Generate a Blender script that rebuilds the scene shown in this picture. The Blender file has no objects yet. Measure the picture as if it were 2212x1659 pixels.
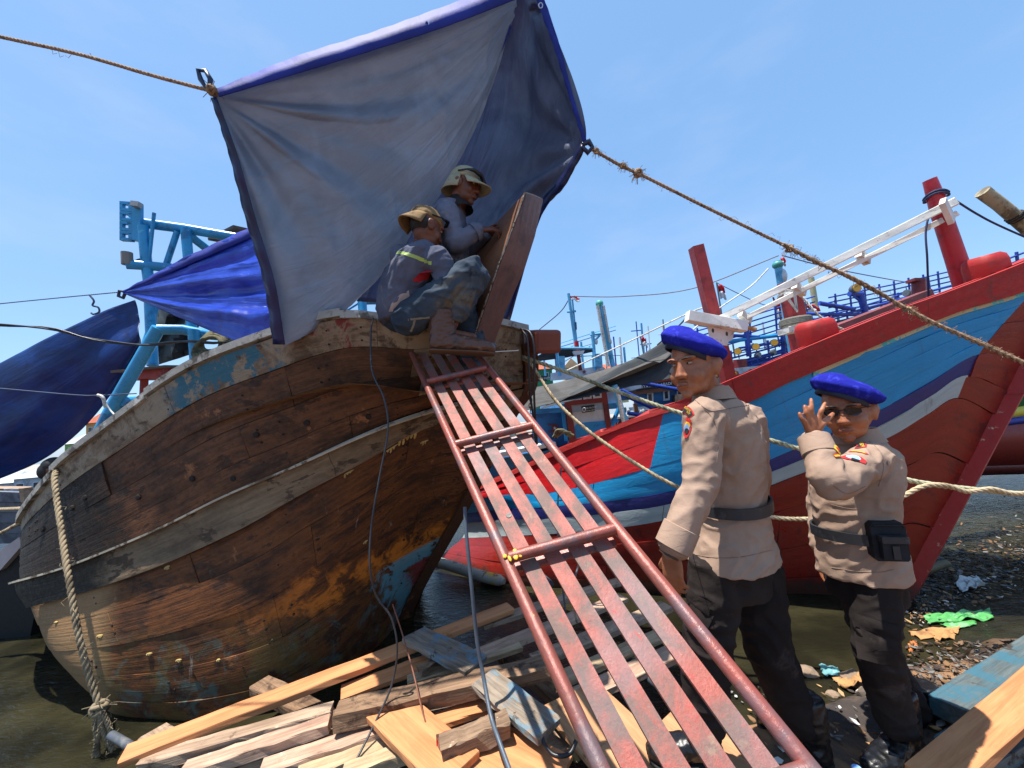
import bpy, bmesh, math, random
from mathutils import Vector, Matrix, noise, Quaternion
random.seed(7)
R = math.radians
SC = bpy.context.scene
COL = SC.collection

# ---------------------------------------------------------------- camera
CAM_H, PITCH, ROLL, FPX = 1.475, R(5.0), R(5.0), 831.0      # wide phone lens held slightly tilted
CAM = Vector((0, 0, CAM_H))
_fw = Vector((0, math.cos(PITCH), math.sin(PITCH)))
_u0 = Vector((0, -math.sin(PITCH), math.cos(PITCH)))
_r0 = Vector((1, 0, 0))
_rt = _r0 * math.cos(ROLL) - _u0 * math.sin(ROLL)
_up = _u0 * math.cos(ROLL) + _r0 * math.sin(ROLL)
cd = bpy.data.cameras.new('camera')
cam = bpy.data.objects.new('camera', cd)
COL.objects.link(cam)
mw = Matrix((( _rt.x, _up.x, -_fw.x, CAM.x), (_rt.y, _up.y, -_fw.y, CAM.y), (_rt.z, _up.z, -_fw.z, CAM.z), (0, 0, 0, 1)))
cam.matrix_world = mw
cd.sensor_width = 36.0
cd.lens = 36.0 * FPX / 2212.0
cd.clip_start = 0.05
cd.clip_end = 3000.0
SC.camera = cam

# ---------------------------------------------------------------- sky, sun, exposure
SUN_TO = Vector((-0.20, -0.06, 0.97)).normalized()         # towards the sun: near the zenith, a little to the left
w = bpy.data.worlds.new('World'); SC.world = w; w.use_nodes = True
nt = w.node_tree; nt.nodes.clear()
sky = nt.nodes.new('ShaderNodeTexSky'); sky.sky_type = 'NISHITA'
sky.sun_disc = False
sky.sun_elevation = math.asin(SUN_TO.z)
sky.sun_rotation = math.atan2(SUN_TO.x, SUN_TO.y)
sky.altitude = 0; sky.air_density = 1.0; sky.dust_density = 0.6; sky.ozone_density = 2.0
bg = nt.nodes.new('ShaderNodeBackground'); bg.inputs[1].default_value = 0.15
wo = nt.nodes.new('ShaderNodeOutputWorld')
hz = nt.nodes.new('ShaderNodeMix'); hz.data_type = 'RGBA'; hz.inputs[0].default_value = 0.62
hz.inputs[7].default_value = (0.74, 1.58, 2.85, 1.0)          # even blue haze of a humid noon sky
nt.links.new(sky.outputs[0], hz.inputs[6])
tcw = nt.nodes.new('ShaderNodeTexCoord'); mpw = nt.nodes.new('ShaderNodeMapping'); mpw.inputs['Scale'].default_value = (1.6, 1.6, 4.5)
nzw = nt.nodes.new('ShaderNodeTexNoise'); nzw.inputs['Scale'].default_value = 1.7; nzw.inputs['Detail'].default_value = 6; nzw.inputs['Roughness'].default_value = .55
mrw = nt.nodes.new('ShaderNodeMapRange'); mrw.interpolation_type = 'SMOOTHSTEP'
for i_, v_ in ((1, .46), (2, .74), (3, 0.0), (4, .16)): mrw.inputs[i_].default_value = v_
thin = nt.nodes.new('ShaderNodeMix'); thin.data_type = 'RGBA'; thin.inputs[7].default_value = (2.6, 2.9, 3.4, 1.0)   # very thin high cloud all over
nt.links.new(tcw.outputs['Generated'], mpw.inputs[0]); nt.links.new(mpw.outputs[0], nzw.inputs['Vector']); nt.links.new(nzw.outputs[0], mrw.inputs[0]); nt.links.new(mrw.outputs[0], thin.inputs[0])
nt.links.new(hz.outputs[2], thin.inputs[6]); nt.links.new(thin.outputs[2], bg.inputs[0]); nt.links.new(bg.outputs[0], wo.inputs[0])
sl = bpy.data.lights.new('sun', 'SUN'); sl.energy = 4.5; sl.angle = R(0.53); sl.color = (1.0, 0.955, 0.88)
sun = bpy.data.objects.new('sun', sl); COL.objects.link(sun)
sun.rotation_euler = SUN_TO.to_track_quat('Z', 'Y').to_euler()
sun.location = (0, 0, 20)
vs = SC.view_settings
vs.view_transform = 'Standard'; vs.look = 'None'; vs.exposure = 1.0; vs.gamma = 1.0
try: vs.use_curve_mapping = False
except Exception: pass
SC.cycles.max_bounces = 6
SC.cycles.transparent_max_bounces = 8

# ---------------------------------------------------------------- helpers
def at(x, y, d):
    """a point seen at x, y of the photograph (2212 wide) that stands d metres ahead of the camera"""
    return CAM + _fw * d + _rt * ((x - 1106.0) / FPX * d) + _up * ((829.5 - y) / FPX * d)
def onz(x, y, z):
    v = _fw + _rt * ((x - 1106.0) / FPX) + _up * ((829.5 - y) / FPX)
    t = (z - CAM.z) / v.z
    return CAM + v * t
def lerp(a, b, t): return a + (b - a) * t
def srgb(r, g, b):
    f = lambda c: (c / 255 / 12.92) if c / 255 <= 0.04045 else ((c / 255 + 0.055) / 1.055) ** 2.4
    return (f(r), f(g), f(b), 1.0)
def catmull(pts, n, closed=False):
    """n points through pts"""
    P = [Vector(p) for p in pts]; m = len(P); out = []
    segs = m if closed else m - 1
    for i in range(n):
        t = i / (n if closed else n - 1) * segs
        k = min(int(t), segs - 1); f = t - k
        g = (lambda j: P[j % m]) if closed else (lambda j: P[0] * 2 - P[1] if j < 0 else (P[-1] * 2 - P[-2] if j >= m else P[j]))
        p0, p1, p2, p3 = g(k - 1), g(k), g(k + 1), g(k + 2)
        out.append(0.5 * ((2 * p1) + (p2 - p0) * f + (2 * p0 - 5 * p1 + 4 * p2 - p3) * f * f + (3 * p1 - p0 - 3 * p2 + p3) * f ** 3))
    return out
def cr1(vals, t):
    """catmull-rom through numbers or vectors, t in 0..len-1"""
    m = len(vals); k = max(0, min(int(t), m - 2)); f = t - k
    g = lambda j: vals[0] * 2 - vals[1] if j < 0 else (vals[-1] * 2 - vals[-2] if j >= m else vals[j])
    p0, p1, p2, p3 = g(k - 1), g(k), g(k + 1), g(k + 2)
    return 0.5 * ((2 * p1) + (p2 - p0) * f + (2 * p0 - 5 * p1 + 4 * p2 - p3) * f * f + (3 * p1 - p0 - 3 * p2 + p3) * f ** 3)

class MB:
    """collects verts and faces; build() links them as one mesh object"""
    def __init__(s): s.v = []; s.f = []; s.mi = []; s.uv = {}; s.cur = 0
    def add(s, vs_, fs_):
        o = len(s.v); s.v += [Vector(p) for p in vs_]
        for f in fs_: s.f.append(tuple(i + o for i in f)); s.mi.append(s.cur)
        return o
    def box(s, c, size, rot=None, taper=1.0):
        c = Vector(c); hx, hy, hz = size[0] / 2, size[1] / 2, size[2] / 2
        rot = rot or Matrix.Identity(3); vs_ = []
        for z in (-1, 1):
            k = taper if z > 0 else 1.0
            for x, y in ((-1, -1), (1, -1), (1, 1), (-1, 1)): vs_.append(c + rot @ Vector((x * hx * k, y * hy * k, z * hz)))
        s.add(vs_, [(3, 2, 1, 0), (4, 5, 6, 7), (0, 1, 5, 4), (1, 2, 6, 5), (2, 3, 7, 6), (3, 0, 4, 7)]); return s
    def beam(s, p0, p1, wd, ht, up=Vector((0, 0, 1)), wob=0.0, n=1):
        p0, p1 = Vector(p0), Vector(p1); d = (p1 - p0).normalized()
        sx = d.cross(up); sx = sx.normalized() if sx.length > 1e-5 else d.orthogonal().normalized(); sz = sx.cross(d).normalized()
        rings = []
        for i in range(n + 1):
            t = i / n; c = p0.lerp(p1, t); vs_ = []
            for a, b in ((-1, -1), (1, -1), (1, 1), (-1, 1)):
                vs_.append(c + sx * (a * wd / 2 + random.uniform(-wob, wob)) + sz * (b * ht / 2 + random.uniform(-wob, wob)))
            rings.append(vs_)
        o = s.add([p for r in rings for p in r], [])
        for i in range(n):
            for k in range(4):
                a, b = o + i * 4 + k, o + i * 4 + (k + 1) % 4
                s.f.append((a, b, b + 4, a + 4)); s.mi.append(s.cur)
        e = o + n * 4
        s.f += [(o + 3, o + 2, o + 1, o), (e, e + 1, e + 2, e + 3)]; s.mi += [s.cur, s.cur]; return s
    def tube(s, pts, r, seg=8, cap=True):
        pts = [Vector(p) for p in pts]; n = len(pts)
        rr = r if isinstance(r, (list, tuple)) else [r] * n
        t0 = (pts[1] - pts[0]).normalized(); nx = t0.orthogonal().normalized(); rings = []
        for i in range(n):
            t = (pts[min(i + 1, n - 1)] - pts[max(i - 1, 0)])
            t = t.normalized() if t.length > 1e-9 else t0
            nx = nx - t * nx.dot(t); nx = nx.normalized() if nx.length > 1e-6 else t.orthogonal().normalized()
            ny = t.cross(nx)
            rings.append([pts[i] + (nx * math.cos(2 * math.pi * k / seg) + ny * math.sin(2 * math.pi * k / seg)) * rr[i] for k in range(seg)])
        o = s.add([p for q in rings for p in q], [])
        for i in range(n - 1):
            for k in range(seg):
                a, b = o + i * seg + k, o + i * seg + (k + 1) % seg
                s.f.append((a, b, b + seg, a + seg)); s.mi.append(s.cur)
        if cap:
            s.f.append(tuple(o + k for k in reversed(range(seg)))); s.mi.append(s.cur)
            e = o + (n - 1) * seg; s.f.append(tuple(e + k for k in range(seg))); s.mi.append(s.cur)
        return s
    def loft(s, rings, cap=True):
        seg = len(rings[0]); n = len(rings)
        o = s.add([p for q in rings for p in q], [])
        for i in range(n - 1):
            for k in range(seg):
                a, b = o + i * seg + k, o + i * seg + (k + 1) % seg
                s.f.append((a, b, b + seg, a + seg)); s.mi.append(s.cur)
        if cap:
            s.f.append(tuple(o + k for k in reversed(range(seg)))); s.mi.append(s.cur)
            e = o + (n - 1) * seg; s.f.append(tuple(e + k for k in range(seg))); s.mi.append(s.cur)
        return s
    def ell(s, c, rx, ry, rz, rot=None, su=16, sv=10):
        c = Vector(c); rot = rot or Matrix.Identity(3); vs_ = []; fs_ = []
        for j in range(1, sv):
            th = math.pi * j / sv
            for i in range(su):
                ph = 2 * math.pi * i / su
                vs_.append(c + rot @ Vector((rx * math.sin(th) * math.cos(ph), ry * math.sin(th) * math.sin(ph), rz * math.cos(th))))
        top = len(vs_); vs_.append(c + rot @ Vector((0, 0, rz))); bot = len(vs_); vs_.append(c + rot @ Vector((0, 0, -rz)))
        for j in range(sv - 2):
            for i in range(su):
                a, b = j * su + i, j * su + (i + 1) % su
                fs_.append((a, a + su, b + su, b))
        for i in range(su):
            fs_.append((top, i, (i + 1) % su)); k = (sv - 2) * su
            fs_.append((bot, k + (i + 1) % su, k + i))
        s.add(vs_, fs_); return s
    def grid(s, P, uv=None, flip=False):
        nu, nv = len(P), len(P[0])
        o = s.add([p for row in P for p in row], [])
        if uv:
            for i in range(nu):
                for j in range(nv): s.uv[o + i * nv + j] = uv[i][j]
        for i in range(nu - 1):
            for j in range(nv - 1):
                a = o + i * nv + j; q = (a, a + 1, a + nv + 1, a + nv)
                s.f.append(q[::-1] if flip else q); s.mi.append(s.cur)
        return s
    def prism(s, poly, off):
        """flat outline poly (list of points) given thickness off (vector)"""
        n = len(poly); off = Vector(off)
        o = s.add([Vector(p) for p in poly] + [Vector(p) + off for p in poly], [])
        s.f.append(tuple(o + i for i in range(n))); s.mi.append(s.cur)
        s.f.append(tuple(o + n + i for i in reversed(range(n)))); s.mi.append(s.cur)
        for i in range(n):
            j = (i + 1) % n
            s.f.append((o + j, o + i, o + n + i, o + n + j)); s.mi.append(s.cur)
        return s
    def mesh(s, name):
        me = bpy.data.meshes.new(name)
        me.from_pydata([tuple(p) for p in s.v], [], s.f)
        me.polygons.foreach_set('material_index', s.mi)
        if s.uv:
            l = me.uv_layers.new(name='UVMap')
            for lp in me.loops: l.data[lp.index].uv = s.uv.get(lp.vertex_index, (0, 0))
        me.update(); return me
    def build(s, name, mat, parent=None, smooth=False, fixn=True, origin=None, matrix=None):
        me = s.mesh(name)
        if fixn:
            b = bmesh.new(); b.from_mesh(me); bmesh.ops.recalc_face_normals(b, faces=b.faces); b.to_mesh(me); b.free()
        if origin is not None: me.transform(Matrix.Translation(-Vector(origin)))
        o = bpy.data.objects.new(name, me); COL.objects.link(o)
        for m in (mat if isinstance(mat, (list, tuple)) else [mat]): me.materials.append(m)
        if smooth: smooth_mesh(me, 40 if smooth is True else smooth)
        if origin is not None: o.location = origin
        if matrix is not None: o.matrix_world = matrix
        if parent is not None: attach(o, parent)
        return o
def smooth_mesh(me, ang=40):
    me.polygons.foreach_set('use_smooth', [True] * len(me.polygons))
    b = bmesh.new(); b.from_mesh(me); c = math.cos(R(ang))
    for e in b.edges:
        if len(e.link_faces) == 2: e.smooth = e.link_faces[0].normal.dot(e.link_faces[1].normal) > c
    b.to_mesh(me); b.free()
def attach(o, parent):
    o.parent = parent; o.matrix_parent_inverse = parent_inv(parent)
def parent_inv(p):
    m = p.matrix_basis.copy(); q = p
    while q.parent is not None:
        m = q.parent.matrix_basis @ q.matrix_parent_inverse @ m
        q = q.parent
    return m.inverted()
def tag(o, label=None, cat=None, group=None, kind=None):
    if label: o['label'] = label
    if cat: o['category'] = cat
    if group: o['group'] = group
    if kind: o['kind'] = kind
    return o
def thing(name, loc, label, cat, group=None):
    o = bpy.data.objects.new(name, None); o.empty_display_size = 0.1; COL.objects.link(o); o.location = loc
    return tag(o, label, cat, group)
def plank_obj(name, p0, p1, wd, ht, mat, parent=None, up=Vector((0, 0, 1)), n=6, wob=0.003, sag=0.0):
    """a board whose own x axis runs along its length"""
    p0, p1 = Vector(p0), Vector(p1); L = (p1 - p0).length; d = (p1 - p0).normalized()
    sy = up.cross(d).normalized(); sz = d.cross(sy)
    m = Matrix(((d.x, sy.x, sz.x, p0.x), (d.y, sy.y, sz.y, p0.y), (d.z, sy.z, sz.z, p0.z), (0, 0, 0, 1)))
    mb = MB(); b = min(0.004, ht * .2); rings = []
    for i in range(n + 1):
        t = i / n; x = t * L; dz = -sag * 4 * t * (1 - t)
        if i in (0, n): x += random.uniform(-.01, .01)
        w1, h1 = wd / 2, ht / 2; q = []
        for a, c in ((-w1 + b, -h1), (w1 - b, -h1), (w1, -h1 + b), (w1, h1 - b), (w1 - b, h1), (-w1 + b, h1), (-w1, h1 - b), (-w1, -h1 + b)):
            q.append(Vector((x + random.uniform(-wob, wob), a + random.uniform(-wob, wob), c + dz + random.uniform(-wob, wob) * .5)))
        rings.append(q)
    mb.loft(rings)
    return mb.build(name, mat, parent, matrix=m)

def remesh(mb, voxel, smooth_it=4, name='tmp'):
    me = mb.mesh(name)
    o = bpy.data.objects.new(name, me); COL.objects.link(o)
    b = bmesh.new(); b.from_mesh(me); bmesh.ops.recalc_face_normals(b, faces=b.faces); b.to_mesh(me); b.free()
    md = o.modifiers.new('r', 'REMESH'); md.mode = 'VOXEL'; md.voxel_size = voxel; md.use_smooth_shade = True
    if smooth_it:
        s = o.modifiers.new('s', 'SMOOTH'); s.factor = 0.5; s.iterations = smooth_it
    dg = bpy.context.evaluated_depsgraph_get(); dg.update()
    out = bpy.data.meshes.new_from_object(o.evaluated_get(dg))
    bpy.data.objects.remove(o); bpy.data.meshes.remove(me)
    return out
def link_mesh(me, name, mat, parent=None, smooth=True):
    me.name = name; me.materials.clear(); me.materials.append(mat)
    if smooth: me.polygons.foreach_set('use_smooth', [True] * len(me.polygons))
    o = bpy.data.objects.new(name, me); COL.objects.link(o)
    if parent is not None: attach(o, parent)
    return o

# ---------------------------------------------------------------- materials
class NT:
    def __init__(s, name):
        s.m = bpy.data.materials.new(name); s.m.use_nodes = True; s.t = s.m.node_tree; s.t.nodes.clear()
        s.out = s.n('ShaderNodeOutputMaterial'); s.b = s.n('ShaderNodeBsdfPrincipled'); s.l(s.b.outputs[0], s.out.inputs[0])
    def n(s, k, **kw):
        q = s.t.nodes.new(k)
        for a, b in kw.items(): setattr(q, a, b)
        return q
    def l(s, a, b): s.t.links.new(a, b)
    def coord(s, kind='Object', scale=(1, 1, 1), rot=(0, 0, 0), loc=(0, 0, 0)):
        tc = s.n('ShaderNodeTexCoord'); mp = s.n('ShaderNodeMapping')
        mp.inputs['Scale'].default_value = scale; mp.inputs['Rotation'].default_value = rot; mp.inputs['Location'].default_value = loc
        s.l(tc.outputs[kind], mp.inputs[0]); return mp.outputs[0]
    def noise(s, vec, scale=5, detail=6, rough=0.6, dist=0.0):
        q = s.n('ShaderNodeTexNoise'); s.l(vec, q.inputs['Vector'])
        q.inputs['Scale'].default_value = scale; q.inputs['Detail'].default_value = detail
        q.inputs['Roughness'].default_value = rough; q.inputs['Distortion'].default_value = dist
        return q.outputs[0]
    def ramp(s, val, lo, hi, a=0.0, b=1.0):
        q = s.n('ShaderNodeMapRange'); q.clamp = True; q.interpolation_type = 'SMOOTHSTEP'
        s.l(val, q.inputs[0]); q.inputs[1].default_value = lo; q.inputs[2].default_value = hi; q.inputs[3].default_value = a; q.inputs[4].default_value = b
        return q.outputs[0]
    def mix(s, fac, a, b, mode='MIX'):
        q = s.n('ShaderNodeMix', data_type='RGBA', blend_type=mode)
        for sock, v in ((q.inputs[0], fac), (q.inputs[6], a), (q.inputs[7], b)):
            if hasattr(v, 'links') or isinstance(v, bpy.types.NodeSocket): s.l(v, sock)
            else: sock.default_value = v
        return q.outputs[2]
    def math(s, op, a, b=None, c=None):
        q = s.n('ShaderNodeMath', operation=op)
        for i, v in enumerate((a, b, c)):
            if v is None: continue
            if isinstance(v, bpy.types.NodeSocket): s.l(v, q.inputs[i])
            else: q.inputs[i].default_value = v
        return q.outputs[0]
    def sep(s, vec):
        q = s.n('ShaderNodeSeparateXYZ'); s.l(vec, q.inputs[0]); return q.outputs
    def set(s, col=None, rough=None, metal=None, spec=None, bump=None, bstr=0.3, bdist=0.01):
        for nm, v in (('Base Color', col), ('Roughness', rough), ('Metallic', metal), ('Specular IOR Level', spec)):
            if v is None: continue
            if isinstance(v, bpy.types.NodeSocket): s.l(v, s.b.inputs[nm])
            else: s.b.inputs[nm].default_value = v
        if bump is not None:
            q = s.n('ShaderNodeBump'); q.inputs['Strength'].default_value = bstr; q.inputs['Distance'].default_value = bdist
            s.l(bump, q.inputs['Height']); s.l(q.outputs[0], s.b.inputs['Normal'])
        return s.m
_mats = {}
def paint(name, base, layers=(), rough=0.5, metal=0.0, kind='Object', bstr=0.25, bscale=30, bdist=0.006, spec=0.5, var=0.18, stretch=(1, 1, 1)):
    """plain colour with shade variation, layers (colour, scale, lo, hi, stretch) of chips and stains, fine relief"""
    if name in _mats: return _mats[name]
    t = NT(name); v = t.coord(kind, stretch)
    n0 = t.noise(v, 3.0, 5); n1 = t.noise(v, bscale, 6, .65)
    dark = tuple(c * (1 - var) for c in base[:3]) + (1,); light = tuple(min(1, c * (1 + var)) for c in base[:3]) + (1,)
    c = t.mix(t.ramp(n0, .3, .7), dark, light)
    rg = rough
    for ly in layers:
        col, scl, lo, hi = ly[:4]; st = ly[4] if len(ly) > 4 else (1, 1, 1)
        vv = t.coord(kind, tuple(a * b for a, b in zip(st, stretch)), loc=(random.uniform(0, 9), random.uniform(0, 9), random.uniform(0, 9)))
        c = t.mix(t.ramp(t.noise(vv, scl, 8, .68, .3), lo, hi), c, col)
    _mats[name] = t.set(c, t.ramp(n1, .2, .8, max(0, rough - .1), min(1, rough + .1)), metal, spec, n1, bstr, bdist)
    return _mats[name]
def wood(name, dark, light, layers=(), rough=0.75, grain=(2.5, 45, 45), kind='Object', bstr=0.5):
    """long grain along x (or u)"""
    if name in _mats: return _mats[name]
    t = NT(name); v = t.coord(kind, grain)
    g = t.noise(v, 1.0, 8, .7, .6); v2 = t.coord(kind, (grain[0] * .6, grain[1] * .14, grain[2] * .14)); b = t.noise(v2, 1.3, 4, .6, 1.0)
    f = t.math('ADD', t.math('MULTIPLY', g, .6), t.math('MULTIPLY', b, .4))
    c = t.mix(t.ramp(f, .36, .62), dark, light)
    for ly in layers:
        col, scl, lo, hi = ly[:4]; st = ly[4] if len(ly) > 4 else (1, 1, 1)
        vv = t.coord(kind, st, loc=(random.uniform(0, 9), random.uniform(0, 9), random.uniform(0, 9)))
        c = t.mix(t.ramp(t.noise(vv, scl, 8, .7, .4), lo, hi), c, col)
    _mats[name] = t.set(c, rough, 0, .3, g, bstr, .008)
    return _mats[name]
# ================================================================= THE SETTING
WZ = -0.32                                     # water level
def water_mat():
    t = NT('harbour_water'); v = t.coord('Object', (1, 1, 1))
    n1 = t.noise(v, 2.2, 3, .5); n2 = t.noise(t.coord('Object', (1, 2.2, 1)), 11, 4, .6, .5)
    h = t.math('ADD', t.math('MULTIPLY', n1, .6), t.math('MULTIPLY', n2, .4))
    c = t.mix(t.ramp(n1, .35, .7), srgb(28, 27, 18), srgb(50, 47, 31))
    m = t.set(c, .06, 0, .5, h, .7, .05)
    t.b.inputs['IOR'].default_value = 1.33
    return m
mb = MB()
nx = 60
mb.grid([[Vector((lerp(-700, 700, i / 8), lerp(-300, 1500, j / 8), WZ)) for j in range(9)] for i in range(9)])
wtr = mb.build('water', water_mat()); tag(wtr, kind='structure')
wp = wtr

SHORE = [(-6, .2), (-2, .62), (-1, .95), (-.3, 1.25), (.3, 1.62), (.9, 2.02), (1.66, 2.28), (2.69, 2.5), (3.8, 2.85), (4.6, 3.05), (7, 3.6), (14, 6)]
def shore_y(x):
    for (a, b), (c, d) in zip(SHORE, SHORE[1:]):
        if a <= x <= c: return b + (d - b) * (x - a) / (c - a)
    return SHORE[0][1] if x < SHORE[0][0] else SHORE[-1][1]
def ground_z(x, y):
    d = shore_y(x) - y + .12 * noise.noise(Vector((x * 2.3, y * 2.3, 3)))
    t = max(0, min(1, (d + .5) / .7)); t = t * t * (3 - 2 * t)
    top = -.02 - .07 * max(0, min(1, (x - .9) / .8))
    z = lerp(-.75, top, t)
    z += .018 * noise.noise(Vector((x * 5, y * 5, 0))) + .008 * noise.noise(Vector((x * 17, y * 17, 1)))
    return z
def mud_mat():
    t = NT('mud_bank'); v = t.coord('Object')
    n0 = t.noise(v, 1.6, 5, .6); n1 = t.noise(v, 9, 8, .7, .4); n2 = t.noise(v, 60, 6, .7)
    c = t.mix(t.ramp(n0, .42, .6), srgb(62, 54, 50), srgb(150, 112, 78))
    c = t.mix(t.ramp(n1, .45, .62), c, srgb(84, 70, 60))
    c = t.mix(t.ramp(n1, .60, .72), c, srgb(36, 33, 34))
    xyz = t.sep(v)
    wet = t.ramp(t.math('ADD', xyz[2], t.math('MULTIPLY', n1, .12)), -.16, -.02, 1, 0)
    c = t.mix(t.math('MULTIPLY', wet, .7), c, srgb(38, 36, 34))
    h = t.math('ADD', t.math('MULTIPLY', n1, .7), t.math('MULTIPLY', n2, .3))
    return t.set(c, t.ramp(wet, 0, 1, .9, .35), 0, .4, h, .8, .03)
mb = MB(); G = []
xs = [lerp(-3, 5.2, i / 130) for i in range(131)] + [5.6, 6.5, 8, 11, 14]
ys = [-6, -4, -2.5, -1.5] + [lerp(-1, 3.6, j / 80) for j in range(81)] + [4.4, 6]
for x in [-40, -20, -9, -5] + xs + [30, 60]:
    G.append([Vector((x, y, ground_z(max(-6, min(14, x)), y))) for y in [-60, -30, -12] + ys])
mb.grid(G)
gr = mb.build('ground', mud_mat(), smooth=80); tag(gr, kind='structure')

# ================================================================= HULL TOOLS
class Surf:
    def __init__(s, rows): s.rows = rows; s.nr = len(rows); s.nc = len(rows[0]); s.out = None
    def p(s, u, v):
        col = [cr1([s.rows[r][c] for r in range(s.nr)], v) for c in range(s.nc)]
        return cr1(col, u)
    def n(s, u, v):
        e = .02
        a = s.p(min(u + e, s.nc - 1), v) - s.p(max(u - e, 0), v); b = s.p(u, min(v + e, s.nr - 1)) - s.p(u, max(v - e, 0))
        q = a.cross(b).normalized()
        return q if q.dot(Vector((0, -1, -.1)) if s.out is None else s.out) > 0 else -q
def strake(S, name, u0, u1, v0, v1, mat, parent, nu=24, nv=4, off=0.0, thick=.03, wob=.002, gap=.004, seed=0, uvrnd=True):
    ro = (random.uniform(0, 20), random.uniform(0, 20)) if uvrnd else (0, 0)
    P, UV = [], []; L = 0; last = None
    us = [u0] + [lerp(u0, u1, i / nu) for i in range(nu + 1)] + [u1]
    vs_ = [v0] + [lerp(v0, v1, j / nv) for j in range(nv + 1)] + [v1]
    for i, u in enumerate(us):
        row, uvr = [], []; H = 0; lp = None
        for j, v in enumerate(vs_):
            q = S.p(u, v); nrm = S.n(u, v)
            edge = i in (0, len(us) - 1) or j in (0, len(vs_) - 1)
            o = off - (thick if edge else 0)
            if not edge:
                near = (i in (1, len(us) - 2)) or (j in (1, len(vs_) - 2))
                o += wob * noise.noise(q * 3 + Vector((seed, 0, 0))) * 2 - (.0015 if near else 0)
            pt = q + nrm * o
            if lp is not None: H += (q - lp).length
            lp = q; row.append(pt); uvr.append([0, H + ro[1]])
        if last is not None: L += (S.p(u, (v0 + v1) / 2) - last).length
        last = S.p(u, (v0 + v1) / 2)
        for k in uvr: k[0] = L + ro[0]
        P.append(row); UV.append(uvr)
    mb = MB(); mb.grid(P, UV)
    return mb.build(name, mat, parent, smooth=35)
def path_beam(mb, pts, wd, ht, outs, up=Vector((0, 0, 1))):
    """rectangular section swept along pts; outs = sideways direction per point"""
    rings = []
    for p, o in zip(pts, outs):
        o = o.normalized(); u = (up - o * up.dot(o)).normalized(); b = .012
        q = []
        for a, c in ((-1, -1), (1, -1), (1, 1), (-1, 1)):
            q.append(p + o * (a * wd / 2) + u * (c * ht / 2))
        rings.append(q)
    mb.loft(rings); return mb
# ================================================================= OLD WOODEN BOAT ON THE LEFT
def old_wood(name, dark, light, extra=None, black_left=True):
    t = NT(name); uv = t.coord('UV', (1.6, 38, 1)); ob = t.coord('Object')
    g = t.noise(uv, 1.0, 6, .65, .15); big = t.noise(t.coord('UV', (1.6, 3.6, 1)), 1.5, 8, .7, .2); fine = t.noise(ob, 34, 6, .7)
    f = t.math('ADD', t.math('MULTIPLY', g, .3), t.math('MULTIPLY', big, .7))
    c = t.mix(t.ramp(f, .36, .64), dark, light)
    c = t.mix(t.ramp(big, .57, .62, 0, .8), c, srgb(40, 26, 19))
    c = t.mix(t.ramp(t.noise(t.coord('Object', (1, 1, 2.0)), 2.6, 9, .72, .2), .56, .62, 0, .75), c, srgb(46, 30, 22))
    c = t.mix(t.ramp(t.noise(ob, 3.1, 9, .72, .2), .60, .66, 0, .6), c, srgb(164, 106, 66))
    if extra: c = extra(t, c, ob)
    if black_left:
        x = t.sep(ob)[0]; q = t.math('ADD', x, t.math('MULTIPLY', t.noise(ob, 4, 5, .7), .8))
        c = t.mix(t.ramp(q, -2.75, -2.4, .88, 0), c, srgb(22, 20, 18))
    return t.set(c, t.ramp(fine, .3, .7, .5, .85), 0, .35, t.math('ADD', g, t.math('MULTIPLY', fine, .4)), .55, .012)
def x_upper(t, c, ob):
    n = t.noise(ob, 5, 8, .7, .5); x = t.sep(ob)[0]
    c = t.mix(t.ramp(n, .44, .56, 0, .85), c, srgb(146, 130, 108))
    m = t.math('MULTIPLY', t.ramp(x, -2.5, -2.3), t.ramp(x, -1.45, -1.6))
    m2 = t.math('MULTIPLY', m, t.ramp(t.noise(ob, 7, 8, .72), .46, .52))
    c = t.mix(m2, c, srgb(50, 96, 112))
    m3 = t.math('MULTIPLY', t.math('MULTIPLY', t.ramp(x, -1.5, -1.4), t.ramp(x, -.9, -1.05)), t.ramp(n, .5, .58))
    return t.mix(m3, c, srgb(110, 38, 34))
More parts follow.
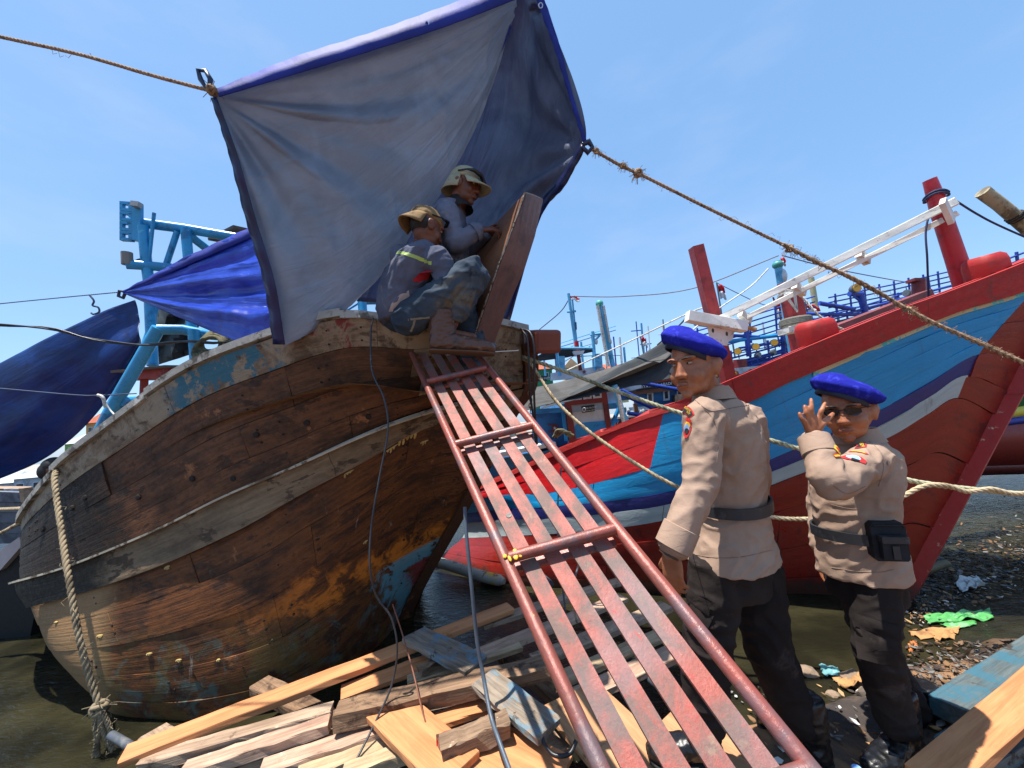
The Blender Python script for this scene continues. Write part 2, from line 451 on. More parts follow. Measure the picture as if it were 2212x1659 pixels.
def x_lower(t, c, ob):
    s = t.sep(ob); z = s[2]; x = s[0]
    n = t.noise(ob, 3.4, 8, .68, .6); n2 = t.noise(ob, 6.5, 8, .7, .6)
    # runs of ochre sealant along an old waterline, blue and olive remains below it
    line = t.math('ADD', z, t.math('ADD', t.math('MULTIPLY', x, -.20), t.math('MULTIPLY', n, -.5)))
    band = t.math('MULTIPLY', t.ramp(line, .26, .36), t.ramp(line, .56, .44))
    band = t.math('MULTIPLY', band, t.ramp(x, -2.3, -1.2))
    c = t.mix(t.math('MULTIPLY', band, t.ramp(n2, .40, .56)), c, srgb(196, 112, 34))
    low = t.math('MULTIPLY', t.ramp(z, .30, .05), t.ramp(n2, .50, .62))
    c = t.mix(t.math('MULTIPLY', low, .75), c, srgb(78, 96, 88))
    c = t.mix(t.math('MULTIPLY', t.ramp(z, .35, .0), t.ramp(n, .46, .58, 0, .7)), c, srgb(92, 74, 34))
    # red primer with a strip of blue above it near the stem
    pr = t.math('ADD', t.math('MULTIPLY', x, 1.0), t.math('MULTIPLY', n2, .35))
    red = t.math('MULTIPLY', t.ramp(pr, -.93, -.86), t.ramp(t.math('ADD', z, t.math('MULTIPLY', x, -.25)), .53, .50))
    teal = t.math('MULTIPLY', t.ramp(pr, -1.05, -.98), t.math('MULTIPLY', t.ramp(t.math('ADD', z, t.math('MULTIPLY', x, -.25)), .66, .63), t.ramp(n2, .40, .48)))
    c = t.mix(t.math('MULTIPLY', teal, .85), c, srgb(96, 150, 160))
    c = t.mix(t.math('MULTIPLY', red, t.ramp(n, .33, .42, .25, .95)), c, srgb(128, 44, 36))
    c = t.mix(t.ramp(t.noise(t.coord('Object', (9, 9, 1.3)), 1.2, 7, .7, .3), .64, .72, 0, .55), c, srgb(170, 158, 146))
    c = t.mix(t.ramp(t.noise(ob, 11, 4, .6, .5), .735, .76), c, srgb(206, 186, 120))
    c = t.mix(t.ramp(x, -2.80, -3.05, 0, .65), c, srgb(160, 126, 86))  # sunlight on the left end of the hull, painted in as a paler tone
    return c
M_up = old_wood('weathered_top_strake', srgb(78, 60, 46), srgb(136, 112, 88), x_upper, False)
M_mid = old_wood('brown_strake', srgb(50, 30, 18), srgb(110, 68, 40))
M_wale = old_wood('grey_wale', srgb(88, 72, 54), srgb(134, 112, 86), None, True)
M_low = old_wood('lower_strake', srgb(48, 28, 14), srgb(116, 67, 30), x_lower, False)
M_gap = paint('caulk_dark', srgb(34, 26, 20), rough=.9)
M_cap = paint('weathered_cap', srgb(150, 146, 138), [(srgb(86, 78, 70), 7, .5, .6), (srgb(196, 192, 184), 5, .58, .66), (srgb(70, 54, 44), 22, .6, .68)], rough=.8, bstr=.5)

TOP = [(60, 1130, 4.1), (50, 1112, 3.3), (130, 1008, 2.93), (258, 906, 2.80), (400, 806, 2.68), (560, 740, 2.58), (740, 688, 2.50), (915, 706, 2.47), (1020, 694, 2.66), (1131, 716, 3.15)]
WL1 = [(80, 1240, 4.0), (45, 1254, 0), (162, 1220, 0), (344, 1145, 0), (500, 1067, 0), (640, 1005, 0), (775, 940, 0), (890, 892, 0), (1000, 862, 0), (1136, 836, 0)]
WL2 = [(100, 1290, 3.9), (70, 1308, 0), (200, 1274, 0), (360, 1217, 0), (526, 1141, 0), (660, 1062, 0), (790, 993, 0), (895, 932, 0), (985, 908, 0), (1092, 905, 0)]
MID = [(160, 1400, 3.5), (120, 1422, 0), (255, 1415, 0), (420, 1380, 0), (570, 1330, 0), (690, 1255, 0), (790, 1190, 0), (862, 1140, 0), (925, 1110, 0), (996, 1092, 0)]
BOT = [(260, 1515, 3.0), (232, 1532, 2.68), (370, 1549, 2.55), (500, 1540, 2.53), (620, 1508, 2.6), (730, 1455, 2.82), (800, 1400, 3.12), (838, 1362, 3.36), (856, 1342, 3.52), (872, 1320, 3.62)]
rows = []
for r, row in enumerate((TOP, WL1, WL2, MID, BOT)):
    f = (0, .38, .5, .78, 1)[r]; bul = (0, -.02, -.01, .03, 0)[r]; out = []
    for c, (x, y, d) in enumerate(row):
        if d == 0: d = lerp(TOP[c][2], BOT[c][2], f) - bul
        out.append(at(x, y, d))
    rows.append(out)
keel = []
for c, p in enumerate(rows[4]): keel.append(p + Vector((.0, .22, -.30)))
rows.append(keel)
HS = Surf(rows)
boat = thing('wooden_boat', (-1.2, 3.2, WZ), 'old brown wooden fishing boat hull under repair, bare planks and grey wale', 'boat')
# dark core behind the seams
core = MB(); core.grid([[HS.p(u / 6, v / 4) - HS.n(u / 6, v / 4) * .022 for v in range(0, 21)] for u in range(0, 55)])
core.build('hull_core', M_gap, boat, smooth=60)
NU = HS.nc - 1
def run(v0, v1, mat, cuts, off, nv=4, name='hull_plank', alt=None):
    us = [0.0] + cuts + [float(NU)]
    for k, (a, b) in enumerate(zip(us, us[1:])):
        strake(HS, name, a + .003, b - .003, v0 + .002, v1 - .002, alt if alt and b == NU else mat, boat, nu=max(6, int((b - a) * 6)), nv=nv, off=off + random.uniform(-.003, .004), seed=v0 * 10 + k, wob=.004, thick=.014)
run(0, .22, M_up, [3.7, 6.4], .004)
run(.22, .50, M_mid, [2.6, 5.2, 6.9], .0, alt=M_up)
run(.50, .75, M_mid, [4.4, 7.1], -.002, alt=M_up)
run(.75, 1.0, M_mid, [2.2, 5.9, 7.6], .002, alt=M_up)
run(1.0, 2.0, M_wale, [5.5], .034, nv=5, name='wale')
for v0, v1, cuts in ((2, 2.42, [3.3, 6.9]), (2.42, 2.86, [2.1, 5.0]), (2.86, 3.3, [4.2, 7.6]), (3.3, 3.72, [2.8, 6.1]), (3.72, 4.15, [4.9]), (4.15, 4.98, [5.0])):
    run(v0, v1, M_low, cuts, random.uniform(-.003, .003))
# pale worn edge along the top of the wale
mb = MB(); pts = [HS.p(u / 6, .995) + HS.n(u / 6, .99) * .045 for u in range(3, 6 * NU - 2)]
path_beam(mb, pts, .035, .014, [HS.n(u / 6, .99) for u in range(3, 6 * NU - 2)])
mb.build('wale_edge', paint('pale_edge', srgb(176, 166, 146), [(srgb(96, 80, 62), 6, .52, .6)], rough=.8), boat)
# gunwale cap in lengths, with the steps of the raised bulwark
def cap(u0, u1, lift, ht=.05):
    n = max(4, int((u1 - u0) * 5)); us = [lerp(u0, u1, i / n) for i in range(n + 1)]
    mb = MB(); path_beam(mb, [HS.p(u, .02) + Vector((0, .03, lift)) for u in us], .12, ht, [HS.n(u, .1) * Vector((1, 1, 0)) if False else Vector((HS.n(u, .1).x, HS.n(u, .1).y, 0)) for u in us])
    mb.build('gunwale_cap', M_cap, boat, smooth=30)
cap(.3, 1.9, .0); cap(1.9, 3.45, .035); cap(3.45, 6.0, .055); cap(6.0, 7.3, .04); cap(7.35, 9.0, .035)
# far side, transom and deck close the hull
FAR = []
for u in range(0, 28):
    uu = u / 27 * NU; tp = HS.p(uu, 0); bt = HS.p(uu, 4)
    bw = 2.1 * (1 - (max(0, uu - 4) / (NU - 4)) ** 2.2) * (0.75 + .25 * min(1, uu / 3)) + .06
    FAR.append((tp, tp + Vector((.1, bw, 0)), bt + Vector((.05, bw * .6 + .05, -.1)), bt))
mb = MB(); mb.grid([[a[1], a[1].lerp(a[2], .33) + Vector((0, .1, 0)), a[1].lerp(a[2], .66) + Vector((0, .08, 0)), a[2], a[2] + Vector((0, -.1, -.3))] for a in FAR])
mb.build('far_side', M_mid, boat, smooth=60)
mb = MB(); a = FAR[0]
mb.grid([[lerp(HS.p(0, v), a[1].lerp(a[2], v / 4), t / 4) - Vector((0.25 * math.sin(math.pi * t / 4), 0, 0)) for v in range(0, 5)] for t in range(0, 5)])
mb.build('stern', M_up, boat, smooth=60)
mb = MB(); mb.grid([[Vector((a[0].x, a[0].y + .04, a[0].z - .42)), Vector((a[1].x, a[1].y - .04, a[0].z - .42))] for a in FAR])
mb.build('deck', wood('deck_wood', srgb(90, 70, 52), srgb(140, 112, 84)), boat)
# stem timber
mb = MB(); sp = [HS.p(NU, v / 5) for v in range(1, 24)]
path_beam(mb, [p + Vector((.02, .02, 0)) for p in sp], .10, .14, [Vector((.5, -.85, 0))] * len(sp), up=Vector((.85, .5, .2)))
mb.build('stem_post', M_mid, boat)
# treenail heads
for u, v in ((2.9, .62), (3.6, .70), (4.1, .86), (4.6, .6), (5.3, .66), (6.2, .82), (1.6, .45), (2.1, .43), (2.3, .41), (8.4, .7), (8.7, .9), (8.2, 1.2)):
    q = HS.p(u, v); nrm = HS.n(u, v); mb = MB()
    mb.tube([q - nrm * .005, q + nrm * .009, q + nrm * .011], [.022, .020, .012], 8); mb.build('plug', M_gap, boat)
for k in range(46):                                  # nail heads in pairs along the planks
    u, v = random.uniform(.8, 8.8), random.choice([.12, .36, .62, .88, 2.2, 2.65, 3.1, 3.5]); 
    for dv in (-.05, .05):
        q = HS.p(u, v + dv); nrm = HS.n(u, v + dv); mb = MB(); mb.tube([q - nrm * .004, q + nrm * .006], [.008, .007], 6); mb.build('nail', M_gap, boat)
M_seal = paint('cream_sealant', srgb(176, 150, 92), [(srgb(160, 120, 60), 20, .5, .6)], rough=.6)
for u, v, s_, n in ((6.5, 2.06, 1.0, 4), (6.9, 2.03, 1.2, 5), (5.7, 2.05, .8, 3), (7.3, 2.2, .7, 3), (1.9, 2.7, .45, 4), (2.4, 3.05, .5, 3), (2.7, 3.2, .45, 3), (3.2, 3.3, .4, 2), (3.0, 2.06, .5, 3), (1.4, 2.4, .4, 3), (6.0, 2.9, .6, 2), (7.6, 1.2, .6, 2)):
    mb = MB(); q = HS.p(u, v); tv = (HS.p(u, v + .05) - q).normalized(); tu = (HS.p(u + .05, v) - q).normalized(); nrm = HS.n(u, v); rm = Matrix(((tu.x, nrm.x, tv.x), (tu.y, nrm.y, tv.y), (tu.z, nrm.z, tv.z)))
    for i in range(n):
        l = random.uniform(.008, .03) * s_; c = q + tu * (i - n / 2) * .026 * s_ + tv * l * .6 + nrm * .004; mb.ell(c, .010 * s_, .006, l, rm, 8, 6)
    mb.ell(q + nrm * .004, .016 * n * s_, .005, .008, rm, 10, 6)
    mb.build('sealant_drip', M_seal, boat, smooth=60)
# red-brown beam end sticking out past the bow
mb = MB(); c0 = at(1128, 738, 3.55); c1 = at(1186, 738, 3.05)
mb.beam(c0, c1, .24, .19, n=1); bb = mb.build('bow_beam', paint('redbrown_timber', srgb(122, 58, 40), [(srgb(84, 40, 30), 3, .5, .62)], rough=.6), boat)
bv = bb.modifiers.new('b', 'BEVEL'); bv.width = .03; bv.segments = 2

# --- blue pipe gantry standing on the boat
M_pipe = paint('blue_pipe_paint', srgb(38, 140, 190), [(srgb(26, 104, 150), 4, .52, .62), (srgb(90, 176, 208), 9, .64, .70)], rough=.3, bstr=.15, bscale=14)
gan = bpy.data.objects.new('gantry', None); COL.objects.link(gan); gan.location = at(300, 860, 3.6); attach(gan, boat)
gan['label'] = 'light blue steel pipe gantry with a slotted plate on its end'
def pipe(pts, r, name='pipe'):
    mb = MB(); mb.tube(pts, r, 14); return mb.build(name, M_pipe, gan, smooth=60)
D = 3.6
leg = [at(218, 930, 3.5), at(250, 868, 3.5), at(300, 782, 3.5), at(343, 708, 3.5)]
pipe(leg, .052); pipe([at(340, 712, 3.5), at(395, 712, 3.6), at(452, 724, 3.7)], .048)
pipe([at(418, 712, 3.6), at(423, 790, 3.6), at(425, 860, 3.6)], .045)
pipe([at(262, 868, 3.5), at(320, 864, 3.8)], .042); pipe([at(268, 884, 3.55), at(330, 875, 3.8)], .034)
pipe([at(452, 724, 3.7), at(640, 740, 4.1), at(790, 700, 4.3)], .045)
D = 3.9
pipe([at(280, 478, D), at(400, 494, D + .15), at(515, 514, D + .3)], .05)
pipe([at(309, 488, D), at(317, 575, D), at(322, 612, D), at(330, 790, D - .1)], .046)
pipe([at(272, 571, D - .1), at(320, 574, D), at(372, 579, D + .1)], .046)
pipe([at(401, 494, D + .1), at(408, 570, D + .1), at(414, 720, D)], .045)
pipe([at(398, 500, D + .1), at(450, 540, D + .4), at(520, 590, D + .7)], .042)
pipe([at(383, 500, D + .1), at(358, 575, D + .1)], .028)
pipe([at(333, 460, D), at(318, 600, D), at(300, 640, D)], .016)
pipe([at(300, 560, D), at(345, 625, D + .1)], .03)
pipe([at(340, 660, D), at(305, 760, D - .1)], .022)
pipe([at(515, 514, D + .3), at(690, 552, 4.8), at(840, 580, 5.2)], .045)
pipe([at(700, 560, 4.8), at(700, 680, 4.8)], .04)
pipe([at(778, 600, 5.0), at(786, 700, 4.9)], .055); pipe([at(784, 650, 5.0), at(812, 650, 5.2)], .05)
pipe([at(740, 650, 5.0), at(830, 590, 5.3)], .02); pipe([at(735, 665, 5.0), at(830, 608, 5.3)], .012); pipe([at(735, 680, 5.0), at(835, 618, 5.3)], .012)
# slotted end plate: a comb of four lobes each with a slot
def plate():
    mb = MB(); dd = D - .03
    for k in range(4):
        y0 = 434 + k * 21.3; y1 = y0 + 20.5
        # frame round the slot: four bars and the solid back
        for (xa, ya, xb, yb) in ((258, y0, 284, y0 + 6), (258, y1 - 6, 284, y1), (258, y0 + 5, 264, y1 - 5), (277, y0 + 5, 284, y1 - 5)):
            mb.prism([at(xa, ya, dd), at(xb, ya + (xb - xa) * .07, dd), at(xb, yb + (xb - xa) * .07, dd), at(xa, yb, dd)], Vector((0, .035, 0)))
    mb.prism([at(283.5, 436, dd), at(303, 438, dd), at(303, 521, dd), at(283.5, 518, dd)], Vector((0, .036, 0)))
    return mb.build('slotted_plate', M_pipe, gan)
plate()
mb = MB(); mb.beam(at(286, 441, D - .06), at(303, 443, D - .06), .05, .05); mb.build('bracket', paint('galvanised', srgb(150, 152, 150), rough=.5, metal=.3), gan)
mb = MB(); mb.tube([at(274, 545, D - .1), at(275, 572, D - .1)], .045, 10); mb.build('pipe_stub', paint('rusty_grey', srgb(120, 118, 112), [(srgb(90, 60, 44), 8, .5, .6)], rough=.7), gan)
# wheel house roof pieces behind
mb = MB(); mb.beam(at(476, 503, 4.3), at(600, 528, 4.9), .5, .03); mb.build('roof_board', paint('roof_brown', srgb(84, 62, 52), rough=.7), boat)
M_rdb = paint('red_locker', srgb(150, 56, 52), [(srgb(110, 40, 38), 6, .5, .6)], rough=.6)
mb = MB(); mb.beam(at(312, 808, 4.2), at(390, 808, 4.6), .5, .10); mb.build('locker', M_rdb, boat)
mb = MB(); mb.beam(at(297, 797, 4.1), at(390, 797, 4.6), .62, .025); mb.build('locker_lid', paint('lid_brown', srgb(92, 76, 66), rough=.8), boat)
for x in (312, 372):
    mb = MB(); mb.beam(at(x, 815, 4.3), at(x - 3, 880, 4.3), .06, .06); mb.build('locker_leg', M_rdb, boat)
# dark canvas hanging under the gantry
mb = MB()
mb.grid([[at(lerp(330, 430, i / 8) + 6 * math.sin(j), lerp(645 + i * 3, 790 - i * 4, j / 8), 4.5 + .08 * math.sin(i * 1.3 + j)) for j in range(9)] for i in range(9)])
cv = mb.build('dark_canvas', paint('canvas_green_black', srgb(48, 62, 66), [(srgb(28, 40, 46), 4, .5, .6)], rough=.7), boat, smooth=60)
sd = cv.modifiers.new('s', 'SOLIDIFY'); sd.thickness = .004
# coiled hawser on the gunwale
mb = MB()
for k in range(5):
    c = at(448, 752, 3.0) + Vector((0, .02 * k, .02 * k))
    mb.tube([c + Vector((.10 * math.cos(a), .05 * math.sin(a), .10 * math.sin(a) * 1.0)) for a in [i * 2 * math.pi / 18 for i in range(19)]], .017, 7)
tag(mb.build('rope_coil', paint('olive_rope', srgb(96, 92, 66), [(srgb(60, 56, 40), 20, .5, .6)], rough=.9), smooth=60), 'olive rope coil hung at the gunwale beside the blue gantry post', 'rope')
# ================================================================= RED AND BLUE BOAT ON THE RIGHT
def hull_paint(name, base, dark, extra=None, rough=.42):
    t = NT(name); ob = t.coord('Object'); uv = t.coord('UV', (1.0, 9, 1))
    g = t.noise(uv, 1.5, 7, .65, .5); n = t.noise(ob, 4, 7, .65, .4); fine = t.noise(ob, 26, 6, .65)
    wav = t.noise(t.coord('UV', (2.4, 7, 1)), 2.0, 5, .6, .8)
    c = t.mix(t.ramp(g, .35, .75, 0, .6), base, dark)
    c = t.mix(t.ramp(n, .60, .72, 0, .5), c, dark)
    if extra: c = extra(t, c, ob)
    st = t.math('MULTIPLY', t.ramp(t.noise(t.coord('Object', (7, 7, 1.1)), 1.4, 7, .7, .4), .58, .70, 0, .45), 1.0)
    c = t.mix(st, c, srgb(74, 54, 46))
    gm = t.ramp(t.math('ADD', t.sep(ob)[2], t.math('MULTIPLY', n, -.22)), -.38, -.26, .8, 0)
    c = t.mix(gm, c, srgb(52, 46, 36))
    h = t.math('ADD', t.math('MULTIPLY', wav, .8), t.math('MULTIPLY', fine, .25))
    return t.set(c, t.ramp(fine, .3, .7, rough - .1, rough + .15), 0, .5, h, .3, .02)
def chips(col, scl, lo, hi):
    def f(t, c, ob): return t.mix(t.ramp(t.noise(ob, scl, 8, .7, .3), lo, hi), c, col)
    return f
def rail_x(t, c, ob):
    n = t.noise(ob, 9, 8, .72, .4)
    c = t.mix(t.ramp(n, .56, .66, 0, .8), c, srgb(118, 52, 42))
    return t.mix(t.ramp(t.noise(ob, 16, 8, .75, .2), .64, .72, 0, .8), c, srgb(206, 160, 130))
def blue_x(t, c, ob):
    uv = t.coord('UV', (1, 1, 1)); n = t.noise(ob, 6, 8, .7, .5)
    streak = t.noise(t.coord('UV', (.6, 10, 1)), 1.6, 5, .6, .3)
    c = t.mix(t.ramp(streak, .56, .68, 0, .6), c, srgb(62, 140, 182))
    return t.mix(t.ramp(n, .69, .73, 0, .9), c, srgb(26, 48, 56))
M_red = hull_paint('red_bulwark_paint', srgb(196, 18, 26), srgb(160, 14, 22), chips(srgb(128, 128, 142), 5.5, .70, .73))
M_rail = hull_paint('red_rail_paint', srgb(168, 30, 26), srgb(128, 28, 24), rail_x, .62)
M_blue = hull_paint('blue_hull_paint', srgb(10, 134, 186), srgb(8, 112, 162), blue_x)
M_navy = hull_paint('navy_stripe_paint', srgb(36, 42, 108), srgb(28, 32, 84), None)
M_grey = hull_paint('grey_stripe_paint', srgb(160, 170, 170), srgb(130, 142, 144), chips(srgb(190, 192, 180), 8, .64, .7))
M_ox = hull_paint('oxide_red_paint', srgb(128, 30, 20), srgb(96, 22, 18), chips(srgb(84, 24, 24), 4, .55, .66), .36)
M_cream = hull_paint('bared_cream_edge', srgb(196, 178, 138), srgb(168, 148, 110), chips(srgb(74, 172, 168), 7, .54, .58), .7)

C = [  # columns: rail top, rail bottom, paint line, navy top, navy bottom, grey bottom, waterline
 ((980, 1068, 5.0), (980, 1078), (985, 1092), (1000, 1110), (1003, 1130), (998, 1162), (938, 1216, 4.95)),
 ((1063, 1036, 4.55), (1063, 1048), (1063, 1072), (1087, 1100), (1093, 1123), (1101, 1158), (1060, 1250, 4.28)),
 ((1209, 968, 4.15), (1209, 981), (1209, 1061), (1200, 1094), (1205, 1119), (1210, 1152), (1200, 1264, 4.0)),
 ((1437, 878, 3.6), (1433, 894), (1405, 1010), (1400, 1071), (1398, 1098), (1395, 1132), (1380, 1272, 3.73)),
 ((1580, 818, 3.32), (1590, 876), (1580, 958), (1568, 1029), (1565, 1057), (1560, 1090), (1545, 1276, 3.6)),
 ((1700, 766, 3.16), (1702, 826), (1700, 905), (1690, 982), (1690, 1010), (1690, 1040), (1670, 1278, 3.5)),
 ((1900, 682, 3.0), (1902, 740), (1885, 815), (1868, 903), (1879, 930), (1895, 957), (1790, 1280, 3.4)),
 ((2060, 624, 2.92), (2060, 676), (2040, 742), (2006, 828), (2005, 862), (2000, 897), (1880, 1283, 3.3)),
 ((2250, 548, 2.85), (2236, 618), (2165, 700), (2115, 765), (2094, 814), (2070, 860), (1915, 1284, 3.27)),
 ((2400, 470, 2.86), (2370, 525), (2262, 692), (2213, 781), (2180, 845), (2150, 897), (1946, 1285, 3.24)),
]
rows = []
for r in range(7):
    out = []
    for c in C:
        x, y = c[r][0], c[r][1]
        if len(c[r]) == 3: d = c[r][2]
        else:
            t = (y - c[0][1]) / (c[6][1] - c[0][1]); d = lerp(c[0][2], c[6][2], t) - .05 * math.sin(math.pi * t)
        out.append(at(x, y, d))
    rows.append(out)
rows.append([p + Vector((-.02, .20, -.32)) for p in rows[6]])
RS = Surf(rows); RN = RS.nc - 1
rb = thing('fishing_boat', (2.2, 4.2, WZ), 'red and blue painted fishing boat with navy and grey stripes and raised bow', 'boat')
cr_ = MB(); cr_.grid([[RS.p(u / 5, v / 3) - RS.n(u / 5, v / 3) * .02 for v in range(0, 22)] for u in range(0, 46)])
cr_.build('hull_core', M_gap, rb, smooth=60)
def rrun(v0, v1, mat, u0, u1, cuts, off=0.0, nv=4, name='hull_plank', g=.003):
    us = [u0] + cuts + [u1]
    for k, (a, b) in enumerate(zip(us, us[1:])):
        strake(RS, name, a + (g if k else 0), b - (g if k < len(us) - 2 else 0), v0 + g, v1 - g, mat, rb, nu=max(5, int((b - a) * 7)), nv=nv, off=off + random.uniform(-.002, .002), seed=v0 * 7 + k, wob=.006)
rrun(0, 1, M_rail, 0, 9, [4.0, 6.6], .03, 4, 'rail')
rrun(1, 1.5, M_red, 0, 3, [1.6], .004); rrun(1.5, 2.0, M_red, 0, 3, [2.2], 0)
rrun(1, 1.5, M_blue, 3, 8, [5.4], .0); rrun(1.5, 2, M_blue, 3, 8, [4.3, 6.9], .003)
rrun(2, 2.5, M_blue, 0, 8, [2.4, 5.8], .002); rrun(2.5, 3, M_blue, 0, 8, [3.6, 6.4], .0)
rrun(3, 4, M_navy, 0, 8, [4.6], .003); rrun(4, 5, M_grey, 0, 8, [3.2, 5.9], .0)
for a, b in ((1, 2), (2, 3), (3, 4), (4, 5)): rrun(a, b, M_ox, 8, 9, [], .001)
for a, b, cuts in ((5, 5.3, [3.2]), (5.3, 5.6, [5.0]), (5.6, 5.85, [2.6, 6.2]), (5.85, 6.15, [4.2]), (6.15, 7, [])): rrun(a, b, M_ox, 0, 9, cuts, .0)
# bared wood strip under the rail
strake(RS, 'worn_edge', 5.3, 8.8, 1.02, 1.16, M_cream, rb, nu=40, nv=2, off=.008, wob=.004)
# stem timber, sun-bright red
mb = MB(); sp = [RS.p(9, 1 + v * 6 / 30) for v in range(31)]
path_beam(mb, [p + Vector((.03, -.01, 0)) for p in sp], .12, .09, [Vector((.45, -.9, 0))] * 31, up=Vector((.9, .45, .2)))
mb.build('stem_post', hull_paint('stem_red', srgb(166, 34, 20), srgb(130, 30, 22), chips(srgb(206, 176, 150), 12, .62, .68)), rb, smooth=50)
# far side and deck
mb = MB(); mbd = MB(); DK = []
for k in range(0, 28):
    u = k / 27 * 9; tp = RS.p(u, 0); bt = RS.p(u, 6)
    bw = 2.6 * (1 - (max(0, u - 2) / 7) ** 2.0) + .08; dv = Vector((.45, .89, 0))
    a = tp + dv * bw; b = bt + dv * bw * .7
    DK.append((tp, a)); mb.add([], [])
    FARROW = [a, a.lerp(b, .4), b, b + Vector((0, 0, -.3))]
    if k == 0: fr = []
    fr.append(FARROW)
mb = MB(); mb.grid(fr); mb.build('far_side', M_blue, rb, smooth=60)
mb = MB(); mb.grid([[q[0] + Vector((.02, .05, -.28)), q[1] + Vector((-.02, -.05, -.28))] for q in DK]); mb.build('deck', wood('deck_wood', srgb(90, 70, 52), srgb(140, 112, 84)), rb)
# inner face and top of the rail
mb = MB(); mb.grid([[RS.p(u / 5, 0) + RS.n(u / 5, .3) * .028, RS.p(u / 5, 0) - Vector((RS.n(u / 5, .3).x, RS.n(u / 5, .3).y, -.02)) * .14, RS.p(u / 5, .5) - Vector((RS.n(u / 5, .3).x, RS.n(u / 5, .3).y, .1)) * .14] for u in range(0, 46)])
mb.build('rail_top', M_rail, rb, smooth=70)
# mooring bitts
def bitt(x0, y0, x1, y1, d, wd, dp, rnd):
    p0, p1 = at(x0, y0, d), at(x1, y1, d); ax = (p1 - p0); L = ax.length; ax.normalize()
    sx = _rt - ax * _rt.dot(ax); sx.normalize(); sy = ax.cross(sx)
    rings = []
    for t, k in ((0, 1), (.55, 1.0), (.8, 1.0), (.93, .92), (1, .7)):
        c = p0 + ax * L * t; q = []
        for i in range(16):
            a = 2 * math.pi * i / 16; ca, sa = math.cos(a), math.sin(a)
            e = 4; den = (abs(ca) ** e + abs(sa) ** e) ** (1 / e)
            q.append(c + sx * (ca / den * wd / 2 * k) + sy * (sa / den * dp / 2 * k))
        rings.append(q)
    m = MB(); m.loft(rings); return m.build('bitt', M_rail, rb, smooth=40)
bitt(1775, 770, 1757, 692, 3.22, .26, .22, 1)
bitt(2145, 640, 2122, 553, 3.0, .20, .22, 1)
# raking posts and the white double beam lashed between them
M_post = paint('red_post_paint', srgb(168, 52, 50), [(srgb(136, 40, 40), 5, .5, .62)], rough=.5)
M_wht = paint('white_beam_paint', srgb(214, 214, 208), [(srgb(150, 146, 138), 7, .56, .66), (srgb(150, 84, 52), 10, .68, .74)], rough=.6)
plank_obj('post', at(1578, 838, 3.9), at(1503, 533, 3.9), .112, .112, M_post, rb, up=Vector((0, 1, 0)), n=3, wob=.001)
p0, p1 = at(2092, 640, 3.2), at(2008, 388, 3.2)
mb = MB(); mb.tube([p0, p0.lerp(p1, .3), p0.lerp(p1, .75), p1], [.072, .066, .060, .044], 14); mb.build('post', paint('bright_red_post', srgb(186, 36, 48), [(srgb(140, 30, 40), 3, .5, .6)], rough=.4), rb, smooth=50)
upv = Vector((0, -.5, .85))
plank_obj('white_beam', at(1532, 700, 3.78), at(2062, 436, 3.08), .03, .064, M_wht, rb, n=8)
plank_obj('white_beam', at(1552, 716, 3.84), at(2064, 462, 3.14), .03, .045, M_wht, rb, n=8)
for x, y, d in ((1605, 682, 3.73), (1722, 622, 3.56), (1860, 553, 3.38)):
    mb = MB(); mb.beam(at(x - 6, y - 6, d), at(x + 14, y + 12, d + .05), .05, .07); mb.build('spacer', M_wht, rb)
plank_obj('cross_beam', at(1484, 683, 3.72), at(1610, 707, 3.72), .10, .10, M_wht, rb, n=3)
plank_obj('cross_beam', at(1600, 704, 3.77), at(1632, 712, 3.77), .05, .03, wood('raw_stick', srgb(150, 110, 70), srgb(190, 150, 104)), rb, n=2)
brk = [(1528, 702), (1586, 716), (1583, 733), (1574, 738), (1571, 747), (1546, 744), (1541, 734), (1531, 727)]
mb = MB(); mb.prism([at(x, y, 3.74) for x, y in brk], at(1530, 702, 3.83) - at(1530, 702, 3.74)); mb.build('bracket', M_wht, rb)
for x, y in ((1540, 714), (1570, 721)):
    mb = MB(); mb.ell(at(x, y, 3.74), .012, .006, .022); mb.build('bracket_hole', paint('hole_dark', srgb(60, 56, 52)), rb)
mb = MB(); mb.beam(at(2036, 434, 3.05), at(2056, 478, 3.1), .035, .09); mb.build('cleat', M_wht, rb)
# a wooden cross spar and thinner bitt behind the rail
mb = MB(); mb.tube([at(1738, 720, 4.2), at(1735, 700, 4.2), at(1700, 560, 4.2)], [.02, .02, .02], 8); 
plank_obj('post', at(1740, 790, 4.3), at(1702, 608, 4.3), .15, .15, M_post, rb, up=Vector((0, 1, 0)), n=2)
mb = MB()
for k in range(4): 
    c = at(1704, 622 + k * 5, 4.28); mb.tube([c + Vector((.10 * math.cos(a), .10 * math.sin(a), .02 * math.sin(a + k))) for a in [i * 2 * math.pi / 16 for i in range(17)]], .012, 6)
M_wrope = paint('white_rope', srgb(206, 204, 196), [(srgb(150, 146, 136), 40, .5, .6)], rough=.8)
mb.build('lashing', M_wrope, rb, smooth=60)
tri = [(1696, 636), (1716, 632), (1722, 672)]
mb = MB(); a_ = [at(x, y, 4.15) for x, y in tri]
mb.tube(a_ + [a_[0]], .016, 6); mb.build('cleat', M_wht, rb)
plank_obj('spar', at(1740, 740, 4.2), at(2000, 640, 4.5), .16, .13, paint('brown_spar', srgb(122, 52, 48), [(srgb(90, 40, 38), 5, .5, .6)], rough=.6), rb, n=4)
plank_obj('deck_bench', at(1690, 716, 4.1), at(1770, 706, 4.1), .18, .06, M_wht, rb, n=2)
mb = MB()
for k in range(4): 
    c = at(1718, 700 - k * 3, 4.1); mb.tube([c + Vector((.13 * math.cos(a), .13 * math.sin(a), 0)) for a in [i * 2 * math.pi / 16 for i in range(17)]], .02, 6)
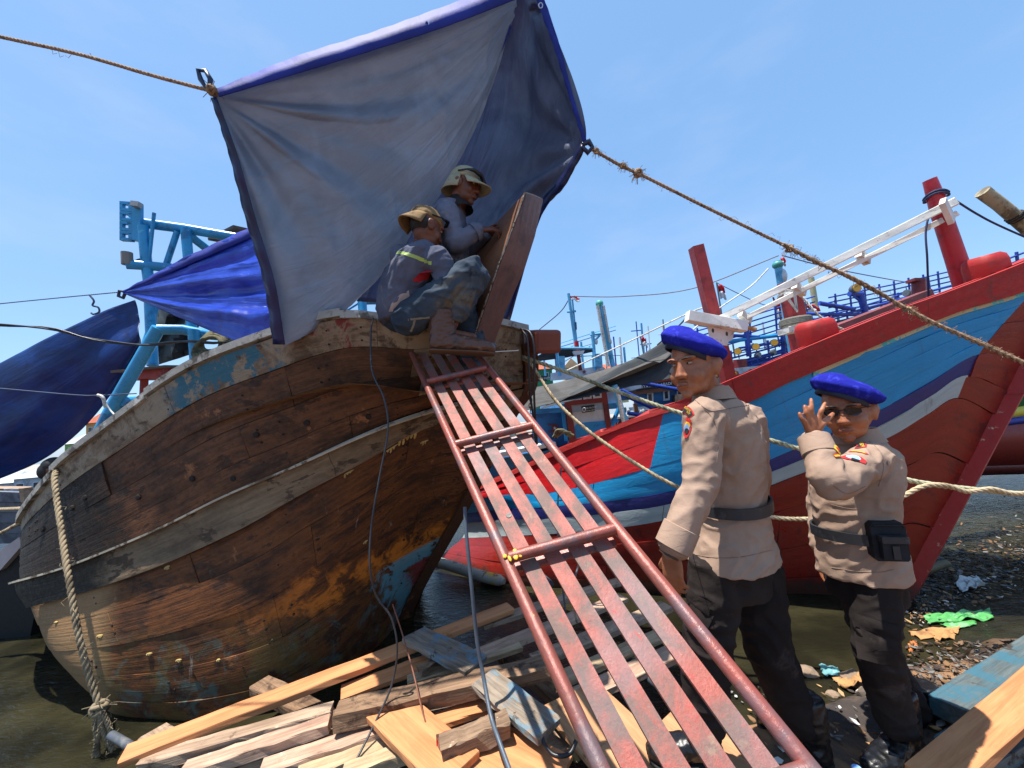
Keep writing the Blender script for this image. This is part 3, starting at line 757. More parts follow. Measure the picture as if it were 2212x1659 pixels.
mb.build('hawser_coil', paint('grey_rope', srgb(128, 126, 116), rough=.9), rb, smooth=60)
# small yellow floating tender fender beneath the counter
mb = MB(); pts = [at(925, 1208, 4.7), at(985, 1226, 4.45), at(1040, 1244, 4.25), at(1090, 1256, 4.1)]
mb.tube(catmull(pts, 14), [.03] + [.06] * 12 + [.03], 10)
mb.build('rubbing_strake', paint('pale_strake', srgb(150, 144, 132), [(srgb(196, 150, 40), 7, .56, .62), (srgb(90, 84, 74), 9, .55, .62)], rough=.7), rb, smooth=60)

# ================================================================= GREEN STRIPED BOAT AT THE RIGHT EDGE
gb = thing('striped_boat', (6.5, 5.6, WZ), 'red-bottomed boat with green, yellow and blue stripes at the right edge', 'boat')
DG = 5.2
cols = []
for k in range(9):
    t = k / 8; xo = lerp(2010, 2560, t)
    cols.append([at(xo + 40, lerp(760, 650, t), DG - .2 * t), at(xo + 36, lerp(800, 700, t), DG - .2 * t), at(xo + 20, lerp(905, 820, t) , DG), at(xo + 16, lerp(925, 848, t), DG), at(xo + 12, lerp(940, 868, t), DG), at(xo, lerp(1010, 995, t), DG + .2), at(xo, lerp(1030, 1015, t), DG + .3)])
bands = [srgb(200, 30, 40), srgb(22, 120, 84), srgb(206, 190, 70), srgb(28, 48, 140), srgb(128, 36, 30), srgb(90, 26, 24)]
for b in range(6):
    mb = MB(); mb.grid([[c[b], c[b].lerp(c[b + 1], .5) + Vector((0, -.02, 0)), c[b + 1]] for c in cols])
    o = mb.build('hull_plank', hull_paint('striped_%d' % b, bands[b], tuple(k * .8 for k in bands[b][:3]) + (1,)), gb, smooth=60)
    s_ = o.modifiers.new('s', 'SOLIDIFY'); s_.thickness = .03; s_.offset = 1
mb = MB(); mb.grid([[c[0], c[0] + Vector((.3, 1.6, 0))] for c in cols]); mb.build('deck', wood('deck_wood', (0, 0, 0, 1), (1, 1, 1, 1)), gb)
mb = MB(); mb.grid([[c[0] + Vector((.3, 1.6, 0)), c[6] + Vector((.3, 1.3, 0))] for c in cols]); mb.build('far_side', M_ox, gb)
mb = MB(); st = [cols[0][k] for k in range(6)]
mb.tube([at(2052, 860, 5.1), at(2090, 930, 5.1), at(2165, 1005, 5.2)], .06, 8)
# bamboo pole
mb = MB(); q = [at(2122, 414, 3.4), at(2160, 442, 3.4), at(2205, 480, 3.4), at(2262, 530, 3.4), at(2420, 670, 3.4), at(2560, 800, 3.4)]
mb.tube(q, [.052, .05, .052, .05, .052, .05], 12)
bp = tag(mb.build('bamboo_pole', paint('bamboo', srgb(150, 138, 108), [(srgb(96, 84, 60), 6, .5, .6)], rough=.6), smooth=60), 'weathered bamboo pole slanting down at the upper right edge', 'pole')
mb = MB()
for k in range(3):
    c = at(2190 + k * 4, 466 + k * 3, 3.4); ax = (q[3] - q[2]).normalized(); sx = ax.orthogonal().normalized(); sy = ax.cross(sx)
    mb.tube([c + (sx * math.cos(a) + sy * math.sin(a)) * .056 for a in [i * 2 * math.pi / 12 for i in range(13)]], .007, 5)
mb.build('lashing', paint('black_cord', srgb(30, 30, 34), rough=.8), bp)
# ================================================================= RED STEEL GANGWAY
def lad_mat():
    t = NT('worn_red_steel'); v = t.coord('Object', (3, 4.5, 4.5)); ob = t.coord('Object')
    n = t.noise(v, 3.0, 8, .68, .3); n2 = t.noise(t.coord('Object', (5, 9, 9)), 4, 8, .75, .2); big = t.noise(ob, 2.2, 3, .5); fine = t.noise(ob, 90, 5, .7)
    c = t.mix(t.ramp(n, .38, .60), srgb(108, 86, 78), srgb(150, 76, 64))
    c = t.mix(t.ramp(big, .48, .66, 0, .8), c, srgb(118, 108, 108))
    c = t.mix(t.ramp(n2, .60, .66, 0, .75), c, srgb(172, 56, 48))
    c = t.mix(t.ramp(t.noise(ob, 13, 8, .75), .58, .66, 0, .7), c, srgb(134, 112, 94))
    c = t.mix(t.ramp(t.noise(ob, 7, 8, .78), .58, .70, 0, .6), c, srgb(84, 68, 62))
    c = t.mix(t.ramp(t.noise(ob, 45, 4, .7), .70, .74, 0, .8), c, srgb(196, 176, 156))
    return t.set(c, t.ramp(n, .3, .7, .7, .45), .05, .45, t.math('ADD', n2, t.math('MULTIPLY', fine, .7)), .5, .006)
M_lad = lad_mat()
def pipe_mat():
    t = NT('worn_red_pipe'); ob = t.coord('Object', (1, 5, 5)); n = t.noise(ob, 3, 8, .7, .2); o2 = t.coord('Object')
    c = t.mix(t.ramp(n, .36, .6), srgb(108, 62, 52), srgb(144, 74, 62))
    geo = t.n('ShaderNodeNewGeometry'); 
    c = t.mix(t.ramp(t.noise(o2, 5, 6, .6), .48, .62, 0, .75), c, srgb(96, 88, 92))
    c = t.mix(t.ramp(t.noise(o2, 60, 4, .6), .72, .75), c, srgb(210, 170, 60))
    return t.set(c, t.ramp(n, .3, .7, .5, .34), .15, .55, t.math('ADD', n, t.noise(o2, 70, 5, .7)), .4, .005)
M_lpipe = pipe_mat()
d0 = 2.2
Lr = [at(920, 830, d0), at(1105, 1226, d0 * .545)]
Rr = [at(1065, 806, d0), at(1345, 1156, d0 * .555)]
dirL = (Lr[1] - Lr[0]); dirR = (Rr[1] - Rr[0]); DIR = ((dirL / dirL.length) + (dirR / dirR.length)).normalized()
SP = (dirL.length + dirR.length) / 4                       # rung spacing
A0 = Lr[0]; side = ((Rr[0] - Lr[0]) + (Rr[1] - Lr[1])) / 2
side = side - DIR * side.dot(DIR); WL = side.length; side.normalize(); NRM = side.cross(DIR).normalized()
if NRM.z < 0: NRM = -NRM
lad = thing('gangway_ladder', A0 + DIR * 3.4, 'worn red steel gangway with slats running up to the old boat', 'gangway')
LM = Matrix(((DIR.x, side.x, NRM.x, A0.x), (DIR.y, side.y, NRM.y, A0.y), (DIR.z, side.z, NRM.z, A0.z), (0, 0, 0, 1)))
T0, T1 = -.82 * SP, 4.75 * SP
def lp(x, y, z): return Vector((x, y, z))
for y in (0, WL):
    mb = MB(); mb.tube([lp(T0, y, 0), lp(T1, y, 0)], .0185, 18); mb.build('side_rail', M_lpipe, lad, smooth=60, matrix=LM)
for k in range(0, 5):
    mb = MB(); mb.tube([lp(k * SP, .012, .012), lp(k * SP + .12 * SP, WL - .012, .012)], .0178, 18); mb.build('rung', M_lpipe, lad, smooth=60, matrix=LM)
sw = .051; gaps = (WL - .05) / 4
for k in range(4):
    yc = .025 + gaps * (k + .5); x0, x1 = T0 + .03, T1
    mb = MB(); n = 40; rg = []
    for i in range(n + 1):
        x = lerp(x0, x1, i / n); dz = -.024 + .0015 * math.sin(i * .9 + k)
        rg.append([lp(x, yc - sw / 2, dz - .004), lp(x, yc + sw / 2, dz - .004), lp(x, yc + sw / 2 - .001, dz + .004), lp(x, yc - sw / 2 + .001, dz + .004)])
    mb.loft(rg); mb.build('slat', M_lad, lad, matrix=LM)
# crossbars under the slats and the bolt hole
for k in range(0, 6):
    mb = MB(); mb.beam(lp((k + .02) * SP, .02, -.036), lp((k + .14) * SP, WL - .02, -.036), .03, .012); mb.build('crossbar', M_lpipe, lad, matrix=LM)
mb = MB(); hx = 1.72 * SP; mb.tube([lp(hx, .025 + gaps * .5 + .012, -.0205), lp(hx, .025 + gaps * .5 + .012, -.0186)], .0105, 16); mb.build('bolt_hole', paint('hole_black', srgb(20, 16, 16)), lad, matrix=LM)
mb = MB()
for k in range(9): mb.ell(lp(2 * SP + random.uniform(-.012, .02), random.uniform(.0, .05), .022 + random.uniform(0, .006)), random.uniform(.004, .012), random.uniform(.004, .009), .004, su=7, sv=5)
mb.build('yellow_splash', paint('yellow_paint', srgb(222, 170, 40), rough=.5), lad, matrix=LM)
for y in (.06, WL - .06):
    q = LM @ lp(T1 - .25, y, -.02); mb = MB(); mb.beam(q, Vector((q.x, q.y, ground_z(q.x, q.y) - .02)), .03, .03); mb.build('prop', M_lpipe, lad)

# ================================================================= PLANKS ON THE WATER'S EDGE
M_new = wood('fresh_orange_wood', srgb(166, 106, 66), srgb(200, 138, 92), [(srgb(160, 104, 60), 3, .60, .7)], grain=(1.5, 30, 30), bstr=.25)
M_old = wood('grey_old_wood', srgb(128, 104, 84), srgb(176, 150, 126), [(srgb(92, 72, 58), 5, .54, .64), (srgb(196, 176, 150), 7, .60, .68)], bstr=.7)
M_pink = wood('pinkish_old_wood', srgb(140, 108, 90), srgb(190, 160, 136), [(srgb(104, 84, 70), 4, .55, .64), (srgb(214, 196, 170), 9, .62, .68)], bstr=.6)
M_pale = wood('pale_cracked_wood', srgb(142, 118, 90), srgb(186, 162, 128), [(srgb(120, 96, 66), 8, .58, .66)], bstr=.8)
M_bluew = wood('blue_flaked_wood', srgb(96, 84, 72), srgb(146, 132, 116), [(srgb(100, 124, 136), 6, .50, .60), (srgb(60, 52, 46), 9, .56, .64)], bstr=.8)
M_redw = wood('red_flaked_wood', srgb(96, 76, 60), srgb(146, 120, 96), [(srgb(176, 40, 36), 4, .52, .57, (1.0, 1, 1)), (srgb(216, 196, 170), 13, .60, .66)], bstr=.9)
M_tar = wood('dark_timber', srgb(96, 74, 56), srgb(146, 116, 90), [(srgb(70, 52, 40), 5, .52, .62), (srgb(92, 108, 150), 7, .68, .72)], bstr=1.0)
npk = 0
def pk(x0, y0, x1, y1, z0, z1, wd, ht, mat, label, n=8, wob=.003, up=Vector((0, 0, 1))):
    p0, p1 = onz(x0, y0, z0), onz(x1, y1, z1)
    o = plank_obj('plank', p0, p1, wd, ht, mat, None, up, n, wob)
    return tag(o, label, 'plank', 'planks piled at the water edge')
pk(262, 1636, 1102, 1313, .05, .08, .125, .035, M_new, 'long fresh orange plank along the edge nearest the old hull', 14)
pk(300, 1652, 722, 1535, .02, .03, .085, .05, M_old, 'grey weathered plank just below the long orange plank', 10, .005)
pk(400, 1668, 716, 1562, .0, .03, .085, .05, M_pink, 'pinkish worn plank butting the dark timber, second below the orange plank', 10, .005)
pk(560, 1668, 900, 1552, -.02, .0, .10, .045, M_pink, 'long pinkish plank running under the black cable', 10, .004)
pk(650, 1676, 880, 1588, -.03, -.02, .10, .04, M_pale, 'pale plank at the bottom edge beside the fresh orange board', 8, .005)
pk(740, 1676, 908, 1614, -.02, .0, .075, .05, M_pale, 'yellowish cracked batten at the bottom edge left of the orange board', 8, .006)
pk(730, 1548, 1190, 1440, .07, .08, .12, .075, M_tar, 'thick dark old timber lying across the planks', 12, .010)
pk(735, 1500, 950, 1420, .0, .03, .13, .03, M_new, 'short orange board tucked under the dark timber', 6)
pk(836, 1526, 990, 1668, .06, .05, .22, .035, M_new, 'broad orange board pointing towards the camera by the black cable', 6, .003)
pk(950, 1622, 1100, 1562, .08, .08, .09, .075, M_redw, 'rotten timber stub with flaking red paint and holes', 8, .010)
pk(1045, 1468, 1185, 1578, .11, .07, .16, .035, M_bluew, 'grey board with blue flakes slanting left of the gangway', 7, .006)
pk(895, 1372, 1030, 1440, .12, .12, .17, .035, M_bluew, 'blue flaked board lying on the planks below the bow', 7, .008)
pk(905, 1450, 1000, 1398, .07, .08, .05, .035, M_tar, 'splintered dark stub beside the blue flaked board', 6, .012)
pk(1040, 1350, 1340, 1256, .03, .03, .10, .035, M_old, 'grey plank reaching behind the gangway towards the red boat', 8, .004)
pk(1010, 1425, 1345, 1292, .02, .02, .11, .035, M_pink, 'sunlit worn plank crossing under the gangway, second from the water', 8, .004)
pk(1150, 1430, 1440, 1310, .0, .0, .12, .035, M_old, 'wide grey plank seen between the gangway slats, third from the water', 8, .004)
pk(1190, 1478, 1450, 1362, .0, .0, .10, .035, M_pale, 'cream cracked plank seen between the gangway slats by the pipe', 8, .006)
pk(1240, 1510, 1480, 1400, -.02, -.02, .12, .035, M_pink, 'pinkish plank ending behind the tall officer', 8, .004)
pk(1010, 1600, 1200, 1700, .02, .0, .30, .025, M_new, 'orange plywood piece at the bottom edge under the gangway foot', 6, .003)
pk(1230, 1500, 1420, 1700, .0, .0, .34, .025, wood('sandy_board', srgb(156, 112, 78), srgb(188, 142, 102), [(srgb(130, 96, 66), 5, .56, .64)], bstr=.4), 'sandy brown board lying under the gangway slats', 6, .004)
pk(1430, 1560, 1620, 1690, .0, -.02, .36, .02, wood('sandy_board', (0,0,0,1), (1,1,1,1)), 'sandy brown board under the tall officer boots', 6, .004)
pk(940, 1560, 1060, 1520, .0, .0, .10, .03, M_new, 'small orange offcut behind the red flaked stub', 5, .003)
pk(560, 1480, 900, 1660, -.10, -.12, .12, .06, M_tar, 'dark bearer beam under the planks on the left', 8, .006)
pk(1060, 1390, 1330, 1600, -.10, -.12, .12, .06, M_tar, 'dark bearer beam under the planks below the gangway', 8, .006)
pk(330, 1590, 470, 1690, -.10, -.12, .12, .06, M_old, 'grey bearer beam under the plank ends at the lower left', 8, .006)
pk(480, 1664, 800, 1560, -.06, -.04, .09, .04, M_old, 'grey plank between the pinkish boards at the lower left', 8, .005)
pk(820, 1640, 1010, 1572, -.05, -.05, .11, .035, M_pink, 'worn plank under the broad orange board', 8, .005)
pk(880, 1470, 1120, 1392, .01, .02, .12, .035, M_pale, 'pale board behind the dark timber below the bow', 8, .005)
pk(900, 1682, 1180, 1600, -.05, -.05, .12, .035, M_pale, 'pale plank under the red flaked stub', 8, .005)
pk(1060, 1660, 1330, 1560, -.06, -.06, .12, .035, M_old, 'grey plank under the plywood below the gangway', 8, .005)
# rotten holes of the red stub
# foreground planks at the right
o = plank_obj('plank', onz(2010, 1690, .06), onz(2420, 1320, .10), .13, .04, M_new, None, n=8); tag(o, 'fresh orange plank crossing the lower right corner', 'plank')
o = plank_obj('plank', onz(2062, 1548, .01), onz(2420, 1300, .01), .16, .09, wood('teal_flaked_wood', srgb(66, 74, 74), srgb(96, 106, 106), [(srgb(58, 98, 112), 5, .46, .60), (srgb(60, 54, 46), 7, .58, .66)], bstr=.8), None, n=8, wob=.006); tag(o, 'teal painted timber lying on the mud behind the orange plank', 'plank')
o = plank_obj('plank', onz(2075, 1640, -.06), onz(2420, 1430, -.06), .16, .06, wood('teal_flaked_wood', (0,0,0,1), (1,1,1,1)), None, n=8, wob=.006); tag(o, 'dark teal board half hidden beneath the orange corner plank', 'plank')
# steel pipes lying among the planks
M_gp = paint('grey_pvc', srgb(72, 77, 83), [(srgb(100, 100, 100), 8, .55, .65)], rough=.5)
for (a, b, r, lab) in (((240, 1588, .0), (330, 1640, .0), .02, 'grey pipe end sticking out left of the orange plank'), ((1340, 1418, -.05), (1450, 1500, -.05), .026, 'grey pipe under the cream plank beside the tall officer'), ((1480, 1600, .02), (1580, 1680, .04), .03, 'light grey steel tube beside the tall officer boot'), ((1150, 1225, -.1), (1190, 1262, -.1), .03, 'dark blue pipe stub in the water beyond the gangway')):
    mb = MB(); mb.tube([onz(*a), onz(*b)], r, 12); tag(mb.build('pipe', M_gp, smooth=60), lab, 'pipe')
# ================================================================= TARPAULINS
def tarp_mat(name, col, dark, rough, trans, tcol, metal=0.0, bstr=.5):
    t = NT(name); ob = t.coord('Object'); uv = t.coord('UV', (2.0, 9.0, 1))
    n = t.noise(ob, 3.2, 5, .6, .6); cr = t.noise(uv, 1.6, 7, .62, 1.2); fine = t.noise(ob, 55, 4, .6)
    c = t.mix(t.ramp(n, .35, .68), dark, col)
    h = t.math('ADD', t.math('MULTIPLY', cr, .8), t.math('ADD', t.math('MULTIPLY', n, .5), t.math('MULTIPLY', fine, .06)))
    t.set(c, t.ramp(cr, .3, .7, rough - .07, rough + .08), metal, .5, h, bstr, .03)
    tr = t.n('ShaderNodeBsdfTranslucent'); tr.inputs[0].default_value = tcol
    mx = t.n('ShaderNodeMixShader'); mx.inputs[0].default_value = trans
    t.l(t.b.outputs[0], mx.inputs[1]); t.l(tr.outputs[0], mx.inputs[2]); t.l(mx.outputs[0], t.out.inputs[0])
    return t.m
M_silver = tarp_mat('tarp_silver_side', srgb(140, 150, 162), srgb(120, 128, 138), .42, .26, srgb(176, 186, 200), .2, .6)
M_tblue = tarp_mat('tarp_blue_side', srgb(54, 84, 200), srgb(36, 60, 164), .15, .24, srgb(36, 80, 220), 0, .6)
M_silver_shaded = tarp_mat('tarp_silver_shaded', srgb(98, 106, 126), srgb(72, 80, 102), .42, .08, srgb(60, 80, 150), .15, .8)  # silver side again, with the far panel's shade put into a darker colour
M_tblue2 = tarp_mat('tarp_blue_back', srgb(34, 62, 176), srgb(24, 44, 140), .2, .35, srgb(150, 170, 200), 0, .5)
M_hem = tarp_mat('tarp_hem_blue', srgb(34, 54, 160), srgb(24, 40, 128), .7, .25, srgb(40, 60, 200), 0, .4)
M_dkblue = tarp_mat('tarp_dark_blue', srgb(14, 58, 128), srgb(8, 36, 88), .38, .22, srgb(10, 64, 160), 0, .5)
M_net = tarp_mat('shade_net_grey', srgb(92, 90, 88), srgb(74, 72, 70), .85, .15, srgb(80, 80, 80), 0, .3)
M_netd = tarp_mat('shade_net_dark', srgb(62, 66, 68), srgb(48, 52, 56), .85, .10, srgb(60, 64, 66), 0, .3)  # net colour darkened for the shaded underside fold; the dark canopy shares it
def sheet(name, ctrl, mats, parent, nu, nv, disp=None, thick=.003, flip=False, label=None):
    S = Surf(ctrl); P, UV = [], []
    for i in range(nu + 1):
        r_, q_ = [], []
        for j in range(nv + 1):
            u, v = i / nu * (S.nc - 1), j / nv * (S.nr - 1)
            p = S.p(u, v)
            if disp: p = p + S.n(u, v) * disp(i / nu, j / nv, p)
            r_.append(p); q_.append((i / nu, j / nv))
        P.append(r_); UV.append(q_)
    mb = MB(); mb.grid(P, UV, flip); o = mb.build(name, mats, parent, smooth=85, fixn=False)
    sd = o.modifiers.new('thickness', 'SOLIDIFY'); sd.thickness = thick; sd.offset = -1
    if len(mats) > 1: sd.material_offset = 1; sd.material_offset_rim = 1
    return o
def A3(rows): return [[at(*p) for p in r] for r in rows]
def nz(p, s, k=0): return noise.noise(Vector((p.x * s + k, p.y * s, p.z * s)))
tarp = thing('tarpaulin', at(615, 742, 2.45), 'big blue and silver tarpaulin slung over the two crouching workers', 'tarpaulin')
def d_near(u, v, p):
    th = math.atan2(v, u * 1.15 + 1e-6); r = math.hypot(u, v); f = min(1, r * 5)
    a = .036 * f * math.exp(-r * 1.6) * math.sin(th * 13 + .6) + .014 * f * math.exp(-r * .6) * math.sin(th * 27)
    w = math.sin(math.pi * v)
    a += .009 * noise.noise(Vector((u * 5, v * 13, 2))) + .006 * noise.noise(Vector((u * 22, v * 7, 5))) * (1 - .5 * v)
    a += .05 * math.exp(-((v - .55 - .25 * u) / .10) ** 2) * math.sin(u * 4.2) * .25
    for q_ in (.2, .42, .64, .85): a += .006 * math.exp(-abs(u - q_ - .02 * math.sin(v * 9)) * 70)
    for q_ in (.3, .55, .8): a += .005 * math.exp(-abs(v - q_ + .02 * math.sin(u * 7)) * 60)
    return a * min(1, .1 + v * 6)
sheet('near_panel', A3([
  [(462, 207, 2.12), (640, 152, 2.2), (800, 104, 2.3), (965, 50, 2.4), (1118, -10, 2.5)],
  [(500, 330, 2.21), (690, 268, 2.31), (855, 190, 2.41), (1000, 105, 2.50), (1115, 10, 2.56)],
  [(543, 470, 2.3), (735, 400, 2.41), (890, 295, 2.51), (1015, 170, 2.58), (1110, 30, 2.61)],
  [(587, 610, 2.38), (765, 535, 2.51), (905, 410, 2.62), (1020, 250, 2.67), (1104, 50, 2.65)],
  [(613, 742, 2.46), (770, 645, 2.6), (893, 500, 2.74), (1012, 310, 2.76), (1096, 72, 2.66)],
  [(616, 730, 2.56), (758, 632, 2.76), (878, 480, 2.92), (1000, 290, 2.9), (1092, 60, 2.72)]]), [M_silver, M_tblue2], tarp, 150, 120, d_near)
def d_far(u, v, p):
    r = math.hypot(u - .5, (1 - v) * .8)
    th = math.atan2(u - .5, 1 - v + 1e-4)
    a = .045 * math.exp(-r * 2.2) * min(1, r * 6) * math.sin(th * 9 + .5)
    return a + .02 * noise.noise(Vector((u * 7, v * 6, 1))) + .03 * math.exp(-((v - .82) / .06) ** 2) * (1 - u)
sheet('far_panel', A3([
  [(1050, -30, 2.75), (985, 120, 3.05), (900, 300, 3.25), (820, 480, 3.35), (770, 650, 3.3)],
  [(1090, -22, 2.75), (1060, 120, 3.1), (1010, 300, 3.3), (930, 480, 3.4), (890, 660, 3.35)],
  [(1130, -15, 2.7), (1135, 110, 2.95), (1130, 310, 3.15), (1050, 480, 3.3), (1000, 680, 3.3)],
  [(1162, -12, 2.5), (1203, 100, 2.5), (1262, 313, 2.52), (1172, 470, 2.95), (1100, 700, 3.15)]]), [M_silver_shaded, M_tblue], tarp, 70, 50, d_far, flip=True)
def d_flap(u, v, p):
    f = min(1, u * 3)
    return f * (.035 * math.sin(v * 17 + .4) * (1 - .45 * u) + .012 * math.sin(v * 41)) + .014 * noise.noise(Vector((u * 9, v * 12, 4))) * f + .006 * noise.noise(Vector((u * 30, v * 26, 4))) * f
sheet('blue_flap', A3([
  [(267, 630, 3.2), (410, 560, 3.05), (560, 490, 2.95), (640, 450, 2.85)],
  [(266, 631, 3.2), (405, 595, 2.95), (560, 560, 2.82), (650, 550, 2.75)],
  [(266, 632, 3.2), (400, 645, 2.88), (555, 645, 2.72), (655, 640, 2.65)],
  [(267, 634, 3.2), (392, 690, 2.86), (535, 742, 2.62), (625, 738, 2.56)]]), [M_tblue, M_silver], tarp, 80, 70, d_flap)
def strip(name, a, b, mat, parent, n=40, wob=.006):
    pa, pb = catmull([at(*p) for p in a], n), catmull([at(*p) for p in b], n)
    mb = MB(); mb.grid([[p + Vector((0, wob * math.sin(i * 1.7), 0)), p.lerp(q, .5) + Vector((0, -wob * math.sin(i * 1.1), 0)), q] for i, (p, q) in enumerate(zip(pa, pb))])
    o = mb.build(name, mat, parent, smooth=70); s_ = o.modifiers.new('t', 'SOLIDIFY'); s_.thickness = .004; return o
strip('hem', [(470, 192, 2.1), (640, 123, 2.18), (800, 72, 2.28), (940, 22, 2.37), (1110, -40, 2.46)], [(474, 210, 2.08), (640, 160, 2.15), (800, 111, 2.25), (965, 57, 2.35), (1120, -3, 2.45)], M_hem, tarp, 40, .002)
strip('hem', [(1150, -20, 2.48), (1192, 90, 2.47), (1228, 205, 2.47), (1260, 310, 2.49)], [(1168, -24, 2.46), (1206, 88, 2.46), (1237, 203, 2.46), (1268, 306, 2.49)], M_hem, tarp)
M_hemd = tarp_mat('tarp_hem_dark', srgb(26, 34, 86), srgb(18, 24, 64), .35, .12, srgb(20, 30, 90), 0, .3)
strip('hem', [(456, 212, 2.1), (494, 330, 2.17), (530, 470, 2.26), (570, 610, 2.34), (590, 744, 2.42)], [(468, 210, 2.1), (512, 330, 2.17), (552, 470, 2.26), (594, 610, 2.34), (616, 744, 2.42)], M_hemd, tarp)
strip('hem', [(1264, 316, 2.5), (1222, 400, 2.66), (1165, 478, 2.9), (1100, 700, 3.1)], [(1256, 310, 2.52), (1205, 392, 2.7), (1150, 470, 2.95), (1085, 695, 3.12)], M_hemd, tarp)
strip('hem', [(267, 628, 3.17), (410, 553, 3.0), (560, 482, 2.9), (625, 452, 2.82)], [(268, 632, 3.17), (412, 570, 2.98), (562, 505, 2.88), (627, 478, 2.8)], M_hem, tarp)
for x, y, d in ((922, 52, 2.34), (1168, 12, 2.44)):
    mb = MB(); c = at(x, y, d); mb.tube([c + _rt * .012 * math.cos(a) + _up * .017 * math.sin(a) for a in [k * math.pi / 8 for k in range(17)]], .0035, 6); mb.build('grommet', paint('brass_dull', srgb(196, 200, 206), rough=.3, metal=.6), tarp)
# gathered corners
mb = MB(); c = at(437, 165, 2.1)
mb.tube([at(446, 192, 2.1), at(434, 172, 2.1), at(428, 152, 2.1), at(444, 153, 2.1), at(455, 172, 2.1), at(452, 190, 2.1)], [.008, .014, .012, .012, .014, .008], 8)
mb.build('corner_ear', paint('navy_plastic', srgb(26, 34, 66), rough=.4), tarp, smooth=60)
mb = MB(); mb.tube([at(1258, 312, 2.5), at(1272, 306, 2.5), at(1280, 318, 2.5), at(1270, 330, 2.5), at(1258, 318, 2.5)], [.014, .02, .014, .018, .012], 8); mb.build('corner_ear', paint('navy_plastic', srgb(26, 34, 66)), tarp, smooth=60)
mb = MB(); mb.tube([at(268, 630, 3.2), at(258, 628, 3.2), at(256, 640, 3.2), at(266, 644, 3.2), at(270, 634, 3.2)], .012, 8); mb.build('corner_ear', paint('navy_plastic', srgb(26, 34, 66)), tarp, smooth=60)

def d_dk(u, v, p): return .05 * noise.noise(Vector((u * 3, v * 4, 9))) + .03 * math.sin(v * 9 + u * 3)
o = sheet('tarpaulin', A3([
  [(-200, 872, 4.0), (0, 784, 4.2), (120, 733, 4.3), (235, 668, 4.5), (292, 648, 4.6)],
  [(-200, 930, 3.9), (0, 860, 4.1), (125, 800, 4.2), (245, 720, 4.45), (298, 690, 4.55)],
  [(-200, 1010, 4.0), (0, 950, 4.15), (120, 890, 4.3), (250, 790, 4.45), (304, 730, 4.55)],
  [(-200, 1095, 4.3), (0, 1034, 4.4), (110, 985, 4.5), (215, 893, 4.6), (307, 760, 4.6)]]), [M_dkblue], None, 50, 40, d_dk)
tag(o, 'dark blue tarpaulin stretched at the far left behind the old boat', 'tarpaulin')

# grey shade nets over the boats behind
def d_net(u, v, p): return .03 * math.sin(u * 5) * math.sin(v * 3) + .012 * noise.noise(Vector((u * 12, v * 6, 3)))
o = sheet('shade_net', A3([
  [(1080, 892, 5.9), (1110, 850, 5.9), (1250, 815, 6.0), (1370, 775, 6.1), (1468, 722, 6.2)],
  [(1085, 900, 5.7), (1115, 880, 5.7), (1250, 850, 5.7), (1340, 812, 5.7), (1440, 770, 5.8)],
  [(1090, 905, 5.6), (1130, 890, 5.6), (1200, 868, 5.55), (1260, 845, 5.5), (1330, 815, 5.5)]]), [M_net], None, 40, 20, d_net)
tag(o, 'grey shade net sagging in front of the blue wheelhouse, lit side', 'shade net')
o = sheet('shade_net', A3([
  [(1190, 868, 5.7), (1260, 835, 5.75), (1340, 790, 5.9), (1410, 752, 6.0), (1478, 705, 6.1)],
  [(1180, 874, 5.6), (1265, 850, 5.65), (1350, 822, 5.75), (1430, 792, 5.8), (1490, 770, 5.9)],
  [(1165, 884, 5.5), (1250, 862, 5.5), (1350, 838, 5.6), (1430, 822, 5.7), (1500, 805, 5.8)]]), [M_netd], None, 40, 20, d_net)
tag(o, 'dark underside fold of the shade net next to the tall officer beret', 'shade net')

# ================================================================= ROPES AND CABLES
def rope_mesh(mb, pts, r, strands=3, pitch=None, seg=6, fray=0, n=None):
    L = sum((Vector(b) - Vector(a)).length for a, b in zip(pts, pts[1:])); pitch = pitch or r * 7
    n = n or max(12, min(520, int(L / pitch * 8)))
    C_ = catmull(pts, n); t0 = (C_[1] - C_[0]).normalized(); nx = t0.orthogonal().normalized(); fr_ = []
    acc = 0; last = C_[0]
    for i, p in enumerate(C_):
        t = (C_[min(i + 1, n - 1)] - C_[max(i - 1, 0)]).normalized(); nx = (nx - t * nx.dot(t)).normalized(); acc += (p - last).length; last = p
        fr_.append((p, nx.copy(), t.cross(nx), acc))
    if strands == 1: mb.tube([f[0] for f in fr_], r, seg)
    else:
        for s_ in range(strands):
            mb.tube([p + (a * math.cos(q / pitch * 6.283 + s_ * 6.283 / strands) + b * math.sin(q / pitch * 6.283 + s_ * 6.283 / strands)) * r * .5 for p, a, b, q in fr_], r * .58, seg)
    for k in range(fray):
        p, a, b, q = random.choice(fr_); dv = (a * random.uniform(-1, 1) + b * random.uniform(-1, 1)).normalized()
        tt = a.cross(b) * random.uniform(-1, 1)
        l = random.uniform(.02, .06)
        mb.tube([p + dv * r * .6, p + dv * (r + l * .5) + tt * l * .4, p + dv * (r + l * .3) + tt * l], r * .09, 4)
def rope(name, pts, r, mat, label, cat='rope', strands=3, fray=0, pitch=None, group=None, seg=6, parent=None):
    mb = MB(); rope_mesh(mb, pts, r, strands, pitch, seg, fray); o = mb.build(name, mat, parent, smooth=70)
    if parent is None: tag(o, label, cat, group)
    return o
M_jute = paint('jute_rope', srgb(150, 122, 96), [(srgb(104, 84, 66), 30, .5, .6), (srgb(186, 160, 130), 40, .6, .66)], rough=.95, bscale=120)
M_moor = paint('green_grey_rope', srgb(168, 164, 134), [(srgb(118, 116, 92), 12, .5, .6)], rough=.9, bscale=120)
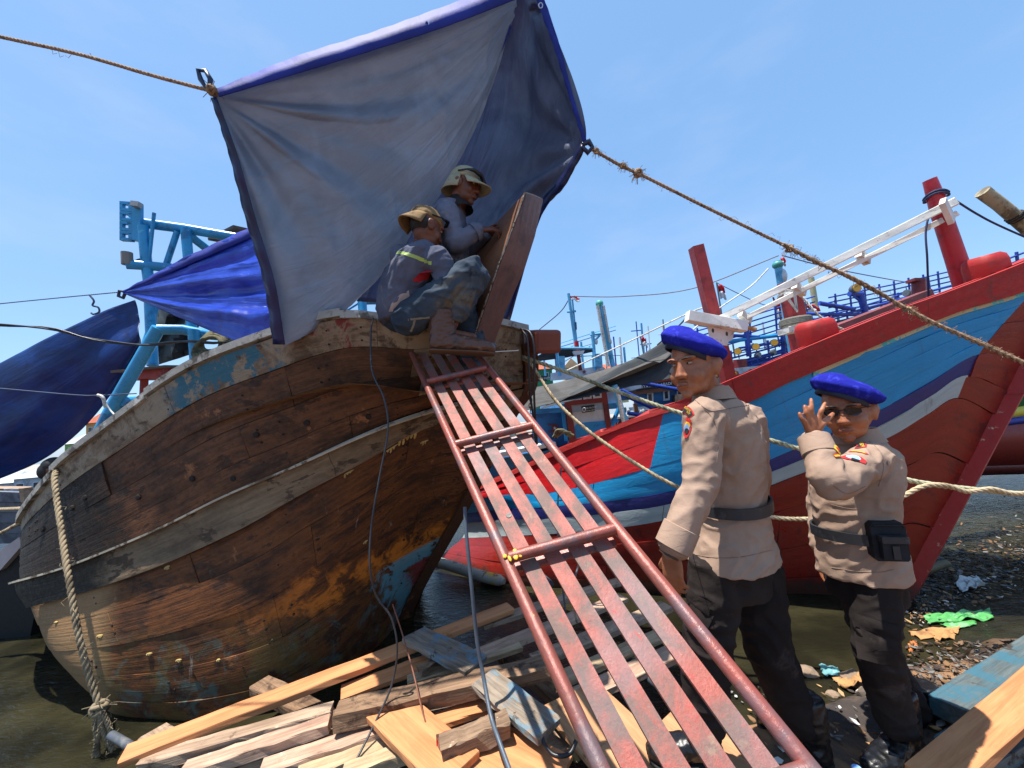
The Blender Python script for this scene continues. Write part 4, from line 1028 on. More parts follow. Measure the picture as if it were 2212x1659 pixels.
M_beige = paint('beige_rope', srgb(178, 160, 128), [(srgb(128, 108, 82), 10, .52, .62)], rough=.9, bscale=120)
M_hawser = paint('grey_hawser', srgb(140, 124, 98), [(srgb(92, 80, 62), 9, .5, .62)], rough=.95, bscale=120)
M_blk = paint('black_cable', srgb(26, 26, 30), [(srgb(60, 62, 68), 10, .6, .68)], rough=.4)
M_gcab = paint('grey_cable', srgb(84, 86, 88), [(srgb(130, 130, 126), 6, .55, .62), (srgb(90, 130, 170), 9, .68, .71)], rough=.5)
def knot(c, r, mat, parent, fray=10):
    mb = MB()
    for k in range(4):
        ax = Vector((random.uniform(-1, 1), random.uniform(-1, 1), random.uniform(-1, 1))).normalized(); sx = ax.orthogonal().normalized(); sy = ax.cross(sx)
        mb.tube([c + (sx * math.cos(a) + sy * math.sin(a)) * r for a in [i * math.pi / 7 for i in range(15)]], r * .42, 6)
    for k in range(fray):
        dv = Vector((random.uniform(-1, 1), random.uniform(-1, 1), random.uniform(-1, .6))).normalized()
        mb.tube([c, c + dv * r * 1.5, c + dv * r * 2.6 + Vector((0, 0, -r * .5))], r * .07, 4)
    return mb.build('knot', mat, parent, smooth=70)
q = rope('tarp_rope', [at(-60, 62, 2.2), at(0, 79, 2.18), at(170, 117, 2.15), at(330, 163, 2.12), at(455, 196, 2.1)], .010, M_jute, 'brown rope from the top left edge to the tarpaulin corner', fray=6)
knot(at(458, 195, 2.1), .022, M_jute, q, 14)
q = rope('tarp_rope', [at(1275, 320, 2.5), at(1340, 357, 2.5), at(1400, 385, 2.5), at(1530, 450, 2.5), at(1690, 528, 2.52), at(1800, 582, 2.52), at(1900, 634, 2.52), at(2020, 698, 2.5), at(2120, 740, 2.48), at(2260, 805, 2.45)], .0105, M_jute, 'frayed brown rope from the tarpaulin down to the right edge', fray=120)
for x, y, d, r in ((1288, 326, 2.5, .015), (1378, 374, 2.5, .022), (1345, 358, 2.5, .015), (1705, 537, 2.52, .02), (1960, 668, 2.5, .016)): knot(at(x, y, d), r, M_jute, q, 26)
rope_ex = MB(); rope_mesh(rope_ex, [at(1690, 527, 2.5), at(1760, 565, 2.5), at(1860, 610, 2.5), at(1980, 680, 2.49), at(2100, 735, 2.47), at(2260, 806, 2.44)], .013, 2, .09, 6, 120); rope_ex.build('doubled_strand', M_jute, q, smooth=70)
rope('line', [at(-40, 661, 3.3), at(0, 656, 3.3), at(130, 643, 3.25), at(258, 631, 3.2)], .005, paint('blue_grey_line', srgb(62, 76, 104), rough=.8), 'thin blue line tied to the blue tarpaulin flap corner', strands=2)
mb = MB(); mb.tube(catmull([at(193, 637, 3.22), at(203, 650, 3.22), at(200, 660, 3.22), at(212, 664, 3.22), at(214, 674, 3.22), at(202, 679, 3.22), at(197, 676, 3.22)], 26), .007, 7); tag(mb.build('line_end', paint('blue_grey_line', srgb(62, 76, 104)), smooth=60), 'curled rope end hanging like a hook from the thin blue line', 'rope')
rope('cable', [at(-40, 700, 3.0), at(0, 702, 3.0), at(110, 710, 3.05), at(200, 733, 3.1), at(310, 745, 3.1), at(400, 737, 3.05), at(480, 740, 3.0), at(600, 715, 2.9)], .012, M_blk, 'thick black double cable crossing the blue gantry', 'cable', strands=2, pitch=.8)
rope('line', [at(-40, 836, 3.2), at(0, 839, 3.2), at(160, 853, 3.2), at(215, 854, 3.2), at(295, 850, 3.3)], .005, paint('blue_grey_line', srgb(62, 76, 104)), 'thin line in front of the dark blue tarpaulin', strands=1)
mb = MB(); rope_mesh(mb, [at(210, 853, 3.2), at(222, 862, 3.2), at(240, 888, 3.2), at(256, 903, 3.15)], .006, 1); rope_mesh(mb, [at(211, 853, 3.2), at(222, 858, 3.2), at(228, 880, 3.2)], .012, 1); tag(mb.build('cord', M_wrope, smooth=60), 'white cord hanging beside the blue gantry leg', 'rope')
# mooring line over the stern quarter, knotted with frayed ends
q = rope('hawser', [at(150, 1015, 3.15), at(128, 1014, 2.98), at(118, 1030, 2.84), at(122, 1075, 2.74), at(136, 1170, 2.58), at(150, 1260, 2.44), at(172, 1380, 2.36), at(196, 1470, 2.34), at(214, 1522, 2.32)], .0175, M_hawser, 'thick grey hawser hanging down the left end of the old hull', fray=30)
knot(at(215, 1530, 2.32), .034, M_hawser, q, 16)
for pts in ([(212, 1535), (205, 1560), (210, 1600), (212, 1648)], [(218, 1535), (222, 1575), (238, 1610), (244, 1622)], [(216, 1535), (215, 1580), (207, 1615), (204, 1640)], [(220, 1535), (236, 1570), (240, 1592)]):
    mb = MB(); rope_mesh(mb, [at(x, y, 2.3) for x, y in pts], .013, 3, .06, 6, 16); mb.build('frayed_end', M_hawser, q, smooth=70)
rope('mooring_rope', [at(-60, 1101, 3.6), at(0, 1100, 3.6), at(50, 1098, 3.4)], .016, M_hawser, 'upper grey mooring rope at the left edge running to the old hull')
rope('mooring_rope', [at(-60, 1180, 3.6), at(0, 1152, 3.6), at(45, 1128, 3.4)], .016, M_hawser, 'lower grey mooring rope at the left edge slanting up to the old hull')
# mooring lines from the bow to the right
rope('mooring_rope', [at(1128, 770, 3.2), at(1150, 778, 3.12), at(1230, 806, 3.0), at(1340, 848, 2.85), at(1470, 892, 2.68), at(1660, 950, 2.5), at(1735, 972, 2.45), at(1935, 1030, 2.35), at(2010, 1046, 2.32), at(2110, 1058, 2.3), at(2260, 1072, 2.3)], .0155, M_moor, 'thick greenish mooring rope from the old bow past both officers', pitch=.11)
rope('mooring_rope', [at(1130, 775, 3.2), at(1150, 790, 3.1), at(1200, 865, 2.95), at(1270, 930, 2.82), at(1340, 980, 2.7), at(1400, 1018, 2.62), at(1460, 1050, 2.55), at(1560, 1092, 2.5), at(1665, 1117, 2.45), at(1760, 1120, 2.42), at(1860, 1105, 2.38), at(1940, 1077, 2.33), at(1990, 1052, 2.3), at(2040, 1048, 2.29), at(2090, 1062, 2.28), at(2140, 1056, 2.28), at(2190, 1066, 2.27), at(2260, 1062, 2.27)], .0135, M_beige, 'beige mooring rope sagging lower past the officers and twisting round the other', pitch=.10)
# cables hanging off the old boat
rope('cable', [at(806, 686, 2.42), at(801, 720, 2.40), at(804, 800, 2.28), at(830, 862, 2.2), at(838, 930, 2.15), at(820, 1030, 2.1), at(803, 1130, 2.05), at(799, 1220, 2.0), at(812, 1285, 2.0), at(845, 1335, 2.0), at(858, 1400, 1.98), at(846, 1480, 1.95), at(806, 1570, 1.85), at(755, 1670, 1.7)], .0052, paint('dark_grey_cable', srgb(48, 50, 54), [(srgb(90, 92, 94), 5, .58, .64)], rough=.5), 'dark cable hanging down the old hull to the planks', 'cable', strands=1, seg=8)
rope('cable', [at(1004, 1095, 2.0), at(1008, 1160, 1.95), at(1018, 1260, 1.9), at(1030, 1380, 1.86), at(1044, 1460, 1.82), at(1060, 1545, 1.7), at(1078, 1600, 1.6), at(1105, 1675, 1.5)], .0095, paint('blue_grey_cable', srgb(74, 86, 98), rough=.5), 'blue grey cable hanging left of the gangway', 'cable', strands=1, seg=8)
rope('cord', [at(848, 1305, 2.2), at(870, 1372, 2.15), at(892, 1450, 2.0), at(915, 1545, 1.85), at(950, 1650, 1.75)], .004, paint('brown_cord', srgb(120, 76, 58), rough=.8), 'thin brown cord stretched down over the orange board', strands=1)
rope('cable', [at(1128, 712, 3.0), at(1140, 740, 2.95), at(1145, 840, 2.92), at(1152, 905, 2.92), at(1158, 965, 2.95)], .008, M_blk, 'inner black cable hanging off the bow of the old boat', 'cable', strands=1)
rope('cable', [at(1126, 710, 3.05), at(1146, 720, 2.95), at(1154, 760, 2.9), at(1154, 860, 2.9), at(1160, 960, 2.95)], .009, M_blk, 'outer black cable looping off the bow of the old boat', 'cable', strands=1)
rope('cord', [at(1268, 1180, 2.4), at(1262, 1000, 2.5), at(1260, 960, 2.6), at(1245, 1220, 2.2), at(1238, 1290, 2.1), at(1246, 1340, 2.1)][:1] + [at(1244, 1240, 2.2), at(1238, 1300, 2.1), at(1246, 1345, 2.1)], .006, M_gcab, 'grey wire seen between the gangway slats', strands=1)
rope('cord', [at(1212, 1010, 3.2), at(1205, 1090, 3.1), at(1206, 1160, 3.0), at(1212, 1230, 2.9), at(1222, 1330, 2.8)], .007, M_gcab, 'long grey wire hanging behind the gangway in front of the red boat', strands=1)
rope('cable', [at(1170, 1588, 1.7), at(1178, 1612, 1.66), at(1200, 1632, 1.62), at(1230, 1628, 1.62), at(1245, 1600, 1.65)], .009, M_blk, 'black hose loop at the gangway foot', 'cable', strands=1)
# chain at the bow
ch = thing('anchor_chain', at(1150, 930, 3.3), 'rusty chain hanging under the bow of the old boat', 'chain')
M_chain = paint('rusty_chain', srgb(96, 76, 62), [(srgb(140, 96, 66), 20, .5, .6)], rough=.8, metal=.2)
for k in range(14):
    c = at(1143 + k * .9 + 2 * math.sin(k), 850 + k * 6.6, 3.3); a0 = (k % 2) * 1.57
    mb = MB(); mb.tube([c + Vector((math.cos(a0) * .010 * math.cos(a), math.sin(a0) * .010 * math.cos(a), .019 * math.sin(a))) for a in [i * math.pi / 6 for i in range(13)]], .0045, 5); mb.build('link', M_chain, ch, smooth=60)
mb = MB(); mb.tube([at(925 + 40, 766, 2.28), at(1120, 757, 2.5)], .0035, 6); tag(mb.build('welding_rod', paint('pale_rod', srgb(210, 204, 190), rough=.5)), 'thin pale rod sticking out from under the worker boot', 'rod')
# lines of the red boat
rope('line', [at(2010, 452, 3.2), at(2000, 500, 3.2), at(2003, 560, 3.2), at(2006, 650, 3.3)], .008, paint('blue_black_line', srgb(44, 50, 84), rough=.8), 'dark line hanging from the white beam near the right red post', strands=1)
rope('line', [at(2062, 432, 3.08), at(2110, 462, 3.1), at(2160, 488, 3.1), at(2260, 532, 3.2)], .008, paint('blue_black_line', srgb(44, 50, 84)), 'dark line from the right red post to the right edge', strands=1)
mb = MB()
c = at(2022, 426, 3.2)
for k in range(2): mb.tube([c + Vector((.072 * math.cos(a), .072 * math.sin(a), .012 * math.sin(a * 2) + .02 * k)) for a in [i * math.pi / 9 for i in range(19)]], .009, 6)
tag(mb.build('lashing', paint('blue_black_line', srgb(44, 50, 84)), smooth=60), 'dark lashing round the top of the right red post', 'rope')
rope('line', [at(1732, 640, 4.1), at(1780, 690, 4.0), at(1850, 722, 4.0), at(1910, 728, 4.0), at(1960, 718, 4.0), at(2000, 702, 4.0)], .012, M_wrope, 'white rope sagging behind the red rail', strands=2)
# ================================================================= PEOPLE
from mathutils.bvhtree import BVHTree
def skin_mat(name, col, dark):
    t = NT(name); ob = t.coord('Object'); n = t.noise(ob, 14, 5, .6); f = t.noise(ob, 120, 4, .6)
    c = t.mix(t.ramp(n, .35, .68), dark, col)
    t.set(c, .48, 0, .4, f, .15, .002)
    t.b.inputs['Subsurface Weight'].default_value = .12; t.b.inputs['Subsurface Radius'].default_value = (.012, .005, .003); t.b.inputs['Subsurface Scale'].default_value = .5
    return t.m
def cloth_mat(name, col, dark, layers=(), rough=.85, bs=400, st=.25):
    if name in _mats: return _mats[name]
    t = NT(name); ob = t.coord('Object'); n = t.noise(ob, 4, 5, .6, .5); f = t.noise(ob, bs, 3, .6); w_ = t.noise(t.coord('Object', (1, 1, 1.6)), 16, 4, .55, .8)
    c = t.mix(t.ramp(n, .32, .70), dark, col)
    for col2, scl, lo, hi in layers: c = t.mix(t.ramp(t.noise(ob, scl, 7, .68, .5), lo, hi), c, col2)
    h = t.math('ADD', t.math('MULTIPLY', f, .15), w_)
    t.set(c, rough, 0, .2, h, st, .012); t.b.inputs['Specular IOR Level'].default_value = .1
    _mats[name] = t.m; return t.m
def ring(c, ax, ay, n=22, e=2.3):
    q = []
    for i in range(n):
        a = 2 * math.pi * i / n; ca, sa = math.cos(a), math.sin(a); den = (abs(ca) ** e + abs(sa) ** e) ** (1 / e)
        q.append(c + ax * (ca / den) + ay * (sa / den))
    return q
def chain(mb, pts, rad, seg=14, sub=4, ends=True):
    """closed tapering limb with rounded ends"""
    P = catmull(pts, (len(pts) - 1) * sub + 1); m = len(rad) - 1
    Rr_ = [max(.002, cr1([float(x) for x in rad], i / (len(P) - 1) * m)) for i in range(len(P))]
    if ends:
        d0 = (P[0] - P[1]).normalized(); d1 = (P[-1] - P[-2]).normalized()
        pre = [P[0] + d0 * Rr_[0] * k for k in (.98, .75, .4)]; prr = [Rr_[0] * k for k in (.12, .62, .9)]
        post = [P[-1] + d1 * Rr_[-1] * k for k in (.4, .75, .98)]; por = [Rr_[-1] * k for k in (.9, .62, .12)]
        P = pre + P + post; Rr_ = prr + Rr_ + por
    mb.tube(P, Rr_, seg)
def head_prims(mb, c, f, u, s=1.0, nk=None):
    f = f.normalized(); u = (u - f * u.dot(f)).normalized(); r = f.cross(u)
    M3 = Matrix(((r.x, f.x, u.x), (r.y, f.y, u.y), (r.z, f.z, u.z)))
    def E(p, a, b, d): mb.ell(c + M3 @ (Vector(p) * s), a * s, b * s, d * s, M3, 18, 12)
    E((0, -.012, .03), .079, .096, .085); E((0, .026, -.03), .068, .064, .085); E((0, .012, -.03), .075, .062, .066)
    E((0, .034, -.080), .057, .052, .038); E((0, .072, -.108), .022, .018, .018)
    E((0, .099, -.039), .019, .016, .013); E((.014, .092, -.042), .011, .012, .010); E((-.014, .092, -.042), .011, .012, .010)
    mb.tube([c + M3 @ (Vector(p) * s) for p in ((0, .080, .02), (0, .084, .004), (0, .097, -.03))], [.012 * s, .011 * s, .013 * s], 10)
    for k in (-1, 1):
        E((k * .033, .078, .022), .027, .014, .009); E((k * .036, .056, -.044), .030, .028, .032)
        E((k * .079, -.005, -.02), .012, .025, .034); E((k * .086, -.014, -.010), .010, .020, .022)
    E((0, .093, -.069), .024, .012, .006); E((0, .092, -.080), .020, .012, .007)
    return M3
def face_parts(body, c, M3, s, mats, look=(0, 1, 0)):
    def P(p): return c + M3 @ (Vector(p) * s)
    lk = (M3 @ Vector(look)).normalized()
    for k in (-1, 1):
        mb = MB(); e = P((k * .032, .079, .0035)); mb.ell(e, .0115 * s, .0095 * s, .0046 * s, M3, 12, 8); eo = mb.build('eye', mats['eye'], body, smooth=80)
        mb = MB(); mb.ell(e + lk * .0062 * s, .0052 * s, .0052 * s, .0042 * s, M3, 10, 6); mb.build('iris', mats['iris'], eo, smooth=80)
        mb = MB(); mb.tube([P((k * .014, .0945, .019)), P((k * .030, .0955, .0235)), P((k * .050, .0855, .0205))], [.0022 * s, .0032 * s, .0015 * s], 6); mb.build('eyebrow', mats['hair'], body, smooth=80)
    mb = MB(); mb.tube([P((-.022, .094, -.0745)), P((-.010, .1035, -.0738)), P((0, .1045, -.0745)), P((.010, .1035, -.0738)), P((.022, .094, -.0745))], [.0018 * s, .003 * s, .0035 * s, .003 * s, .0018 * s], 6); mb.build('mouth', mats['lip'], body, smooth=80)
def finger(mb, base, d, nrm, lens, curls, r):
    """chain of three bones that curl away from nrm (back of the hand)"""
    ax = d.cross(nrm).normalized(); p = base.copy(); pts = [p.copy()]; a = 0
    for l, c_ in zip(lens, curls):
        a += c_; dd = Quaternion(ax, -a) @ d; p = p + dd * l; pts.append(p.copy())
    chain(mb, pts, [r * 1.08, r * 1.0, r * .92, r * .78], 8, 3)
def hand(mb, wr, d, nrm, thumb, s=1.0, curls=((.35, .5, .3),) * 4, spread=.10, tcurl=(.25, .3)):
    d = d.normalized(); nrm = (nrm - d * nrm.dot(d)).normalized(); sd = d.cross(nrm).normalized()
    if sd.dot(thumb) < 0: sd = -sd
    for k, (off, kl, fl) in enumerate(((.030, .088, 1.0), (.011, .092, 1.1), (-.009, .088, 1.02), (-.027, .080, .82))):
        kn = wr + d * kl * s + sd * off * s
        chain(mb, [wr + sd * off * .55 * s, wr + d * kl * .5 * s + sd * off * .9 * s, kn], [.015 * s, .0145 * s, .0115 * s], 8, 3)
        fd = (d + sd * spread * (1.5 - k) * .6).normalized()
        finger(mb, kn, fd, nrm, (.040 * fl * s, .026 * fl * s, .021 * fl * s), curls[k], .0092 * s)
    td = (d * .75 + sd * .62 - nrm * .25).normalized()
    finger(mb, wr + d * .018 * s + sd * .022 * s - nrm * .006 * s, td, nrm, (.042 * s, .034 * s, .027 * s), (0,) + tcurl, .0115 * s)
def wrinkle(me, amp, sc=(11, 11, 17), rot=(0.4, 0.5, 0.2), seed=0.0, fine=.25, mask=None):
    me.update(); from mathutils import Euler
    Rm = Euler(rot).to_matrix(); co = [v.co.copy() for v in me.vertices]; nn = [v.normal.copy() for v in me.vertices]
    for i, (p, n) in enumerate(zip(co, nn)):
        q = Rm @ p; q = Vector((q.x * sc[0] + seed, q.y * sc[1], q.z * sc[2]))
        warp = Vector((noise.noise(q * .5 + Vector((7, 0, 0))), noise.noise(q * .5 + Vector((0, 7, 0))), 0)) * .9
        a = noise.noise(q + warp); k = (1 - min(1, abs(a) * 2.6)) - .45 + fine * noise.noise(q * 2.4)
        me.vertices[i].co = p + n * amp * k * (mask(p) if mask else 1.0)
    me.update()
def smooth_verts(me, it=2):
    b = bmesh.new(); b.from_mesh(me)
    for _ in range(it): bmesh.ops.smooth_vert(b, verts=b.verts, factor=.5, use_axis_x=True, use_axis_y=True, use_axis_z=True)
    b.to_mesh(me); b.free()
def boot(parent, ank, toe_dir, up, mat, matsole, L=.29, H=.20, w=.052, k=1.0):
    """laced boot or gum boot standing under the ankle"""
    f = toe_dir.normalized(); u = (up - f * up.dot(f)).normalized(); r = f.cross(u)
    base = ank - u * .085
    def sec(x, zc, hw, hh): return ring(base + f * x * k + u * zc * k, r * hw * k, u * hh * k, 16, 2.6)
    mb = MB()
    mb.loft([sec(-.085, .045, w * .55, .025), sec(-.078, .045, w * .85, .040), sec(-.03, .05, w * .92, .05), sec(.03, .05, w * .95, .05), sec(.09, .044, w * 1.02, .043), sec(.14, .038, w * 1.08, .038), sec(.18, .035, w * 1.0, .034), sec(L - .095, .032, w * .82, .029), sec(L - .08, .028, w * .5, .018)])
    mb.loft([ring(base + u * (.05 + H * t) * k - f * (.02 + .012 * math.sin(t * 3)) * k, r * (w * .95 + .008 * t) * k, f * (.062 + .006 * t) * k, 16) for t in (0, .25, .5, .75, 1.0)])
    me = remesh(mb, .006, 3); wrinkle(me, .004, (26, 26, 34), (0, .3, 0), ank.x)
    o = link_mesh(me, 'boot', mat, parent)
    mb = MB(); mb.loft([sec(x, .006, hw * w, .007) for x, hw in ((-.086, .6), (-.07, .95), (0, .98), (.09, 1.08), (.15, 1.14), (.185, 1.02), (L - .082, .62))])
    mb.build('sole', matsole, o, smooth=50); return o
def beret(parent, c, xa, ya, za, mat, mband, sx=1.0, band_off=(-.02, 0, 0), badge=True, hgt=1.0):
    """soft crown pulled over to +x with a tight dark band below"""
    prof = [(0.012, .0436), (.035, .043), (.07, .037), (.098, .025), (.116, .008), (.121, -.006), (.113, -.020), (.098, -.030), (.084, -.036), (.06, -.036), (.001, -.034)]
    rings = []
    for r_, z in prof:
        q = []
        for i in range(36):
            a = 2 * math.pi * i / 36; x, y = math.cos(a), math.sin(a)
            k = 1.0 + .10 * max(0, x); dz = -.020 * x * (r_ / .12) * hgt + .012 * max(0, -x) ** 3 * (1 if z > 0 else .2)
            sh = band_off[0] * (1 if z < -.025 else (0 if z > -.006 else .5))
            q.append(c + xa * (x * r_ * k * sx + sh) + ya * (y * r_ * .96) + za * (z * hgt + dz))
        rings.append(q)
    mb = MB(); mb.loft(rings); me = remesh(mb, .005, 6); wrinkle(me, .0035, (12, 12, 12), (0, 0, 0), c.x)
    o = link_mesh(me, 'beret', mat, parent)
    mb = MB(); rg = []
    for r_, z in ((.083, -.030), (.0855, -.034), (.0855, -.052), (.083, -.054), (.079, -.052), (.079, -.032)):
        rg.append([c + xa * (math.cos(a) * r_ * sx * .98 + band_off[0]) + ya * (math.sin(a) * r_ * 1.08) + za * (z - .022 * math.cos(a) * .7) for a in [2 * math.pi * i / 32 for i in range(32)]])
    rg.append(rg[0]); mb.loft(rg, cap=False); mb.build('beret_band', mband, o, smooth=60)
    return o
def bvh_of(o): return BVHTree.FromPolygons([v.co.copy() for v in o.data.vertices], [tuple(p.vertices) for p in o.data.polygons])
def decal(tree, x, y, shape, mat, parent, name, off=.002, ups=None, scale=1.0, fallback=1.5, rot=0.0):
    """small patch sewn on the garment at the spot seen at x, y; outline shape in metres, laid onto the cloth"""
    dv = (at(x, y, 1.0) - CAM).normalized(); hit, nrm, _, _ = tree.ray_cast(CAM, dv)
    if hit is None: return None
    if nrm.dot(dv) > 0: nrm = -nrm
    u = (ups or _up); u = (u - nrm * u.dot(nrm)).normalized(); r = u.cross(nrm).normalized()
    if r.dot(_rt) < 0: r = -r
    u2 = u * math.cos(rot) - r * math.sin(rot); r2 = r * math.cos(rot) + u * math.sin(rot)
    def put(a, b):
        p = hit + (r2 * a + u2 * b) * scale
        h, n_, _, _ = tree.ray_cast(p + nrm * .08, -nrm, .2)
        return (h + nrm * off) if h is not None else p + nrm * off
    mb = MB()
    if isinstance(shape, str):
        cu = bpy.data.curves.new('t', 'FONT'); cu.body = shape; cu.size = 1.0; cu.align_x = 'CENTER'; cu.align_y = 'CENTER'
        to = bpy.data.objects.new('t', cu); COL.objects.link(to); dg = bpy.context.evaluated_depsgraph_get(); me = bpy.data.meshes.new_from_object(to.evaluated_get(dg))
        bpy.data.objects.remove(to); bpy.data.curves.remove(cu)
        mb.add([put(v.co.x, v.co.y) for v in me.vertices], [tuple(p.vertices) for p in me.polygons]); bpy.data.meshes.remove(me)
        return mb.build(name, mat, parent)
    n = len(shape); cx = sum(p[0] for p in shape) / n; cy = sum(p[1] for p in shape) / n
    vs_ = [put(cx, cy)]; fs_ = []
    for k in (.35, .7, 1.0): vs_ += [put(lerp(cx, a, k), lerp(cy, b, k)) for a, b in shape]
    for i in range(n):
        j = (i + 1) % n; fs_.append((0, 1 + i, 1 + j))
        for k in range(2): fs_.append((1 + k * n + i, 1 + (k + 1) * n + i, 1 + (k + 1) * n + j, 1 + k * n + j))
    mb.add(vs_, fs_); return mb.build(name, mat, parent, smooth=80)
def rect(w_, h_): return [(-w_ / 2, -h_ / 2), (0, -h_ / 2), (w_ / 2, -h_ / 2), (w_ / 2, 0), (w_ / 2, h_ / 2), (0, h_ / 2), (-w_ / 2, h_ / 2), (-w_ / 2, 0)]
def arcband(w_, h_, bow): 
    xs_ = [-.5, -.3, -.1, .1, .3, .5]
    return [(x * w_, -h_ / 2 - bow * (x * 2) ** 2) for x in xs_] + [(x * w_ * 1.12, h_ / 2 - bow * (x * 2) ** 2) for x in reversed(xs_)]
def oval(a, b, n=14): return [(a * math.cos(2 * math.pi * i / n), b * math.sin(2 * math.pi * i / n)) for i in range(n)]
FM = dict(eye=paint('eye_white', srgb(158, 140, 126), rough=.3, var=.02), iris=paint('iris_dark', srgb(24, 16, 12), rough=.15), hair=paint('black_hair', srgb(20, 17, 16), rough=.6), lip=paint('lip_dark', srgb(118, 66, 52), rough=.5))
M_skin1 = skin_mat('skin_tan', srgb(166, 108, 76), srgb(140, 86, 58))
M_skin2 = skin_mat('skin_warm', srgb(176, 112, 76), srgb(146, 88, 58))
M_skin3 = skin_mat('skin_deep', srgb(118, 72, 52), srgb(92, 54, 38))
M_khaki = cloth_mat('khaki_shirt', srgb(166, 140, 122), srgb(150, 126, 109))
M_blackp = cloth_mat('black_trousers', srgb(50, 44, 42), srgb(36, 31, 30), [(srgb(64, 56, 53), 6, .58, .7)], .9)
M_beret = cloth_mat('royal_blue_felt', srgb(38, 44, 156), srgb(30, 34, 132), [(srgb(52, 58, 168), 30, .52, .66)], .95, 260)
M_bband = paint('navy_band', srgb(20, 22, 40), rough=.6)
M_belt = paint('black_belt', srgb(36, 38, 42), [(srgb(58, 60, 64), 20, .56, .64)], rough=.5)
M_boot = paint('black_leather', srgb(20, 20, 21), [(srgb(46, 40, 36), 8, .58, .68)], rough=.33, bstr=.3, bscale=60)
M_sole = paint('black_sole', srgb(24, 22, 20), rough=.8)
M_pr, M_py, M_pk, M_pb = paint('patch_red', srgb(196, 36, 32), rough=.8), paint('patch_yellow', srgb(226, 178, 48), rough=.8), paint('patch_black', srgb(26, 24, 26), rough=.8), paint('patch_blue', srgb(140, 178, 214), rough=.8)
M_pw = paint('patch_white', srgb(226, 226, 226), rough=.7)
def clothed(P, J, torso, sh_r, tr_r, side, fwd, shirt_m, trou_m, skin_m, hands, arms=('L', 'R'), amp=.007, belt=None, vox=.0065, sleeve_scale=1.0, torso_amp=1.0):
    """torso: list of (centre, half width, half depth) hem to neck. Returns body, shirt, trousers"""
    mb = MB()
    M3 = head_prims(mb, J['head'], J['hf'], J['hu'], J.get('hs', 1.0))
    chain(mb, [J['head'] - J['hu'] * .05 - J['hf'] * .02, J['neck'], J['neck'].lerp(torso[-2][0], .6)], [.054, .056, .075], 16)
    mb.loft([ring(c, side * a * .82, fwd * b * .82) for c, a, b in torso[1:]])
    for s_ in 'LR':
        chain(mb, [J[s_ + 'sh'], J[s_ + 'el'], J[s_ + 'wr']], [.046, .040, .026], 12)
        chain(mb, [J[s_ + 'hip'], J[s_ + 'kn'], J[s_ + 'an']], [.058, .046, .030], 12)
        ft = J[s_ + 'toe'].normalized(); chain(mb, [J[s_ + 'an'] - Vector((0, 0, .045)) - ft * .03, J[s_ + 'an'] - Vector((0, 0, .058)) + ft * .12], [.03, .022], 10)
    for h in hands: h(mb)
    body = link_mesh(remesh(mb, .0048, 3), 'body', skin_m, P)
    face_parts(body, J['head'], M3, J.get('hs', 1.0), FM, J.get('look', (0, 1, 0)))
    mb = MB(); mb.loft([ring(c, side * a, fwd * b) for c, a, b in torso])
    for s_ in arms:
        a, b, c = J[s_ + 'sh'], J[s_ + 'el'], J[s_ + 'wr']; k = sleeve_scale
        chain(mb, [a.lerp(torso[-3][0], .25), a, a.lerp(b, .5), b, b.lerp(c, .5), b.lerp(c, J.get('sleeve', .90))], [sh_r[0] * k, sh_r[0] * k, sh_r[1] * k, sh_r[2] * k, sh_r[3] * k, sh_r[4] * k], 16, 4, ends=True)
    me = remesh(mb, vox, 5); wrinkle(me, amp, seed=J['head'].x * 3)
    shirt = link_mesh(me, 'shirt', shirt_m, P)
    mb = MB(); hc = (J['Lhip'] + J['Rhip']) / 2
    if J.get('hip_ring'): mb.loft([ring(c, side * a, fwd * b) for c, a, b in J['hip_ring']])
    for s_ in 'LR':
        a, b, c = J[s_ + 'hip'], J[s_ + 'kn'], J[s_ + 'an']
        chain(mb, [a.lerp(hc, .2) + (a - b).normalized() * .03, a, a.lerp(b, .5), b, b.lerp(c, .5 * J.get('trou' + s_, .88) / .88), b.lerp(c, J.get('trou' + s_, .88))], [tr_r[0], tr_r[0], tr_r[1], tr_r[2], tr_r[3], tr_r[4]], 18, 4)
    me = remesh(mb, vox, 5); wrinkle(me, amp * 1.25, (8, 8, 15), (.2, -.4, .3), seed=J['head'].x * 5 + 2)
    if J.get('hip_ring'):
        hz_ = torso[0][0].z + .03; ax_ = torso[0][0]
        for v in me.vertices:
            k = max(0, min(1, (v.co.z - hz_) / .05)); d_ = Vector((v.co.x - ax_.x, v.co.y - ax_.y, 0)); v.co -= d_ * .28 * k
    trousers = link_mesh(me, 'trousers', trou_m, P)
    return body, shirt, trousers, M3

# ---------------------------------------------------------------- tall officer seen from behind
Z = Vector((0, 0, 1))
f1 = Vector((-.80, .60, 0)); s1 = Vector((-.60, -.80, 0))          # facing, towards own left
J = dict(head=at(1500, 786, 1.56), hf=Vector((-.84, -.52, -.06)).normalized(), hu=Vector((-.04, -.03, 1)).normalized(), hs=1.07, look=(.45, 1, 0),
  neck=at(1530, 846, 1.60), Lsh=at(1520, 902, 1.46), Rsh=at(1618, 912, 1.76), Lel=at(1512, 1045, 1.40), Lwr=at(1462, 1184, 1.37), Rel=at(1632, 1050, 1.86), Rwr=at(1600, 1170, 1.86),
  Lhip=at(1548, 1190, 1.56), Rhip=at(1632, 1190, 1.70), Lkn=at(1530, 1390, 1.52), Lan=at(1516, 1580, 1.57), Rkn=at(1655, 1385, 1.63), Ran=at(1728, 1572, 1.63), Ltoe=Vector((-.9, .1, 0)), Rtoe=Vector((-.35, .9, 0)))
J['hip_ring'] = [(at(1588, 1150, 1.62), .140, .10), (at(1588, 1210, 1.62), .170, .125), (at(1588, 1270, 1.62), .172, .13)]
